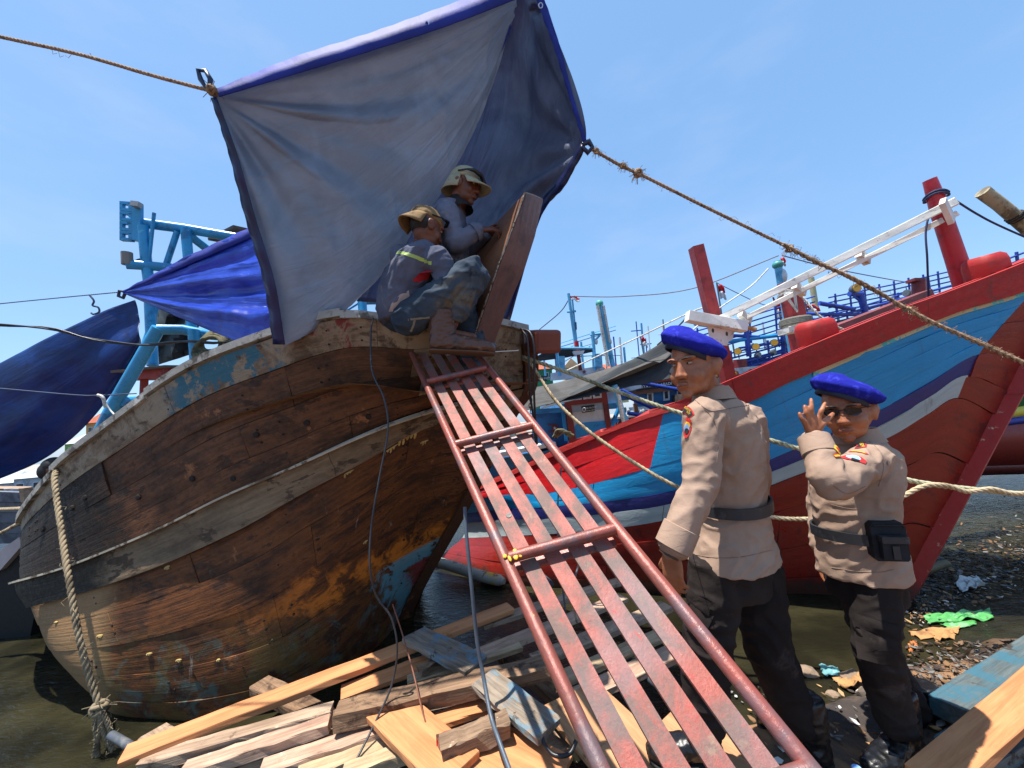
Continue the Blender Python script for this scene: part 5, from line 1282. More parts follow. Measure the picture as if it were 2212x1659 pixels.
off1 = thing('person', Vector((at(1600, 1600, 1.6).x, at(1600, 1600, 1.6).y, 0)), 'tall officer in blue beret and khaki shirt, seen from behind, looking back over his shoulder', 'person')
torso1 = [(c_, a_ * .95, b_ * .95) for c_, a_, b_ in [(at(1583, 1207, 1.62), .230, .180), (at(1584, 1150, 1.62), .196, .148), (at(1585, 1088, 1.62), .166, .124), (at(1582, 1030, 1.62), .180, .132), (at(1577, 960, 1.62), .196, .136), (at(1570, 910, 1.61), .192, .118), (at(1560, 876, 1.60), .130, .085), (at(1545, 856, 1.60), .066, .064)]]
hd1 = lambda mb: hand(mb, J['Lwr'] + (J['Lwr'] - J['Lel']).normalized() * .0, at(1456, 1262, 1.36) - at(1450, 1196, 1.37), Vector((-.75, -.6, .1)), Vector((-.6, .7, 0)), .98, ((.25, .35, .2), (.3, .4, .25), (.35, .45, .3), (.4, .5, .3)), .02)
hd2 = lambda mb: hand(mb, J['Rwr'], Vector((0, .1, -1)), Vector((.8, .4, 0)), Vector((-.6, .7, 0)), .98)
J['Lwr'] = at(1450, 1192, 1.375)
body, shirt, trou, M3 = clothed(off1, J, torso1, (.074, .067, .063, .058, .056), (.092, .098, .092, .088, .082), s1, f1, M_khaki, M_blackp, M_skin1, (hd1, hd2))
# cropped hair at the nape
mb = MB(); mb.ell(J['head'] + M3 @ Vector((0, -.034, .018)), .0790, .090, .066, M3, 20, 12); hr = link_mesh(remesh(mb, .006, 2), 'hair', FM['hair'], off1)
beret(off1, at(1499, 744, 1.565), (_rt * .97 - _up * .20).normalized(), (_fw * .99 + _up * .1).normalized(), (_up * .97 + _rt * .18).normalized(), M_beret, M_bband, 1.05, hgt=1.05)
def band(parent, cs, side, fwd, mat, name, h):
    """belt of height h round the waist: cs = centre, half width, half depth"""
    c, a, b = cs; mb = MB(); rg = []
    for dz, ex in ((-h / 2, .004), (-h / 2, .012), (h / 2, .012), (h / 2, .004)): rg.append(ring(c + Z * dz, side * (a + ex), fwd * (b + ex), 40))
    rg.append(rg[0]); mb.loft(rg, cap=False); return mb.build(name, mat, parent, smooth=40)
band(off1, (at(1585, 1088, 1.62), .170, .128), s1, f1, M_belt, 'belt', .042)
# collar, cuff, pocket flap
mb = MB(); cc = at(1538, 848, 1.60)
mb.loft([ring(cc + Z * dz + f1 * fo, s1 * a, f1 * b, 24) for dz, a, b, fo in ((-.03, .088, .084, -.004), (.005, .074, .072, 0), (.022, .070, .068, .004), (.020, .064, .062, .004), (-.02, .062, .060, 0))], cap=False); mb.build('collar', M_khaki, shirt, smooth=50)
dw = (J['Lwr'] - J['Lel']).normalized(); px_ = dw.orthogonal().normalized(); py_ = dw.cross(px_); cb = J['Lel'].lerp(J['Lwr'], .86)
mb = MB(); mb.loft([ring(cb + dw * t, px_ * r_, py_ * r_, 24, 2.1) for t, r_ in ((-.06, .058), (-.058, .0625), (.02, .063), (.022, .058), (-.02, .054))], cap=False); mb.build('cuff', M_khaki, shirt, smooth=45)
T1 = bvh_of(shirt)
decal(T1, 1452, 958, oval(.018, .028), M_khaki, shirt, 'pocket_flap', .010)
decal(T1, 1487, 888, arcband(.062, .030, .010), M_pr, shirt, 'shoulder_patch', .003, rot=-.35)
decal(T1, 1487, 888, arcband(.056, .024, .010), M_pk, shirt, 'shoulder_patch', .0042, rot=-.35)
decal(T1, 1486, 884, 'POLRESTA', M_py, shirt, 'lettering', .0055, scale=.0115, rot=-.35); decal(T1, 1489, 893, 'PATI', M_py, shirt, 'lettering', .0055, scale=.0115, rot=-.35)
decal(T1, 1486, 905, arcband(.034, .012, .006), M_pr, shirt, 'crest', .003, rot=-.25)
decal(T1, 1485, 926, oval(.019, .034), M_pr, shirt, 'crest', .003); decal(T1, 1485, 918, oval(.014, .013), M_py, shirt, 'crest', .0042); decal(T1, 1485, 926, oval(.012, .018), M_pb, shirt, 'crest', .0048); decal(T1, 1486, 932, oval(.011, .011), M_pk, shirt, 'crest', .0054)
# yoke seam across the back
mb = MB(); pts = []
for k in range(25):
    x, y = lerp(1502, 1622, k / 24), 864 + 24 * math.sin(min(1, k / 8) * 1.57) - 14 * max(0, (k - 8) / 16)
    dv = (at(x, y, 1) - CAM).normalized(); h, n_, _, _ = T1.ray_cast(CAM, dv)
    if h is not None: pts.append(h + n_ * .0008 * (1 if n_.dot(dv) < 0 else -1))
if len(pts) > 3: mb.tube(pts, .0016, 5); mb.build('yoke_seam', cloth_mat('khaki_seam', srgb(140, 119, 106), srgb(126, 107, 95)), shirt, smooth=80)
def seam(tree, px, parent, name='seam', r_=.0012):
    pts = []
    for p in catmull([Vector((a, b, 0)) for a, b in px], 22):
        dv = (at(p.x, p.y, 1) - CAM).normalized(); h, n_, _, _ = tree.ray_cast(CAM, dv)
        if h is not None: pts.append(h + (n_ if n_.dot(dv) < 0 else -n_) * .0006)
    if len(pts) > 3: mb = MB(); mb.tube(pts, r_, 5); mb.build(name, cloth_mat('khaki_seam', srgb(140, 119, 106), srgb(126, 107, 95)), parent, smooth=80)
seam(T1, [(1506, 868), (1540, 905), (1552, 950), (1548, 1000)], shirt); seam(T1, [(1490, 1196), (1540, 1204), (1600, 1203), (1668, 1188)], shirt, 'hem_seam')
TT = bvh_of(trou)
for x, y, w_, h_, r_ in ((1508, 1300, .10, .055, -.1), (1505, 1345, .085, .10, -.1)): decal(TT, x, y, rect(w_, h_), M_blackp, trou, 'cargo_pocket', .010, rot=r_)
mb = MB(); wc = J['Lwr']; mb.loft([ring(wc + dw * t, px_ * r_, py_ * r_, 18) for t, r_ in ((-.006, .030), (-.006, .036), (.016, .036), (.016, .030))], cap=False); tag(mb.build('wristwatch', paint('dark_bracelet', srgb(60, 42, 30), rough=.5), off1, smooth=40))
boot(off1, at(1508, 1592, 1.58), J['Ltoe'], Z, M_boot, M_sole); boot(off1, at(1738, 1582, 1.63), J['Rtoe'], Z, M_boot, M_sole)

# ---------------------------------------------------------------- officer with raised hand
f2 = Vector((-.84, -.54, 0)).normalized(); s2 = Vector((.54, -.84, 0)).normalized()
J = dict(head=at(1829, 883, 1.66), hf=Vector((-.76, -.64, -.08)).normalized(), hu=Vector((-.03, 0, 1)).normalized(), hs=1.06,
  neck=at(1848, 940, 1.70), Lsh=at(1884, 992, 1.57), Rsh=at(1796, 980, 1.83), Lel=at(1796, 1042, 1.39), Lwr=at(1758, 948, 1.49), Rel=at(1776, 1085, 1.94), Rwr=at(1775, 1190, 1.88),
  Lhip=at(1888, 1215, 1.63), Rhip=at(1844, 1215, 1.74), Lkn=at(1893, 1395, 1.58), Lan=at(1938, 1580, 1.60), Rkn=at(1890, 1385, 1.76), Ran=at(1978, 1550, 1.80), Ltoe=Vector((-.93, -.36, 0)), Rtoe=Vector((-1, .05, 0)))
J['hip_ring'] = [(at(1862, 1170, 1.68), .110, .09), (at(1866, 1230, 1.68), .132, .108), (at(1870, 1290, 1.68), .138, .112)]
off2 = thing('person', Vector((at(1930, 1610, 1.65).x, at(1930, 1610, 1.65).y, -.1)), 'shorter officer in sunglasses and blue beret raising a hand to his face', 'person')
torso2 = [(c_, a_ * .86, b_ * .86) for c_, a_, b_ in [(at(1862, 1240, 1.68), .190, .166), (at(1858, 1190, 1.68), .182, .156), (at(1848, 1146, 1.68), .164, .138), (at(1846, 1090, 1.68), .176, .146), (at(1848, 1030, 1.68), .186, .142), (at(1846, 985, 1.69), .180, .116), (at(1846, 960, 1.69), .128, .086), (at(1850, 940, 1.69), .074, .072)]]
def hd_up(mb):
    wr = J['Lwr']; 
    for kn, mid, tip, fl in (((1740, 916), (1732, 905), (1727, 893), 0), ((1746, 904), (1741, 890), (1738, 877), .005), ((1755, 900), (1753, 882), (1752, 863), .008), ((1768, 902), (1775, 886), (1782, 871), .01)):
        k_, m_, t_ = at(*kn, 1.49), at(*mid, 1.485), at(*tip, 1.49 + fl)
        chain(mb, [wr, wr.lerp(k_, .5), k_], [.016, .0155, .0115], 8, 3); chain(mb, [k_, k_.lerp(m_, .5), m_, t_], [.0098, .0092, .0088, .0072], 8, 3)
    chain(mb, [wr.lerp(at(1762, 925, 1.49), .4), at(1776, 916, 1.485), at(1790, 904, 1.50), at(1799, 894, 1.515)], [.015, .0125, .0105, .0085], 8, 3)
hd3 = lambda mb: hand(mb, J['Rwr'], Vector((-.1, 0, -1)), Vector((-.5, .8, 0)), Vector((-.8, -.5, 0)), .95)
body, shirt, trou, M3 = clothed(off2, J, torso2, (.070, .066, .064, .056, .050), (.080, .086, .080, .074, .070), s2, f2, M_khaki, M_blackp, M_skin2, (hd_up, hd3))
mb = MB(); mb.ell(J['head'] + M3 @ Vector((0, -.034, .018)), .0770, .088, .064, M3, 20, 12); link_mesh(remesh(mb, .006, 2), 'hair', FM['hair'], off2)
beret(off2, at(1830, 841, 1.655), (_rt * .975 - _up * .16).normalized(), (_fw * .99 + _up * .1).normalized(), (_up * .98 + _rt * .16).normalized(), M_beret, M_bband, 1.08, hgt=1.02)
band(off2, (at(1848, 1146, 1.68), .146, .124), s2, f2, M_belt, 'belt', .044)
# sunglasses
gl = bpy.data.objects.new('sunglasses', None); COL.objects.link(gl); gl.location = J['head']; attach(gl, off2)
def HP(p): return J['head'] + M3 @ Vector(p)
M_lens = paint('dark_lens', srgb(14, 12, 16), rough=.08)
for k in (-1, 1):
    mb = MB(); o_ = [(k * .008, .107, .014), (k * .034, .106, .017), (k * .060, .094, .012), (k * .062, .092, -.006), (k * .046, .101, -.018), (k * .020, .107, -.016), (k * .009, .108, -.004)]
    mb.prism([HP(p) for p in o_], M3 @ Vector((0, .003, 0))); mb.build('lens', M_lens, gl)
    mb = MB(); mb.tube([HP((k * .060, .094, .010)), HP((k * .076, .05, .008)), HP((k * .082, -.01, .002))], .0022, 6); mb.build('temple', M_lens, gl)
mb = MB(); mb.tube([HP((-.01, .108, .008)), HP((0, .113, .009)), HP((.01, .108, .008))], .002, 6); mb.build('bridge', M_lens, gl)
mb = MB(); mb.ell(HP((0, .1015, -.0765)), .011, .003, .0022, M3, 10, 6); mb.build('teeth', FM['eye'], body)
mb = MB(); cc = at(1850, 938, 1.69)
mb.loft([ring(cc + Z * dz + f2 * fo, s2 * a, f2 * b, 24) for dz, a, b, fo in ((-.035, .096, .094, -.004), (.005, .078, .076, 0), (.026, .073, .071, .004), (.024, .066, .064, .004), (-.02, .064, .062, 0))], cap=False); mb.build('collar', M_khaki, shirt, smooth=50)
dw = (J['Lwr'] - J['Lel']).normalized(); px_ = dw.orthogonal().normalized(); py_ = dw.cross(px_); cb = J['Lel'].lerp(J['Lwr'], .90)
mb = MB(); mb.loft([ring(cb + dw * t, px_ * r_, py_ * r_, 24, 2.1) for t, r_ in ((-.05, .052), (-.048, .058), (.022, .054), (.023, .048), (-.01, .045))], cap=False); mb.build('cuff', M_khaki, shirt, smooth=45)
T2 = bvh_of(shirt)
decal(T2, 1862, 962, arcband(.078, .032, .012), M_pr, shirt, 'shoulder_patch', .003, rot=-.15); decal(T2, 1862, 962, arcband(.070, .024, .012), M_pk, shirt, 'shoulder_patch', .0042, rot=-.15)
decal(T2, 1862, 962, 'POLRESTA', M_py, shirt, 'lettering', .0055, scale=.0165, rot=-.15)
decal(T2, 1856, 977, arcband(.058, .014, .008), M_pr, shirt, 'crest', .003, rot=-.15); decal(T2, 1856, 977, arcband(.046, .006, .006), M_py, shirt, 'crest', .004, rot=-.15)
decal(T2, 1843, 990, [(-.045, -.004), (-.03, .012), (0, .030), (.03, .014), (.042, 0), (.03, -.02), (0, -.026), (-.03, -.022)], M_pr, shirt, 'crest', .0042, rot=-.1)
decal(T2, 1843, 990, oval(.022, .020), M_pb, shirt, 'crest', .0054); decal(T2, 1843, 993, [(-.017, -.008), (0, .006), (.017, -.008), (.010, -.014), (-.010, -.014)], M_pk, shirt, 'crest', .0064)
decal(T2, 1808, 972, oval(.017, .019), M_py, shirt, 'chest_badge', .005); decal(T2, 1808, 972, oval(.009, .010), M_pr, shirt, 'chest_badge', .0062); decal(T2, 1808, 984, rect(.034, .014), M_pr, shirt, 'chest_badge', .004); decal(T2, 1807, 985, rect(.026, .007), M_py, shirt, 'chest_badge', .0052)
decal(T2, 1829, 951, [(-.022, -.016), (-.004, .018), (.024, .016), (.020, -.012), (.006, -.020)], M_pk, shirt, 'rank_tab', .006, rot=-.2)
for dx in (-4, 4): decal(T2, 1829 + dx, 950 - dx * .1, [(-.009, -.005), (-.005, .006), (.009, .006), (.005, -.005)], M_pw, shirt, 'rank_tab', .0075, rot=-.1)
decal(T2, 1918, 1000, oval(.008, .008), M_khaki, shirt, 'button', .003)
seam(T2, [(1872, 948), (1900, 975), (1908, 1010), (1898, 1050)], shirt); seam(T2, [(1796, 1226), (1850, 1234), (1900, 1236), (1930, 1230)], shirt, 'hem_seam'); seam(T2, [(1796, 1090), (1830, 1098), (1850, 1100)], shirt, 'pocket_seam'); seam(T2, [(1795, 1045), (1830, 1066), (1870, 1050)], shirt)
# belt pouch
pc = at(1914, 1166, 1.53); pf = Vector((-.30, -.95, 0)).normalized(); pu = Z; pr_ = pf.cross(pu).normalized(); RM = Matrix(((pr_.x, pf.x, pu.x), (pr_.y, pf.y, pu.y), (pr_.z, pf.z, pu.z)))
M_pou = cloth_mat('black_nylon', srgb(52, 52, 56), srgb(36, 36, 39), (), .6, 500)
mb = MB(); mb.loft([[pc + RM @ Vector(p) for p in q] for q in ([(x * .056, y, z * .074) for x, z in ((-1, -.85), (-.85, -1), (.85, -1), (1, -.85), (1, .8), (.8, 1), (-.8, 1), (-1, .8))] for y in (-.035, .0, .026))]); po = mb.build('belt_pouch', M_pou, off2, smooth=30)
mb = MB(); mb.box(pc + RM @ Vector((0, .040, -.018)), (.080, .030, .084), RM, .94); mb.build('front_pocket', M_pou, po)
mb = MB(); mb.box(pc + RM @ Vector((0, .050, .018)), (.084, .034, .024), RM); mb.build('flap', M_belt, po)
mb = MB(); mb.box(pc + RM @ Vector((0, .058, -.03)), (.022, .006, .05), RM); mb.build('strap', M_belt, po)
mb = MB(); mb.tube([pc + RM @ Vector(p) for p in ((-.055, .02, .05), (-.045, .032, .064), (.045, .032, .064), (.055, .02, .05))], .003, 6); mb.build('zip', M_pk, po)
TT = bvh_of(trou)
decal(TT, 1898, 1355, rect(.135, .05), M_blackp, trou, 'cargo_pocket', .012, rot=-.05); decal(TT, 1898, 1400, rect(.125, .12), M_blackp, trou, 'cargo_pocket', .008, rot=-.05)
boot(off2, at(1946, 1588, 1.60), J['Ltoe'], Z, M_boot, M_sole, .31); boot(off2, at(1985, 1556, 1.82), J['Rtoe'], Z, M_boot, M_sole, .31)

# ---------------------------------------------------------------- worker squatting on the gunwale
f3 = Vector((.80, .60, 0)).normalized(); s3 = Vector((-.60, .80, 0)).normalized()
J = dict(head=at(922, 492, 2.30), hf=Vector((.72, .60, -.34)).normalized(), hu=Vector((.25, .2, .95)).normalized(), hs=1.0,
  neck=at(922, 528, 2.30), Lsh=at(868, 556, 2.44), Rsh=at(948, 562, 2.22), Rel=at(968, 612, 2.22), Rwr=at(1012, 596, 2.42), Lel=at(915, 640, 2.55), Lwr=at(1000, 610, 2.6),
  Rhip=at(893, 682, 2.26), Lhip=at(868, 680, 2.44), Rkn=at(1030, 584, 2.20), Ran=at(976, 704, 2.26), Lkn=at(1010, 610, 2.62), Lan=at(985, 730, 2.62), Rtoe=Vector((.96, .1, -.12)), Ltoe=Vector((.9, .3, 0)))
J['hip_ring'] = None; J['trouR'] = .74; J['trouL'] = .92
wk1 = thing('person', at(900, 740, 2.3), 'worker in tan cap, grey shirt and jeans squatting on the gunwale, back to camera', 'person')
a3 = (at(915, 545, 2.31) - at(868, 690, 2.36)).normalized(); f3b = (f3 - a3 * f3.dot(a3)).normalized()
torso3 = [(at(858, 700, 2.36), .125, .105), (at(862, 672, 2.36), .165, .135), (at(868, 640, 2.36), .180, .145), (at(880, 600, 2.34), .188, .142), (at(895, 565, 2.33), .182, .120), (at(908, 546, 2.32), .140, .090), (at(918, 532, 2.31), .070, .066)]
M_gsh = cloth_mat('grey_work_shirt', srgb(92, 96, 112), srgb(74, 78, 94), [(srgb(124, 118, 118), 5, .58, .68)])
M_jean = cloth_mat('dirty_jeans', srgb(68, 80, 92), srgb(48, 58, 70), [(srgb(112, 102, 82), 4, .56, .70), (srgb(40, 48, 60), 8, .56, .66)])
hw1 = lambda mb: hand(mb, J['Rwr'], Vector((.8, .5, 0)), Vector((.1, -.5, .8)), Vector((0, .5, .5)), .95, ((.6, .8, .5),) * 4)
hw2 = lambda mb: hand(mb, J['Lwr'], Vector((.8, .3, 0)), Vector((.1, .3, .9)), Vector((0, -.5, .5)), .95, ((.6, .8, .5),) * 4)
body, shirt, trou, M3 = clothed(wk1, J, torso3, (.078, .070, .062, .056, .048), (.105, .098, .088, .078, .066), s3, f3b, M_gsh, M_jean, M_skin3, (hw1, hw2))
T3 = bvh_of(shirt)
M_hv = paint('reflective_lime', srgb(166, 186, 96), rough=.5)
for k in range(9):
    x, y = lerp(862, 928, k / 8), 546 + 22 * (k / 8) ** 1.4; decal(T3, x, y, rect(.030, .020), M_hv, shirt, 'lime_stripe', .003, rot=-.25)
decal(T3, 912, 592, [(-.05, -.05), (-.01, -.05), (.05, -.02), (.05, .05), (.02, .05), (-.02, 0)], paint('red_panel', srgb(176, 30, 44), rough=.8), shirt, 'red_panel', .003)
decal(T3, 862, 652, [(-.05, -.07), (.02, -.05), (.06, .02), (.05, .07), (0, .04), (-.04, -.02)], cloth_mat('pale_hem', srgb(176, 160, 156), srgb(150, 136, 132)), shirt, 'pale_hem', .003)
TT = bvh_of(trou)
decal(TT, 905, 688, rect(.12, .012), paint('denim_seam', srgb(120, 116, 104), rough=.9), trou, 'pocket_seam', .002, rot=.1); decal(TT, 893, 703, rect(.012, .09), paint('denim_seam', srgb(120, 116, 104)), trou, 'pocket_seam', .002)
M_gum = paint('brown_rubber', srgb(84, 52, 37), [(srgb(66, 44, 34), 7, .52, .62), (srgb(120, 94, 76), 12, .62, .68)], rough=.42, bstr=.2)
boot(wk1, at(968, 732, 2.24), J['Rtoe'], Z, M_gum, paint('tan_sole', srgb(96, 74, 56), rough=.8), .31, .155, .060, 1.2); boot(wk1, at(990, 738, 2.62), J['Ltoe'], Z, M_gum, paint('tan_sole', srgb(96, 74, 56)), .30, .17, .056, 1.2)
def cap_hat(parent, c, M3, mat, brim_dir, s=1.0, flap=None, brim_l=.075):
    mb = MB(); rg = []
    for t in range(0, 9):
        a = t / 8 * math.pi / 2; r_ = math.cos(a); z = math.sin(a)
        rg.append([c + M3 @ Vector((math.cos(b) * .083 * r_ * s, (math.sin(b) * .103 * r_ - .012) * s, (.030 + .092 * z) * s)) for b in [2 * math.pi * i / 28 for i in range(28)]])
    rg.insert(0, [c + M3 @ Vector((math.cos(b) * .080 * s, (math.sin(b) * .100 - .012) * s, .024 * s)) for b in [2 * math.pi * i / 28 for i in range(28)]])
    mb.loft(rg); me = remesh(mb, .006, 3); wrinkle(me, .003, (18, 18, 18), seed=c.x); o = link_mesh(me, 'cap', mat, parent)
    # brim: crescent plate
    P = []
    bd = 1 if brim_dir > 0 else -1
    for i in range(15):
        b = lerp(-1.25, 1.25, i / 14); rr = []
        for k in range(5):
            t = k / 4; ext = .004 + brim_l * t * math.cos(b) ** .8
            rr.append(c + M3 @ Vector((math.sin(b) * (.083 + .01 * t) * s, bd * (math.cos(b) * .10 + ext) * s - .012 * s, (.030 - (.030 if bd > 0 else .060) * t - .02 * t * abs(math.sin(b))) * s)))
        P.append(rr)
    mb = MB(); mb.grid(P); q = mb.build('brim', mat, o, smooth=60); sd = q.modifiers.new('t', 'SOLIDIFY'); sd.thickness = .006
    if flap:
        P = []
        for i in range(15):
            b = lerp(-1.7, 1.7, i / 14); P.append([c + M3 @ Vector((math.sin(b) * (.083 + .012 * t) * s, (-math.cos(b) * (.103 + .03 * t) - .012) * s, (.03 - flap * t) * s)) for t in (0, .33, .66, 1)])
        mb = MB(); mb.grid(P); q = mb.build('neck_flap', mat, o, smooth=60); sd = q.modifiers.new('t', 'SOLIDIFY'); sd.thickness = .004
    return o
M_tanc = cloth_mat('tan_cap', srgb(140, 116, 84), srgb(112, 90, 62), [(srgb(84, 66, 48), 9, .56, .64)])
cap_hat(wk1, J['head'], M3, M_tanc, -1, 1.03, None, .05)
mb = MB(); mb.ell(J['head'] + M3 @ Vector((0, -.02, .0)), .0775, .092, .07, M3, 18, 10); link_mesh(remesh(mb, .006, 2), 'hair', FM['hair'], wk1)
mb = MB(); mb.tube([J['head'] + M3 @ Vector(p) for p in ((.088, -.02, .035), (.092, .04, .05), (.075, .088, .06), (0, .11, .065), (-.075, .088, .06))], [.004, .004, .012, .012, .012], 8); mb.build('sunglasses', M_lens, wk1, smooth=60)

# ---------------------------------------------------------------- worker standing behind, leaning over the steel plate
f4 = Vector((.97, -.1, 0)).normalized(); s4 = Vector((.1, .97, 0)).normalized()
J = dict(head=at(1004, 402, 2.52), hf=Vector((.92, -.26, -.30)).normalized(), hu=Vector((.28, 0, .96)).normalized(), hs=1.0, look=(0, 1, -.3),
  neck=at(990, 440, 2.54), Rsh=at(966, 462, 2.44), Lsh=at(972, 455, 2.78), Rel=at(984, 526, 2.40), Rwr=at(1036, 497, 2.44), Lel=at(1010, 540, 2.78), Lwr=at(1052, 500, 2.62),
  Rhip=at(975, 600, 2.52), Lhip=at(980, 598, 2.70), Rtoe=Vector((1, 0, 0)), Ltoe=Vector((1, 0, 0)))
for k in 'LR':
    J[k + 'kn'] = J[k + 'hip'] + Vector((.10, .02, -.40)); J[k + 'an'] = J[k + 'kn'] + Vector((-.04, .02, -.36))
J['hip_ring'] = [(at(975, 570, 2.61), .15, .12), (at(976, 610, 2.61), .16, .13)]
wk2 = thing('person', (J['Ran'] + J['Lan']) / 2 - Vector((0, 0, .09)), 'worker in pale sun hat with neck flap leaning over the steel plate', 'person')
torso4 = [(at(976, 585, 2.61), .155, .125), (at(972, 550, 2.61), .158, .125), (at(966, 510, 2.61), .172, .130), (at(966, 475, 2.60), .178, .122), (at(974, 452, 2.58), .140, .095), (at(984, 440, 2.56), .068, .066)]
hw3 = lambda mb: hand(mb, J['Rwr'], Vector((.9, .1, .05)), Vector((0, -.6, .8)), Vector((.2, .6, .6)), 1.0, ((.5, .7, .5),) * 4)
hw4 = lambda mb: hand(mb, J['Lwr'], Vector((.9, -.1, -.1)), Vector((0, .5, .8)), Vector((.2, -.6, .6)), 1.0, ((.5, .7, .5),) * 4)
M_gsh2 = cloth_mat('blue_grey_shirt', srgb(108, 112, 128), srgb(84, 88, 104), [(srgb(130, 126, 128), 6, .58, .68)])
body, shirt, trou, M3 = clothed(wk2, J, torso4, (.078, .070, .064, .058, .052), (.10, .095, .085, .08, .075), s4, f4, M_gsh2, M_jean, M_skin3, (hw3, hw4))
M_hat = cloth_mat('pale_sun_hat', srgb(168, 164, 140), srgb(140, 136, 112), [(srgb(112, 104, 84), 8, .58, .68)])
cap_hat(wk2, J['head'], M3, M_hat, 1, 1.06, .085, .085)
mb = MB(); mb.tube([J['head'] + M3 @ Vector(p) for p in ((.092, -.02, .045), (.094, .04, .055), (.080, .085, .058), (.03, .112, .058), (-.06, .105, .058))], [.005, .005, .014, .014, .014], 8); mb.build('sunglasses', M_lens, wk2, smooth=60)
mb = MB(); mb.loft([ring(J['neck'] + Vector((.01, 0, dz)), s4 * r_, f4 * r_, 20) for dz, r_ in ((-.05, .085), (-.01, .073), (.03, .068), (.03, .060), (-.03, .06))], cap=False); mb.build('neck_cloth', paint('black_neckcloth', srgb(24, 24, 28), rough=.9), wk2, smooth=50)
mb = MB(); dw = (J['Rwr'] - J['Rel']).normalized(); a_, b_ = dw.orthogonal().normalized(), dw.cross(dw.orthogonal().normalized()); mb.loft([ring(J['Rwr'] + dw * t, a_ * r_, b_ * r_, 16) for t, r_ in ((-.045, .056), (-.045, .060), (-.02, .060), (-.02, .054))], cap=False); mb.build('cuff', M_gsh2, shirt, smooth=40)
for k in 'LR': boot(wk2, J[k + 'an'] + Vector((0, 0, -.005)), J[k + 'toe'], Z, M_gum, paint('tan_sole', srgb(140, 116, 92)), .30, .16)

# ================================================================= STEEL PLATE BEING WELDED ON THE BOW
pl = thing('steel_plate', at(1040, 725, 2.45), 'brown primed steel corner plates with a ground weld seam, standing on the bow', 'steel plate')
M_prim = paint('brown_primer', srgb(98, 66, 56), [(srgb(76, 50, 44), 3, .5, .62), (srgb(126, 104, 94), 14, .68, .72)], rough=.5)
M_primL = paint('sunlit_primer', srgb(124, 82, 56), [(srgb(104, 68, 48), 3, .5, .62)], rough=.5)  # same primer coloured lighter and warmer, as sunlight on the left plate
seam = [(1134, 417, 2.30), (1108, 490, 2.32), (1081, 562, 2.34), (1061, 618, 2.37), (1045, 664, 2.40), (1026, 722, 2.44)]
rgt = [(1170, 430, 2.55), (1152, 510, 2.56), (1130, 580, 2.58), (1108, 630, 2.6), (1090, 670, 2.62), (1064, 742, 2.66)]
lft = [(1066, 488, 2.75), (1040, 530, 2.78), (1012, 560, 2.8), (1004, 620, 2.8), (996, 670, 2.8), (990, 722, 2.8)]
for e, m_ in ((rgt, M_prim), (lft, M_primL)):
    mb = MB(); mb.grid([[at(*a).lerp(at(*b), t / 4) for t in range(5)] for a, b in zip(seam, e)])
    o = mb.build('plate', m_, pl, fixn=True); sd = o.modifiers.new('t', 'SOLIDIFY'); sd.thickness = .012; sd.offset = -1
mb = MB(); n_ = catmull([at(x, y, d - .004) for x, y, d in seam], 70); mb.tube([p + Vector((random.uniform(-.002, .002), 0, random.uniform(-.002, .002))) for p in n_], [random.uniform(.003, .0065) for _ in n_], 6); mb.build('weld_seam', paint('ground_weld', srgb(150, 142, 130), [(srgb(60, 50, 46), 30, .52, .6)], rough=.6, metal=.3), pl)
mb = MB(); mb.tube([at(1133, 416, 2.3), at(1152, 422, 2.42), at(1170, 430, 2.55)], .006, 6); mb.build('cut_edge', paint('ground_weld', srgb(150, 142, 130)), pl)
# ================================================================= BOATS AND HOUSES BEHIND
def text_obj(body, mat, parent, pos, right, up, size, name='lettering', off=.0):
    cu = bpy.data.curves.new('t', 'FONT'); cu.body = body; cu.size = size; cu.align_x = 'CENTER'; cu.align_y = 'CENTER'
    to = bpy.data.objects.new('t', cu); COL.objects.link(to); dg = bpy.context.evaluated_depsgraph_get(); me = bpy.data.meshes.new_from_object(to.evaluated_get(dg))
    bpy.data.objects.remove(to); bpy.data.curves.remove(cu)
    r = right.normalized(); u = (up - r * up.dot(r)).normalized(); n = r.cross(u)
    for v in me.vertices: v.co = Vector(pos) + r * v.co.x + u * v.co.y + n * off
    me.name = name; me.materials.clear(); me.materials.append(mat)
    o = bpy.data.objects.new(name, me); COL.objects.link(o); attach(o, parent); return o
def slab(parent, name, quad, d, th, mat):
    """board with the outline quad (x, y[, d]) and thickness th going back"""
    pts = [at(q[0], q[1], q[2] if len(q) > 2 else d) for q in quad]
    mb = MB(); mb.prism(pts, Vector((0, th, 0))); return mb.build(name, mat, parent)
def bar(parent, name, a, b, r, mat, seg=8):
    mb = MB(); mb.tube([at(*a), at(*b)], r, seg); return mb.build(name, mat, parent, smooth=60)
def star(n=5, r=1.0):
    return [((r if i % 2 == 0 else r * .42) * math.sin(math.pi * i / n), (r if i % 2 == 0 else r * .42) * math.cos(math.pi * i / n)) for i in range(2 * n)]
M_wall = paint('white_wall_paint', srgb(206, 210, 214), [(srgb(160, 166, 172), 3, .55, .66)], rough=.6)
M_gwall = paint('grey_blue_wall', srgb(150, 166, 182), rough=.6)
M_brn = paint('maroon_trim', srgb(128, 40, 42), [(srgb(100, 32, 34), 4, .5, .6)], rough=.5)
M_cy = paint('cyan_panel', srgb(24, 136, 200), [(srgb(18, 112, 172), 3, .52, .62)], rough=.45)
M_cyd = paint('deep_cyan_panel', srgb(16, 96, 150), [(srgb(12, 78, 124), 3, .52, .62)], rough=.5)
M_sky = paint('pale_blue_pipe', srgb(92, 170, 208), [(srgb(66, 140, 180), 6, .55, .62)], rough=.4)
M_rblue = paint('royal_blue_pipe', srgb(38, 66, 160), [(srgb(28, 50, 124), 6, .55, .62)], rough=.4)
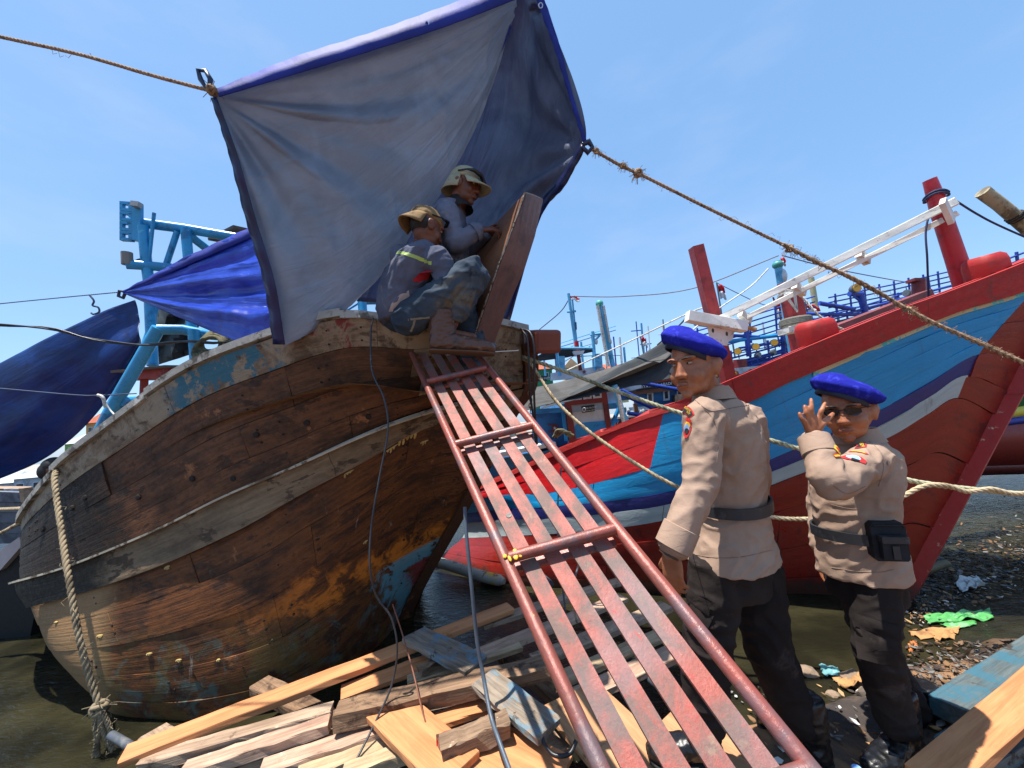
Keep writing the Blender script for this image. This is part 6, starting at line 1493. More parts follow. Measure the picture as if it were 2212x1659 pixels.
M_glass = paint('window_dark', srgb(36, 44, 54), rough=.1)
M_blkb = paint('black_board', srgb(26, 26, 28), rough=.5)
M_hulld = paint('dark_hull_wood', srgb(58, 50, 46), [(srgb(88, 76, 66), 3, .55, .66)], rough=.8)
M_flr, M_flw = paint('flag_red', srgb(190, 30, 38), rough=.8), paint('flag_white', srgb(220, 218, 216), rough=.8)

# --- blue and white wheelhouse boat
D = 6.4
wb = thing('wheelhouse_boat', at(1270, 1000, 6.8), 'boat with white and maroon wheelhouse front behind the red bulwark', 'boat')
slab(wb, 'wall', [(1228, 868), (1303, 862), (1318, 965), (1244, 972)], D, .10, M_wall)
slab(wb, 'wall_patch', [(1233, 876), (1300, 868), (1304, 884), (1236, 891)], D - .012, .010, M_gwall)
slab(wb, 'pillar', [(1219, 862), (1232, 861), (1246, 962), (1231, 962)], D - .03, .12, M_brn)
slab(wb, 'pillar', [(1297, 830), (1308, 829), (1324, 942), (1312, 943)], D - .03, .12, M_brn)
slab(wb, 'trim_board', [(1230, 866), (1303, 859), (1304, 869), (1232, 876)], D - .025, .06, M_brn)
for k in range(3):
    x = 1237 + k * 21.5
    fr = slab(wb, 'window', [(x, 842 - k * 2), (x + 18, 840 - k * 2), (x + 20, 863 - k * 2), (x + 2, 865 - k * 2)], D - .02, .05, M_wall)
    slab(fr, 'pane', [(x + 4, 846 - k * 2), (x + 14.5, 845 - k * 2), (x + 16, 859 - k * 2), (x + 5.5, 860 - k * 2)], D - .03, .012, M_glass)
slab(wb, 'window_wall', [(1224, 832), (1304, 828), (1305, 862), (1228, 868)], D + .02, .06, M_brn)
slab(wb, 'blue_panel', [(1241, 922), (1249, 914), (1306, 909), (1314, 916), (1319, 966), (1246, 972)], D - .02, .03, M_cy)
slab(wb, 'nameplate', [(1256, 878), (1284, 874), (1285, 888), (1258, 892)], D - .03, .015, M_blkb)
pr = (at(1284, 876, D) - at(1256, 880, D)); pu_ = (at(1256, 878, D) - at(1258, 892, D))
text_obj('GT.30 No.2107', M_pw, wb, at(1274, 881, D - .034), pr, pu_, .036); text_obj('Pati 16 No 4244', M_pw, wb, at(1272, 887, D - .034), pr, pu_, .032)
mb = MB(); c = at(1261.5, 884.5, D - .034); mb.tube([c + _rt * .028 * math.cos(a) + _up * .03 * math.sin(a) for a in [i * math.pi / 6 for i in range(13)]], .006, 5); mb.build('emblem', M_pw, wb)
# side wing in shade, roof edge, post, red square with star
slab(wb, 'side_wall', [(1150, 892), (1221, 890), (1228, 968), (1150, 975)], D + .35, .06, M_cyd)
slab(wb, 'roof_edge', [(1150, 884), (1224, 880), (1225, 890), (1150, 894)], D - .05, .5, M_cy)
slab(wb, 'upper_wall', [(1168, 866), (1219, 860), (1219, 881), (1168, 884)], D + .1, .05, M_wall)
bar(wb, 'post', (1215, 872, D), (1224, 952, D), .035, M_cy)
slab(wb, 'red_square', [(1192, 917), (1204, 917), (1205, 934), (1193, 934)], D + .33, .015, M_brn)
slab(wb, 'red_square', [(1182, 917), (1192, 917), (1192, 919), (1182, 919)], D + .33, .015, M_brn); slab(wb, 'red_square', [(1183, 932), (1193, 932), (1193, 934), (1183, 934)], D + .33, .015, M_brn)
slab(wb, 'star', [(1198.5 + a, 925 - b) for a, b in star(5, 4.2)], D + .32, .008, M_pw)
slab(wb, 'bench', [(1313, 872), (1341, 870), (1341, 882), (1314, 884)], D, .25, M_cy)
bar(wb, 'brace', (1338, 880, D), (1318, 925, D), .035, M_cy); bar(wb, 'brace', (1318, 912, D), (1336, 908, D), .03, M_cy)
slab(wb, 'side_panel', [(1309, 842), (1328, 840), (1330, 872), (1312, 874)], D + .1, .04, M_gwall)
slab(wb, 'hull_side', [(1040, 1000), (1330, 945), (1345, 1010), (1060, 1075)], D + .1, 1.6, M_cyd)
slab(wb, 'deck_edge', [(1040, 985), (1200, 955), (1202, 962), (1040, 998)], D - .05, .4, M_wall)
# upper deck: white board with a star, canopy, light post
slab(wb, 'upper_board', [(1190, 806), (1300, 790), (1312, 800), (1306, 812), (1190, 822)], D + .6, .06, M_wall)
slab(wb, 'star', [(1262 + a, 803 - b) for a, b in star(5, 5)], D + .58, .008, M_brn)
slab(wb, 'name_board', [(1143, 813), (1182, 812), (1182, 823), (1143, 824)], D + .55, .03, M_blkb)
text_obj('MITRA BARU MKZ', M_pw, wb, at(1163, 818, D + .54), at(1182, 817, D) - at(1143, 818, D), _up, .052)
slab(wb, 'canopy', [(1155, 772, D + .5), (1186, 755, D + .6), (1283, 752, D + .6), (1280, 760, D + 1.6), (1225, 772, D + 1.8), (1150, 782, D + 1.6)], D, .02, M_netd)
for a, b, r_ in (((1200, 736), (1209, 812), .03), ((1280, 716), (1286, 800), .032), ((1186, 752), (1284, 752), .022), ((1275, 724), (1300, 720), .02), ((1283, 738), (1296, 724), .018), ((1182, 722), (1200, 722), .02), ((1180, 726), (1202, 745), .015)):
    bar(wb, 'pipe', a + (D + .5,), b + (D + .5,), r_, M_sky)
for q in ([(1207, 769), (1220, 769), (1221, 800), (1209, 800)], [(1284, 764), (1300, 764), (1302, 792), (1286, 792)]): slab(wb, 'blue_box', q, D + .4, .25, M_sky)
bar(wb, 'light_post', (1246, 742, D + .6), (1254, 800, D + .6), .035, M_brn); bar(wb, 'lamp', (1245, 737, D + .6), (1246, 748, D + .6), .04, M_flr)
slab(wb, 'light_bar', [(1238, 758), (1263, 757), (1259, 765), (1242, 766)], D + .5, .12, M_wall)
for x in (1193, 1288, 1318):
    mb = MB(); mb.ell(at(x, 738, D + .5), .03, .03, .055); mb.build('bulb', paint('clear_bulb', srgb(190, 196, 200), rough=.1), wb, smooth=80)
for y in (0, 8): bar(wb, 'wire_rail', (1150, 768 - y, D + .6), (1330, 713 - y * 1.1, D + 1.2), .008, M_sky, 5)
for x, y in ((1193, 730), (1245, 712)): bar(wb, 'mast_stub', (x, y, D + .8), (x - 1, y - 16, D + .8), .012, M_blkb)
def flag(parent, x, y, d, w_, h_, lean=0.0, nm='flag'):
    """two-banded flag hanging from a pole top"""
    for k, m_ in ((0, M_flr), (1, M_flw)):
        P = [[at(x + w_ * i / 6 + lean * (j + k * 4) / 8, y + h_ * (j + k * 4) / 8 + 2.2 * math.sin(i * 1.4 + j * .3) + w_ * .22 * i / 6, d + .03 * math.sin(i * 1.8)) for j in range(5)] for i in range(7)]
        mb = MB(); mb.grid(P); o = mb.build(nm + ('_red_band' if k == 0 else '_white_band'), m_, parent, smooth=80); s_ = o.modifiers.new('t', 'SOLIDIFY'); s_.thickness = .004
ms = thing('mast', at(1243, 760, 7.2), 'slim pale blue mast with a small red and white flag above the wheelhouse', 'mast')
bar(ms, 'pole', (1228, 634, 7.2), (1244, 752, 7.2), .028, M_sky); bar(ms, 'pole', (1236, 645, 7.25), (1247, 752, 7.25), .018, M_sky); bar(ms, 'crosstree', (1225, 674, 7.2), (1244, 672, 7.2), .02, M_sky); flag(ms, 1230, 638, 7.2, 22, 9)
ms = thing('mast', at(1320, 800, 6.9), 'pale blue derrick pole wrapped with white ropes beside the wheelhouse', 'mast')
bar(ms, 'pole', (1297, 655, 6.9), (1325, 796, 6.9), .045, M_sky); bar(ms, 'rope', (1291, 660, 6.85), (1314, 792, 6.85), .03, M_wrope); bar(ms, 'rope', (1304, 660, 6.85), (1318, 740, 6.85), .02, M_wrope)
mb = MB(); mb.ell(at(1295, 656, 6.9), .07, .06, .07); mb.build('block', paint('teal_block', srgb(70, 150, 140), rough=.5), ms, smooth=60)
ms = thing('mast', at(1352, 925, 5.6), 'pale blue and white slanted pole standing behind the red bulwark', 'mast')
bar(ms, 'pole', (1327, 832, 5.6), (1354, 926, 5.6), .045, M_sky); bar(ms, 'pole', (1333, 836, 5.55), (1349, 922, 5.55), .028, M_wrope); bar(ms, 'pole', (1340, 880, 5.6), (1362, 922, 5.6), .03, M_sky)
mb = MB(); 
for k in range(7): rope_mesh(mb, [at(1198 + random.uniform(-4, 6), 942 + random.uniform(-6, 4), 4.6), at(1212 + random.uniform(-5, 5), 932 + random.uniform(-5, 5), 4.55), at(1232 + random.uniform(-4, 8), 940 + random.uniform(-5, 5), 4.6)], .018, 1)
tag(mb.build('rope_pile', paint('olive_rope', srgb(96, 92, 66)), smooth=60), 'small heap of old rope on the red bulwark below the wheelhouse', 'rope')

# --- dark wooden boat with the black name board
nb = thing('named_boat', at(1420, 940, 8.2), 'dark boat with blue cabin and black name board beside the tall officer', 'boat')
D = 8.0
slab(nb, 'cabin_wall', [(1370, 850), (1500, 835), (1500, 885), (1375, 895)], D, .1, M_cyd)
for x, y in ((1398, 848), (1433, 842), (1462, 838)):
    fr = slab(nb, 'window', [(x, y), (x + 13, y - 1.5), (x + 14, y + 22), (x + 1, y + 24)], D - .03, .04, M_wall); slab(fr, 'pane', [(x + 3, y + 4), (x + 9.5, y + 3), (x + 10.5, y + 18), (x + 4, y + 19)], D - .045, .012, M_glass)
slab(nb, 'name_board', [(1372, 832), (1500, 815), (1500, 828), (1373, 845)], D - .12, .05, M_blkb)
text_obj('KARYA MINA ABADI', M_pw, nb, at(1412, 833, D - .135), at(1500, 822, D) - at(1372, 838, D), _up, .082)
slab(nb, 'eave_beam', [(1352, 846), (1500, 829), (1500, 838), (1354, 855)], D - .1, .3, paint('brown_beam', srgb(112, 70, 50), rough=.7))
slab(nb, 'fascia', [(1345, 838), (1385, 828), (1386, 838), (1347, 848)], D - .2, .04, M_wall); slab(nb, 'fascia', [(1358, 880), (1490, 872), (1490, 880), (1358, 888)], D - .3, .04, M_wall); slab(nb, 'fascia', [(1358, 890), (1450, 884), (1450, 891), (1358, 898)], D - .32, .04, M_wall)
slab(nb, 'upper_cabin', [(1395, 815), (1500, 795), (1500, 816), (1396, 832)], D + .1, .1, paint('orange_red_wall', srgb(190, 66, 40), rough=.6))
slab(nb, 'upper_window', [(1430, 806), (1452, 801), (1452, 816), (1431, 820)], D + .06, .03, paint('cream_pane', srgb(200, 180, 120), rough=.4))
slab(nb, 'hull_side', [(1330, 905), (1520, 885), (1520, 1000), (1340, 1010)], D + .1, 1.5, M_hulld)
slab(nb, 'red_strake', [(1335, 905), (1470, 893), (1470, 902), (1335, 916)], D - .1, .06, M_brn); slab(nb, 'green_locker', [(1328, 920), (1360, 916), (1361, 936), (1328, 938)], D - .6, .3, paint('green_locker', srgb(30, 104, 70), rough=.6))
for a, b in (((1378, 826), (1500, 848)), ((1340, 842), (1470, 905)), ((1355, 892), (1450, 908)), ((1336, 848), (1440, 895))): bar(nb, 'boom', a + (7.0,), b + (7.0,), .035, M_rblue)
slab(nb, 'wood_post', [(1369, 872), (1376, 871), (1382, 900), (1373, 900)], 7.2, .06, paint('raw_post', srgb(150, 100, 64), rough=.8))
for x, y in ((1350, 885), (1358, 890), (1390, 890), (1385, 892)):
    mb = MB(); mb.ell(at(x, y, 7.1), .03, .03, .06); mb.build('hung_bag', paint('clear_plastic', srgb(150, 156, 154), [(srgb(80, 84, 84), 12, .5, .6)], rough=.3), nb, smooth=60)

# --- boats with long blue lamp rails
M_flood = paint('flood_glass', srgb(226, 168, 62), rough=.25); M_can = paint('lamp_can', srgb(110, 116, 120), rough=.4, metal=.4)
def flood(parent, x, y, d, r, face=(-.55, -.8, -.1), lit=True):
    c = at(x, y, d); f = Vector(face).normalized(); mb = MB()
    mb.tube([c, c - f * r * .9, c - f * r * 1.7], [r, r * .95, r * .55], 14); o = mb.build('lamp', M_can, parent, smooth=50)
    mb = MB(); mb.tube([c + f * .002, c + f * .012], r * .86, 14); mb.build('lens', M_flood if lit else M_can, o)
    mb = MB(); mb.tube([c - f * r, c - f * r - Vector((0, 0, r * 2.2))], r * .16, 6); mb.build('bracket', M_rblue, o)
def railset(parent, a, b, d0, d1, n, gap, r, posts=6, drop=26):
    for k in range(n):
        mb = MB(); p, q = at(a[0], a[1] + k * gap, d0), at(b[0], b[1] + k * gap, d1)
        mb.tube([p, p.lerp(q, .5) - Vector((0, 0, .02)), q], r, 6); mb.build('rail', M_rblue, parent, smooth=60)
    for i in range(posts):
        t = (i + .5) / posts; x, y, d = lerp(a[0], b[0], t), lerp(a[1], b[1], t), lerp(d0, d1, t)
        bar(parent, 'stanchion', (x - 2, y - 5, d), (x + 3, y + drop, d), r * 1.3, M_rblue, 6)
lb = thing('lamp_rail_boat', at(1640, 850, 7.5), 'boat with blue pipe rails and three yellow floodlights behind the tall officer', 'boat')
railset(lb, (1480, 722), (1760, 640), 7.5, 7.5, 5, 12, .014, 5, 60)
railset(lb, (1560, 768), (1760, 712), 7.0, 7.0, 4, 11, .016, 5, 40)
for a, b, r_ in (((1570, 724), (1640, 728), .03), ((1570, 738), (1700, 722), .035), ((1596, 752), (1720, 735), .02), ((1580, 790), (1720, 752), .03), ((1588, 800), (1720, 765), .022), ((1612, 712), (1618, 770), .045), ((1500, 700), (1616, 715), .03), ((1690, 700), (1694, 790), .04), ((1560, 780), (1700, 742), .014)): bar(lb, 'pipe', a + (7.0,), b + (7.0,), r_, M_rblue if r_ != .035 else M_cy)
for x, y in ((1594, 759), (1633, 749), (1673, 740), (1706, 736)): flood(lb, x, y, 6.8, .062)
for x, y in ((1640, 766), (1673, 760), (1716, 748)): flood(lb, x, y, 6.8, .05, (.3, -.9, 0), False)
slab(lb, 'roof_edge', [(1570, 786), (1720, 764), (1720, 776), (1572, 800)], 7.0, 1.0, M_cyd)
slab(lb, 'cabin_wall', [(1568, 796), (1720, 774), (1720, 830), (1570, 850)], 7.2, .1, paint('ochre_wall', srgb(140, 126, 80), rough=.7))
slab(lb, 'white_board', [(1540, 800), (1690, 785), (1690, 798), (1540, 815)], 6.6, .04, M_wall)
for x in (1548, 1590, 1622):
    c = at(x, 812 - (x - 1540) * .11, 6.58); mb = MB(); mb.tube([c, c - Vector((0, .006, 0))], .045, 14); q = mb.build('roundel', M_brn, lb); slab(q, 'star', [(x + a, 812 - (x - 1540) * .11 - b) for a, b in star(5, 4.2)], 6.56, .006, M_flood)
slab(lb, 'hull_side', [(1480, 850), (1800, 800), (1800, 900), (1480, 950)], 7.4, 1.4, M_hulld)
bar(lb, 'vent', (1600, 800, 6.9), (1598, 776, 6.9), .11, M_brn, 12)
lc = thing('lamp_rail_boat', at(1960, 700, 7.8), 'boat with long parallel blue rails behind the red bow on the right', 'boat')
railset(lc, (1790, 643), (2075, 581), 7.5, 7.8, 4, 11, .014, 9, 44)
railset(lc, (1700, 705), (1960, 632), 7.0, 7.2, 5, 11, .014, 7, 40)
railset(lc, (2060, 598), (2280, 520), 6.0, 6.0, 3, 13, .016, 4, 40)
for a, b, r_ in (((1770, 655), (1845, 668), .04), ((1835, 634), (1862, 636), .05), ((1858, 634), (1870, 680), .05), ((1845, 640), (1880, 668), .02), ((1735, 678), (1860, 680), .03), ((2002, 600), (2010, 650), .03), ((1780, 690), (2060, 616), .02)): bar(lc, 'pipe', a + (6.6,), b + (6.6,), r_, M_rblue)
flood(lc, 1851, 622, 6.4, .075, (-.1, -.98, -.1)); flood(lc, 1958, 633, 6.6, .06, (-.9, -.3, 0), False); flood(lc, 1828, 706, 6.4, .05)
bar(lc, 'red_post', (1986, 640, 6.4), (1984, 604, 6.4), .09, M_brn); slab(lc, 'post_cap', [(1976, 600), (1994, 600), (1994, 606), (1976, 606)], 6.3, .15, M_brn)
slab(lc, 'deck_house', [(1780, 700), (2100, 620), (2100, 700), (1780, 760)], 7.9, .5, M_hulld); slab(lc, 'hull_side', [(1700, 790), (2300, 640), (2300, 760), (1700, 860)], 8.2, 1.5, M_cyd)
# mast and flags further off
for lab, base, top, r_, m_, fl in (('light blue mast with a red pennant behind the white beam', (1712, 765, 6.2), (1679, 564, 6.2), .055, M_sky, None), ('thin cream mast far behind the white beam', (1765, 680, 9), (1752, 600, 9), .06, paint('cream_mast', srgb(196, 186, 140), rough=.6), None),
   ('flag pole with a drooping red and white flag left of the white beam', (1562, 700, 9), (1548, 610, 9), .018, M_can, (1550, 614, 9, 14, 30)), ('flag pole with a torn red and white flag under the white beam', (1690, 700, 8.5), (1670, 642, 8.5), .018, M_brn, (1671, 646, 8.5, 14, 44)),
   ('flag pole with a red and white flag flying to the right', (1748, 690, 8.5), (1738, 652, 8.5), .018, M_can, (1740, 656, 8.5, 30, 18)), ('far flag pole with a red and white flag left of the tall officer', (1392, 775, 11), (1383, 725, 11), .02, M_can, (1384, 728, 11, 10, 20)),
   ('thin grey aerial mast far left of the tall officer', (1436, 740, 12), (1432, 690, 12), .02, M_can, None)):
    t_ = thing('mast', at(*base), lab, 'mast'); bar(t_, 'pole', top, base, r_, m_)
    if fl: flag(t_, *fl, lean=6)
    if 'pennant' in lab:
        flag(t_, 1686, 556, 6.2, 12, 16); mb = MB(); mb.ell(at(1680, 572, 6.2), .08, .08, .07); mb.build('block', paint('teal_block', srgb(70, 150, 140)), t_, smooth=60); mb = MB(); mb.ell(at(1690, 596, 6.2), .07, .07, .12); mb.build('bulb', paint('clear_bulb', srgb(190, 196, 200)), t_, smooth=60)
# rigging wires
M_wire = paint('grey_wire', srgb(92, 98, 112), rough=.6)
for k, (pts, r_, lab) in enumerate((
  ([(1230, 640, 7.2), (1350, 640, 7.0), (1500, 622, 6.6), (1682, 552, 6.2)], .010, 'long thin stay wire from the flag mast to the blue mast'),
  ([(1230, 645, 7.2), (1210, 674, 7.4), (1165, 712, 7.6)], .010, 'short stay wire slanting left from the flag mast'),
  ([(1225, 800, 6.4), (1350, 742, 6.0), (1480, 680, 5.6), (1530, 660, 5.4)], .012, 'white line rising from the wheelhouse roof past the beret'),
  ([(1420, 745, 5.0), (1470, 700, 4.6), (1486, 680, 4.2)], .010, 'dark line from the shade net up to the white cross beam'),
  ([(1660, 580, 6.2), (1620, 620, 6.0), (1540, 676, 5.6), (1480, 728, 5.2)], .011, 'pale rope from the blue mast down behind the left red post'),
  ([(1690, 552, 6.2), (1800, 580, 7), (1930, 605, 8), (1980, 612, 9)], .010, 'thin wire from the blue mast sloping right to the rails'),
  ([(1550, 612, 9), (1640, 655, 9), (1700, 668, 9)], .010, 'thin wire behind the white beam from the drooping flag'))):
    rope('wire', [at(*p) for p in pts], r_, M_wrope if 'white' in lab.split()[:1] or 'pale' in lab else M_wire, lab, 'wire', strands=1, seg=5)

# --- houses beyond the harbour
M_tile = wood('clay_tiles', srgb(140, 72, 50), srgb(176, 98, 70), grain=(30, 3, 3)); 
def house(x, y_eave, d, w_, h_, wall, roof, lab, hip=True, win=2):
    t_ = thing('house', at(x, y_eave, d), lab, 'house')
    a = at(x, y_eave, d); b = at(x + w_, y_eave - w_ * .087, d); hw = h_ * d / FPX; wd = (b - a).length; dp = wd * .8
    r_ = Vector((1, 0, 0)); f_ = Vector((0, 1, 0)); a = Vector((a.x, a.y, a.z))
    mb = MB(); mb.prism([a, a + r_ * wd, a + r_ * wd - Z * (hw * 1.8 + 1.5), a - Z * (hw * 1.8 + 1.5)], f_ * dp); mb.build('wall', wall, t_)
    e = wd * .08; rh = hw * .8; p = [a + Vector((-e, -e, 0)), a + Vector((wd + e, -e, 0)), a + Vector((wd + e, dp + e, 0)), a + Vector((-e, dp + e, 0))]
    q = [a + Vector((wd * .25, dp * .5, rh)), a + Vector((wd * .75, dp * .5, rh))] if hip else [a + Vector((wd * .5, -e, rh)), a + Vector((wd * .5, dp + e, rh))]
    mb = MB()
    if hip: mb.add(p + q, [(0, 1, 5, 4), (2, 3, 4, 5), (1, 2, 5), (3, 0, 4), (3, 2, 1, 0)])
    else: mb.add(p + q, [(0, 4, 5, 3), (1, 2, 5, 4), (0, 1, 4), (2, 3, 5), (3, 2, 1, 0)])
    rf = mb.build('roof', roof, t_)
    for k in range(win):
        c = a + r_ * wd * (k + .5) / win - Z * hw * .55 - f_ * .03; mb = MB(); mb.box(c, (wd * .16, .06, hw * .45)); o = mb.build('window', M_wall, t_)
        mb = MB(); mb.box(c - f_ * .035, (wd * .12, .02, hw * .36)); mb.build('pane', M_glass, o)
    return t_
M_cream = paint('cream_wall', srgb(206, 186, 140), rough=.8); M_org = paint('orange_wall', srgb(214, 150, 80), rough=.8); M_grn = paint('green_wall', srgb(128, 160, 84), rough=.8); M_shed = paint('pale_shed', srgb(176, 182, 190), [(srgb(140, 146, 156), 3, .5, .62)], rough=.7); M_tin = paint('tin_roof', srgb(170, 176, 184), [(srgb(140, 130, 120), 4, .55, .65)], rough=.5, metal=.2); M_gsh_ = paint('green_sheet', srgb(36, 120, 80), rough=.6)
house(1218, 796, 26, 34, 26, M_cream, paint('cream_gable', srgb(196, 160, 120), rough=.8), 'cream gabled house far behind the red light post', False)
house(1146, 800, 24, 46, 24, M_gsh_, M_tile, 'far house with green sheeting and a brown roof beside the bow', True)
house(1290, 800, 30, 60, 18, M_cream, M_tile, 'far cream house mostly hidden behind the wheelhouse', True)
house(186, 915, 22, 44, 26, M_org, M_tile, 'orange house with a brown tiled roof seen past the blue gantry leg', True)
house(140, 960, 18, 60, 24, M_grn, M_tin, 'green house with a tin roof under the dark tarpaulin', True)
house(30, 1035, 13, 110, 30, M_shed, M_tin, 'long pale shed with louvre window behind the left mooring ropes', True, 3)
house(-60, 1050, 15, 90, 30, M_shed, M_tin, 'pale boarded shed at the far left edge', True, 2)
# quay on the far side of the harbour
mb = MB(); mb.box((0, 60, -.1), (400, 60, .8)); q = mb.build('far_quay', paint('quay_concrete', srgb(150, 144, 134), rough=.9)); tag(q, kind='structure')

# --- things at the left edge
lbt = thing('grey_boat', at(-20, 1230, 4.6), 'grey weathered boat stern at the far left edge behind the old hull', 'boat')
for k in range(5): slab(lbt, 'hull_plank', [(-120, 1058 + k * 24), (44 + k * 3, 1064 + k * 22), (52 + k * 3, 1085 + k * 22), (-120, 1081 + k * 24)], 4.6 + k * .03, .06, paint('grey_blue_wood', srgb(104, 108, 118), [(srgb(74, 76, 84), 4, .5, .62), (srgb(140, 140, 144), 7, .6, .68)], rough=.8))
slab(lbt, 'stern_post', [(40, 1055), (48, 1055), (66, 1175), (58, 1175)], 4.55, .1, M_old); slab(lbt, 'deck', [(-120, 1056), (46, 1056), (60, 1052, 5.6), (-120, 1050, 5.6)], 4.7, .05, M_old)
dbt = thing('dark_boat', at(-20, 1440, 3.9), 'black hulled boat in shadow at the left edge below the grey one', 'boat')
slab(dbt, 'rail', [(-120, 1250), (-10, 1196), (42, 1160), (46, 1180), (0, 1232), (-120, 1270)], 3.9, .1, paint('pink_white_rail', srgb(190, 172, 170), rough=.6))
slab(dbt, 'hull_side', [(-120, 1268), (0, 1230), (46, 1180), (72, 1230), (76, 1320), (60, 1400), (20, 1445), (-120, 1470)], 3.95, 1.2, paint('black_hull', srgb(18, 18, 22), rough=.6))
slab(dbt, 'boot_top', [(-120, 1500, 3.3), (0, 1452, 3.5), (38, 1420, 3.6), (40, 1432, 3.6), (0, 1480, 3.5), (-120, 1530, 3.3)], 3.5, .08, M_wall)
# person in dark red beyond the stern
P5 = thing('person', at(105, 1110, 4.2), 'dark figure in a dark red shirt beyond the left end of the old boat', 'person')
mb = MB(); hf5 = Vector((.8, .5, -.2)).normalized(); hc5 = at(116, 1012, 4.2); head_prims(mb, hc5, hf5, Z, 1.0)
chain(mb, [hc5 - Z * .08, hc5 - Z * .17], [.055, .07]); mb.loft([ring(hc5 - Z * t, Vector((.5, -.8, 0)) * a, Vector((.8, .5, 0)) * b) for t, a, b in ((.75, .15, .11), (.55, .14, .11), (.35, .18, .12), (.22, .17, .1), (.16, .08, .07))])
for s_ in (-1, 1):
    sh = hc5 + Vector((.5, -.8, 0)) * .18 * s_ - Z * .24; chain(mb, [sh, sh + Vector((.08, -.02, -.28)), sh + Vector((.28, .1, -.36))], [.05, .042, .03]); hand(mb, sh + Vector((.28, .1, -.36)), Vector((.9, .3, -.1)), Vector((0, -.2, 1)), Vector((0, -1, 0)))
    hp = hc5 + Vector((.5, -.8, 0)) * .09 * s_ - Z * .72; chain(mb, [hp, hp - Z * .42 + Vector((.05, 0, 0)), hp - Z * .82], [.08, .06, .045])
bd5 = link_mesh(remesh(mb, .012, 3), 'body', M_skin3, P5)
mb = MB(); mb.loft([ring(hc5 - Z * t, Vector((.5, -.8, 0)) * a, Vector((.8, .5, 0)) * b) for t, a, b in ((.74, .18, .14), (.55, .165, .13), (.35, .205, .145), (.24, .195, .12), (.17, .10, .085))])
for s_ in (-1, 1):
    sh = hc5 + Vector((.5, -.8, 0)) * .18 * s_ - Z * .24; chain(mb, [sh, sh + Vector((.08, -.02, -.28))], [.075, .065])
link_mesh(remesh(mb, .012, 3), 'shirt', cloth_mat('dark_red_shirt', srgb(74, 22, 30), srgb(54, 16, 22)), P5)
mb = MB(); mb.ell(hc5 + Z * .03, .088, .1, .095); mb.ell(hc5 + Vector((0, -.02, -.03)) - hf5 * .04, .07, .07, .09); link_mesh(remesh(mb, .012, 2), 'hair', FM['hair'], P5)

# --- distant boats crowded behind
random.seed(21)
fb = thing('far_boat', at(1330, 830, 13), 'distant crowded boats with many thin masts behind the grey shade net', 'boat')
slab(fb, 'hull_side', [(1120, 842), (1500, 808), (1500, 850), (1120, 880)], 13, 2.0, M_cyd); slab(fb, 'cabin_wall', [(1300, 808), (1420, 798), (1420, 826), (1300, 834)], 12.8, 1.0, M_wall)
for k in range(16):
    x = random.uniform(1150, 1475); y1 = 820 - (x - 1150) * .09; h = random.uniform(40, 105); m_ = random.choice([M_sky, M_sky, M_can, M_rblue, M_wall])
    q = bar(fb, 'mast_pole', (x - h * .09, y1 - h, 13), (x, y1, 13), random.uniform(.018, .05), m_, 6)
    if random.random() < .5: bar(fb, 'yard', (x - h * .08 - 12, y1 - h * .8, 13), (x - h * .08 + 12, y1 - h * .8 - 2, 13), .018, m_, 5)
for k in range(8):
    x = random.uniform(1150, 1400); bar(fb, 'lamp_wire', (x, 800 - random.uniform(0, 40), 13), (x + random.uniform(60, 110), 780 - random.uniform(0, 50), 13), .012, M_wire, 5)
fc = thing('far_boat', at(1850, 720, 12), 'distant boats with rails and aerials behind the red rail on the right', 'boat')
slab(fc, 'hull_side', [(1560, 800), (2250, 660), (2250, 720), (1560, 870)], 12, 2.0, M_hulld)
for k in range(20):
    x = random.uniform(1570, 2190); y1 = 775 - (x - 1570) * .22; h = random.uniform(25, 80); bar(fc, 'mast_pole', (x - h * .16, y1 - h, 12), (x, y1, 12), random.uniform(.012, .03), random.choice([M_rblue, M_can, M_rblue, M_wall]), 6)
for k in range(12):
    x = random.uniform(1570, 1950); y = 770 - (x - 1570) * .22 - random.uniform(0, 40); w_ = random.uniform(80, 220); bar(fc, 'rail', (x, y, 12), (x + w_, y - w_ * .22, 12), .016, M_rblue, 5)
for k in range(10):
    x = random.uniform(1580, 1800); y = 760 - (x - 1570) * .24 - random.uniform(-10, 14); flood(fc, x, y, 9.5, .05, (random.uniform(-.5, .5), -.9, 0), False)
# ================================================================= RUBBISH ON THE SHORE
def lumpy(c, r, mat, label, name, cat, sq=(1, 1, .6), seed=0, it=2, amp=.35, sink=0.0):
    b = bmesh.new(); bmesh.ops.create_icosphere(b, subdivisions=it, radius=1.0)
    for v in b.verts:
        k = 1 + amp * noise.noise(v.co * 1.3 + Vector((seed * 3.1, 0, 0))) + amp * .4 * noise.noise(v.co * 3.5 + Vector((seed, 5, 0)))
        v.co = Vector((v.co.x * sq[0], v.co.y * sq[1], v.co.z * sq[2])) * k * r + Vector(c)
    me = bpy.data.meshes.new(name); b.to_mesh(me); b.free(); me.materials.append(mat); o = bpy.data.objects.new(name, me); COL.objects.link(o)
    return tag(o, label, cat)
M_stone = paint('shore_stone', srgb(132, 112, 92), [(srgb(90, 80, 70), 6, .5, .62)], rough=.9, bstr=.6)
def gpt(x, y):
    z = -.05
    for _ in range(8): p = onz(x, y, z); z = max(WZ, ground_z(p.x, p.y))
    return onz(x, y, z)
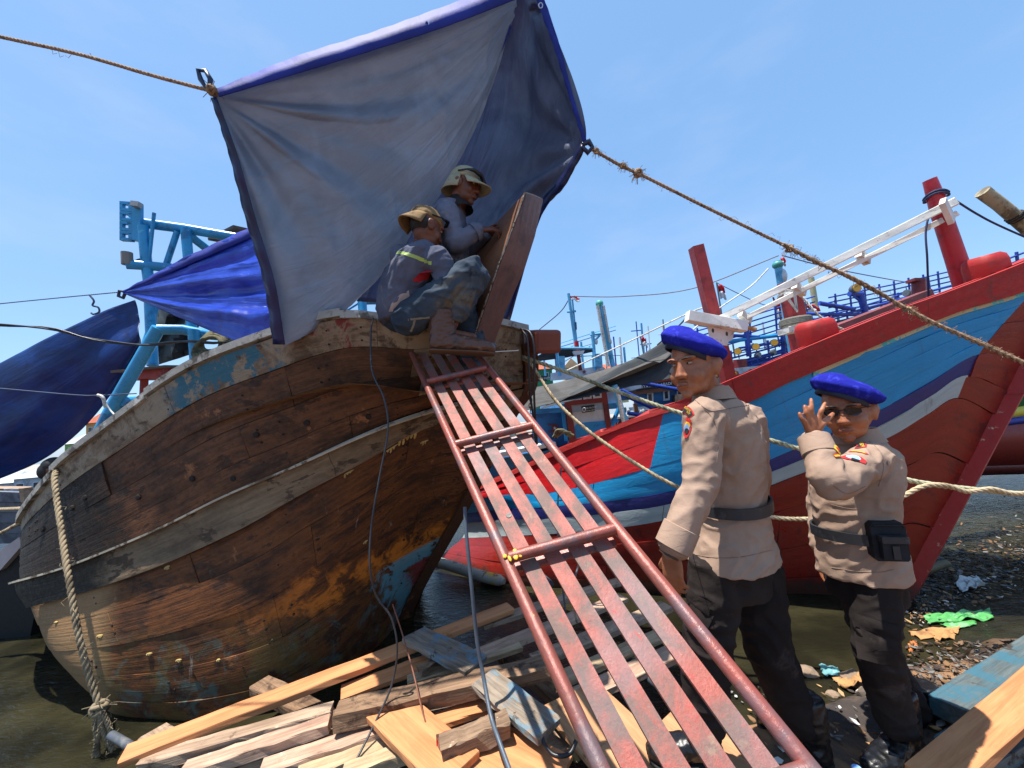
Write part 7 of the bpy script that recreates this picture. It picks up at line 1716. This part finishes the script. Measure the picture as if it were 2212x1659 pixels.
for k, (x, y, r, lab) in enumerate(((1745, 1452, .055, 'brown stone at the water edge right of the tall officer leg'), (1850, 1470, .075, 'flat pale stone at the water edge left of the shorter officer knee'), (1800, 1500, .03, 'small dark stone between the officers'), (1720, 1490, .03, 'small stone right behind the tall officer calf'), (1880, 1500, .05, 'grey lump beside the pale flat stone'))):
    p = gpt(x, y); lumpy(p, r, M_stone, lab, 'stone', 'stone', (1.2, 1, .6), k)
# crumpled sheets and bags: thin but crumpled in depth
def crumple(pts, mat, label, name, cat, h=.03, n=14, seed=0, z=None):
    """pts: four corners on the ground (x, y in the photograph)"""
    C4 = [gpt(*p) if z is None else onz(p[0], p[1], z) for p in pts]; P = []
    for i in range(n + 1):
        row = []
        for j in range(n + 1):
            u, v = i / n, j / n; p = C4[0].lerp(C4[1], u).lerp(C4[3].lerp(C4[2], u), v)
            a = noise.noise(Vector((u * 4 + seed, v * 4, seed))) ; b_ = noise.noise(Vector((u * 9, v * 9 + seed, 2)))
            row.append(p + Vector((.02 * b_, .02 * a, h * (.6 + a + .5 * b_))))
        P.append(row)
    mb = MB(); mb.grid(P); o = mb.build(name, mat, smooth=50); s_ = o.modifiers.new('t', 'SOLIDIFY'); s_.thickness = .003
    return tag(o, label, cat)
M_gbag = paint('green_plastic', srgb(84, 156, 84), [(srgb(132, 186, 130), 9, .52, .62), (srgb(44, 120, 58), 9, .56, .66)], rough=.3)
crumple([(1994, 1336), (2140, 1322), (2146, 1340), (2010, 1352)], M_gbag, 'bright green plastic bag lying on the shore at the right', 'plastic_bag', 'bag', .032, 26, 3)
crumple([(2030, 1350), (2105, 1342), (2110, 1352), (2060, 1362)], M_gbag, 'torn green bag scrap just below the bright green bag', 'plastic_bag', 'bag', .012, 10, 5)
M_card = paint('wet_cardboard', srgb(180, 134, 84), [(srgb(130, 92, 58), 4, .5, .62)], rough=.9)
crumple([(1962, 1368), (2076, 1354), (2070, 1372), (1990, 1384)], M_card, 'sodden brown cardboard flap under the green bag', 'cardboard', 'cardboard', .02, 10, 8)
crumple([(2018, 1376), (2060, 1366), (2064, 1380), (2020, 1390)], M_card, 'folded end of sodden cardboard beside the leaf litter', 'cardboard', 'cardboard', .03, 8, 9)
crumple([(1962, 1392), (1980, 1384), (1984, 1402), (1966, 1412)], paint('orange_strip', srgb(190, 110, 50), rough=.8), 'small orange strip standing in the mud by the shorter officer knee', 'scrap', 'scrap', .012, 6, 2)
crumple([(1800, 1470), (1862, 1450), (1880, 1474), (1820, 1490)], M_card, 'crumpled tan paper at the water edge between the officers', 'paper_scrap', 'paper', .02, 10, 12)
crumple([(1770, 1440), (1810, 1446), (1820, 1466), (1780, 1462)], paint('teal_film', srgb(110, 160, 160), rough=.3), 'pale teal plastic film by the brown stone', 'plastic_film', 'plastic', .02, 10, 14)
crumple([(2060, 1262), (2110, 1248), (2130, 1268), (2080, 1284)], paint('white_foam', srgb(196, 196, 190), [(srgb(130, 124, 112), 8, .5, .62)], rough=.6), 'dirty white plastic lump beside the bamboo tube', 'plastic_lump', 'plastic', .04, 12, 17, WZ + .02)
# bamboo tube
a_, b_ = onz(1985, 1236, WZ + .07), onz(2046, 1217, WZ + .10); mb = MB(); mb.tube([a_, a_.lerp(b_, .5), b_], .034, 14, cap=True); bt = tag(mb.build('bamboo_tube', paint('bamboo_dark', srgb(112, 96, 62), [(srgb(70, 58, 40), 6, .5, .6)], rough=.6), smooth=60), 'short bamboo tube end floating near the red stem', 'bamboo')
ax = (b_ - a_).normalized(); mb = MB(); mb.tube([b_ + ax * .001, b_ + ax * .004], .030, 14); mb.build('cut_end', paint('bamboo_cut', srgb(206, 184, 130), rough=.8), bt); mb = MB(); mb.tube([b_ + ax * .004, b_ + ax * .006], .016, 12); mb.build('bore', paint('hole_dark', srgb(60, 56, 52)), bt)
# bottle cap and bottle at the bottom edge
bp_ = onz(1852, 1690, -.02); bp_ = at(1852, 1668, 1.42); bot = thing('plastic_bottle', bp_ - Z * .2, 'clear plastic bottle with light blue cap at the bottom edge', 'bottle')
t = NT('clear_pet'); t.set(srgb(200, 220, 235), .08, 0, .5); t.b.inputs['Transmission Weight'].default_value = .8
mb = MB(); mb.tube([bp_ - Z * .19, bp_ - Z * .185, bp_ - Z * .08, bp_ - Z * .05, bp_ - Z * .025, bp_ - Z * .005], [.028, .032, .032, .027, .014, .013], 18); mb.build('bottle_body', t.m, bot, smooth=40)
mb = MB(); mb.tube([bp_ - Z * .006, bp_ + Z * .014, bp_ + Z * .017], [.0165, .0165, .014], 20); mb.build('cap', paint('blue_cap', srgb(120, 160, 214), rough=.4), bot, smooth=40)
# leaf litter and flotsam: too small to count
def scatter(name, label, n, region, mats, z=None, smin=.012, smax=.045, seed=1, up=.01):
    random.seed(seed); mb = MB()
    for _ in range(n):
        x, y = region(); p = gpt(x, y) if z is None else onz(x, y, z); s = random.uniform(smin, smax); a = random.uniform(0, 6.28); el = random.uniform(.25, 1)
        ux, uy = Vector((math.cos(a), math.sin(a), random.uniform(-.3, .3))) * s, Vector((-math.sin(a), math.cos(a), random.uniform(-.3, .3))) * s * el
        mb.cur = random.randrange(len(mats)); c = p + Z * (up + random.uniform(0, .012)); k = random.uniform(.1, .5) * s
        q = [c - ux, c - ux * .2 - uy * .6 + Z * k * .5, c + ux * .5 - uy * .5, c + ux + Z * k, c + ux * .3 + uy * .6 + Z * k * .3, c - ux * .5 + uy * .5]
        mb.prism(q, Vector((0, 0, -.003)))
    o = mb.build(name, mats); tag(o, label, kind='stuff'); return o
LF = [paint('leaf_brown', srgb(120, 88, 56), rough=.7), paint('leaf_tan', srgb(176, 138, 92), rough=.7), paint('leaf_dark', srgb(58, 48, 40), rough=.6), paint('bit_grey', srgb(110, 108, 104), rough=.6), paint('bit_white', srgb(196, 194, 188), rough=.5), paint('bit_black', srgb(28, 27, 28), rough=.4)]
LD = [LF[2], LF[5], LF[5], LF[3], LF[0], LF[5]]
scatter('leaf_litter', 'leaves and scraps along the water line at the right', 520, lambda: (lambda t: (lerp(1940, 2260, t), lerp(1352, 1250, t) + random.gauss(-26, 22)))(random.random()), LF, None, .006, .024, 3)
scatter('flotsam', 'dark floating rubbish beside the red stem', 1100, lambda: (lambda t: (lerp(1970, 2300, t), lerp(1250, 1170, t) + random.gauss(0, 38)))(random.random()), LD, WZ + .004, .006, .034, 5)
scatter('bark_litter', 'dark bark and leaf scraps on the mud bank', 520, lambda: (random.uniform(1960, 2300), random.uniform(1390, 1500)), [LF[2], LF[2], LF[0], LF[3], LF[2]], None, .006, .026, 7)
scatter('ground_scraps', 'small scraps around the officers boots', 150, lambda: (random.uniform(1560, 2060), random.uniform(1470, 1659)), [LF[2], LF[1], LF[0], LF[3], LF[4]], None, .006, .024, 9)
# floating crust of dark mud
random.seed(11); mb = MB(); P = []
for i in range(46):
    row = []
    for j in range(26):
        u, v = i / 45, j / 25; x, y = lerp(2.75, 6.4, u), lerp(2.85, 4.2, v) + u * .6
        e = min(1, min(u, 1 - u) * 6, min(v, 1 - v) * 4); h = noise.noise(Vector((x * 3, y * 3, 0))) + .6 * noise.noise(Vector((x * 9, y * 9, 3)))
        row.append(Vector((x, y, WZ - .04 + e * (.018 + .034 * h))))
    P.append(row)
mb.grid(P); o = mb.build('mud_crust', paint('black_mud', srgb(40, 42, 50), [(srgb(24, 24, 28), 7, .5, .6), (srgb(96, 100, 110), 16, .64, .72)], rough=.4, bstr=.8), smooth=60); tag(o, 'dark oily crust floating beside the red stem', kind='stuff')
# ================================================================= GROUPS OF LOOK-ALIKES
GR = {'mast': 'masts of the boats behind', 'house': 'houses beyond the harbour', 'stone': 'stones at the water edge', 'wire': 'rigging wires', 'plank': 'planks piled at the water edge', 'bag': 'plastic bags on the shore', 'cardboard': 'sodden cardboard on the shore', 'shade net': 'shade nets over the boats', 'pipe': 'pipes lying among the planks', 'cable': 'cables hanging about the old boat'}
for o in list(COL.objects):
    if o.parent is None and 'category' in o.keys() and 'group' not in o.keys():
        if o['category'] in GR: o['group'] = GR[o['category']]
        elif o.name.startswith('mooring_rope'): o['group'] = 'mooring ropes'
        elif o.name.startswith('tarp_rope'): o['group'] = 'ropes holding the tarpaulin'
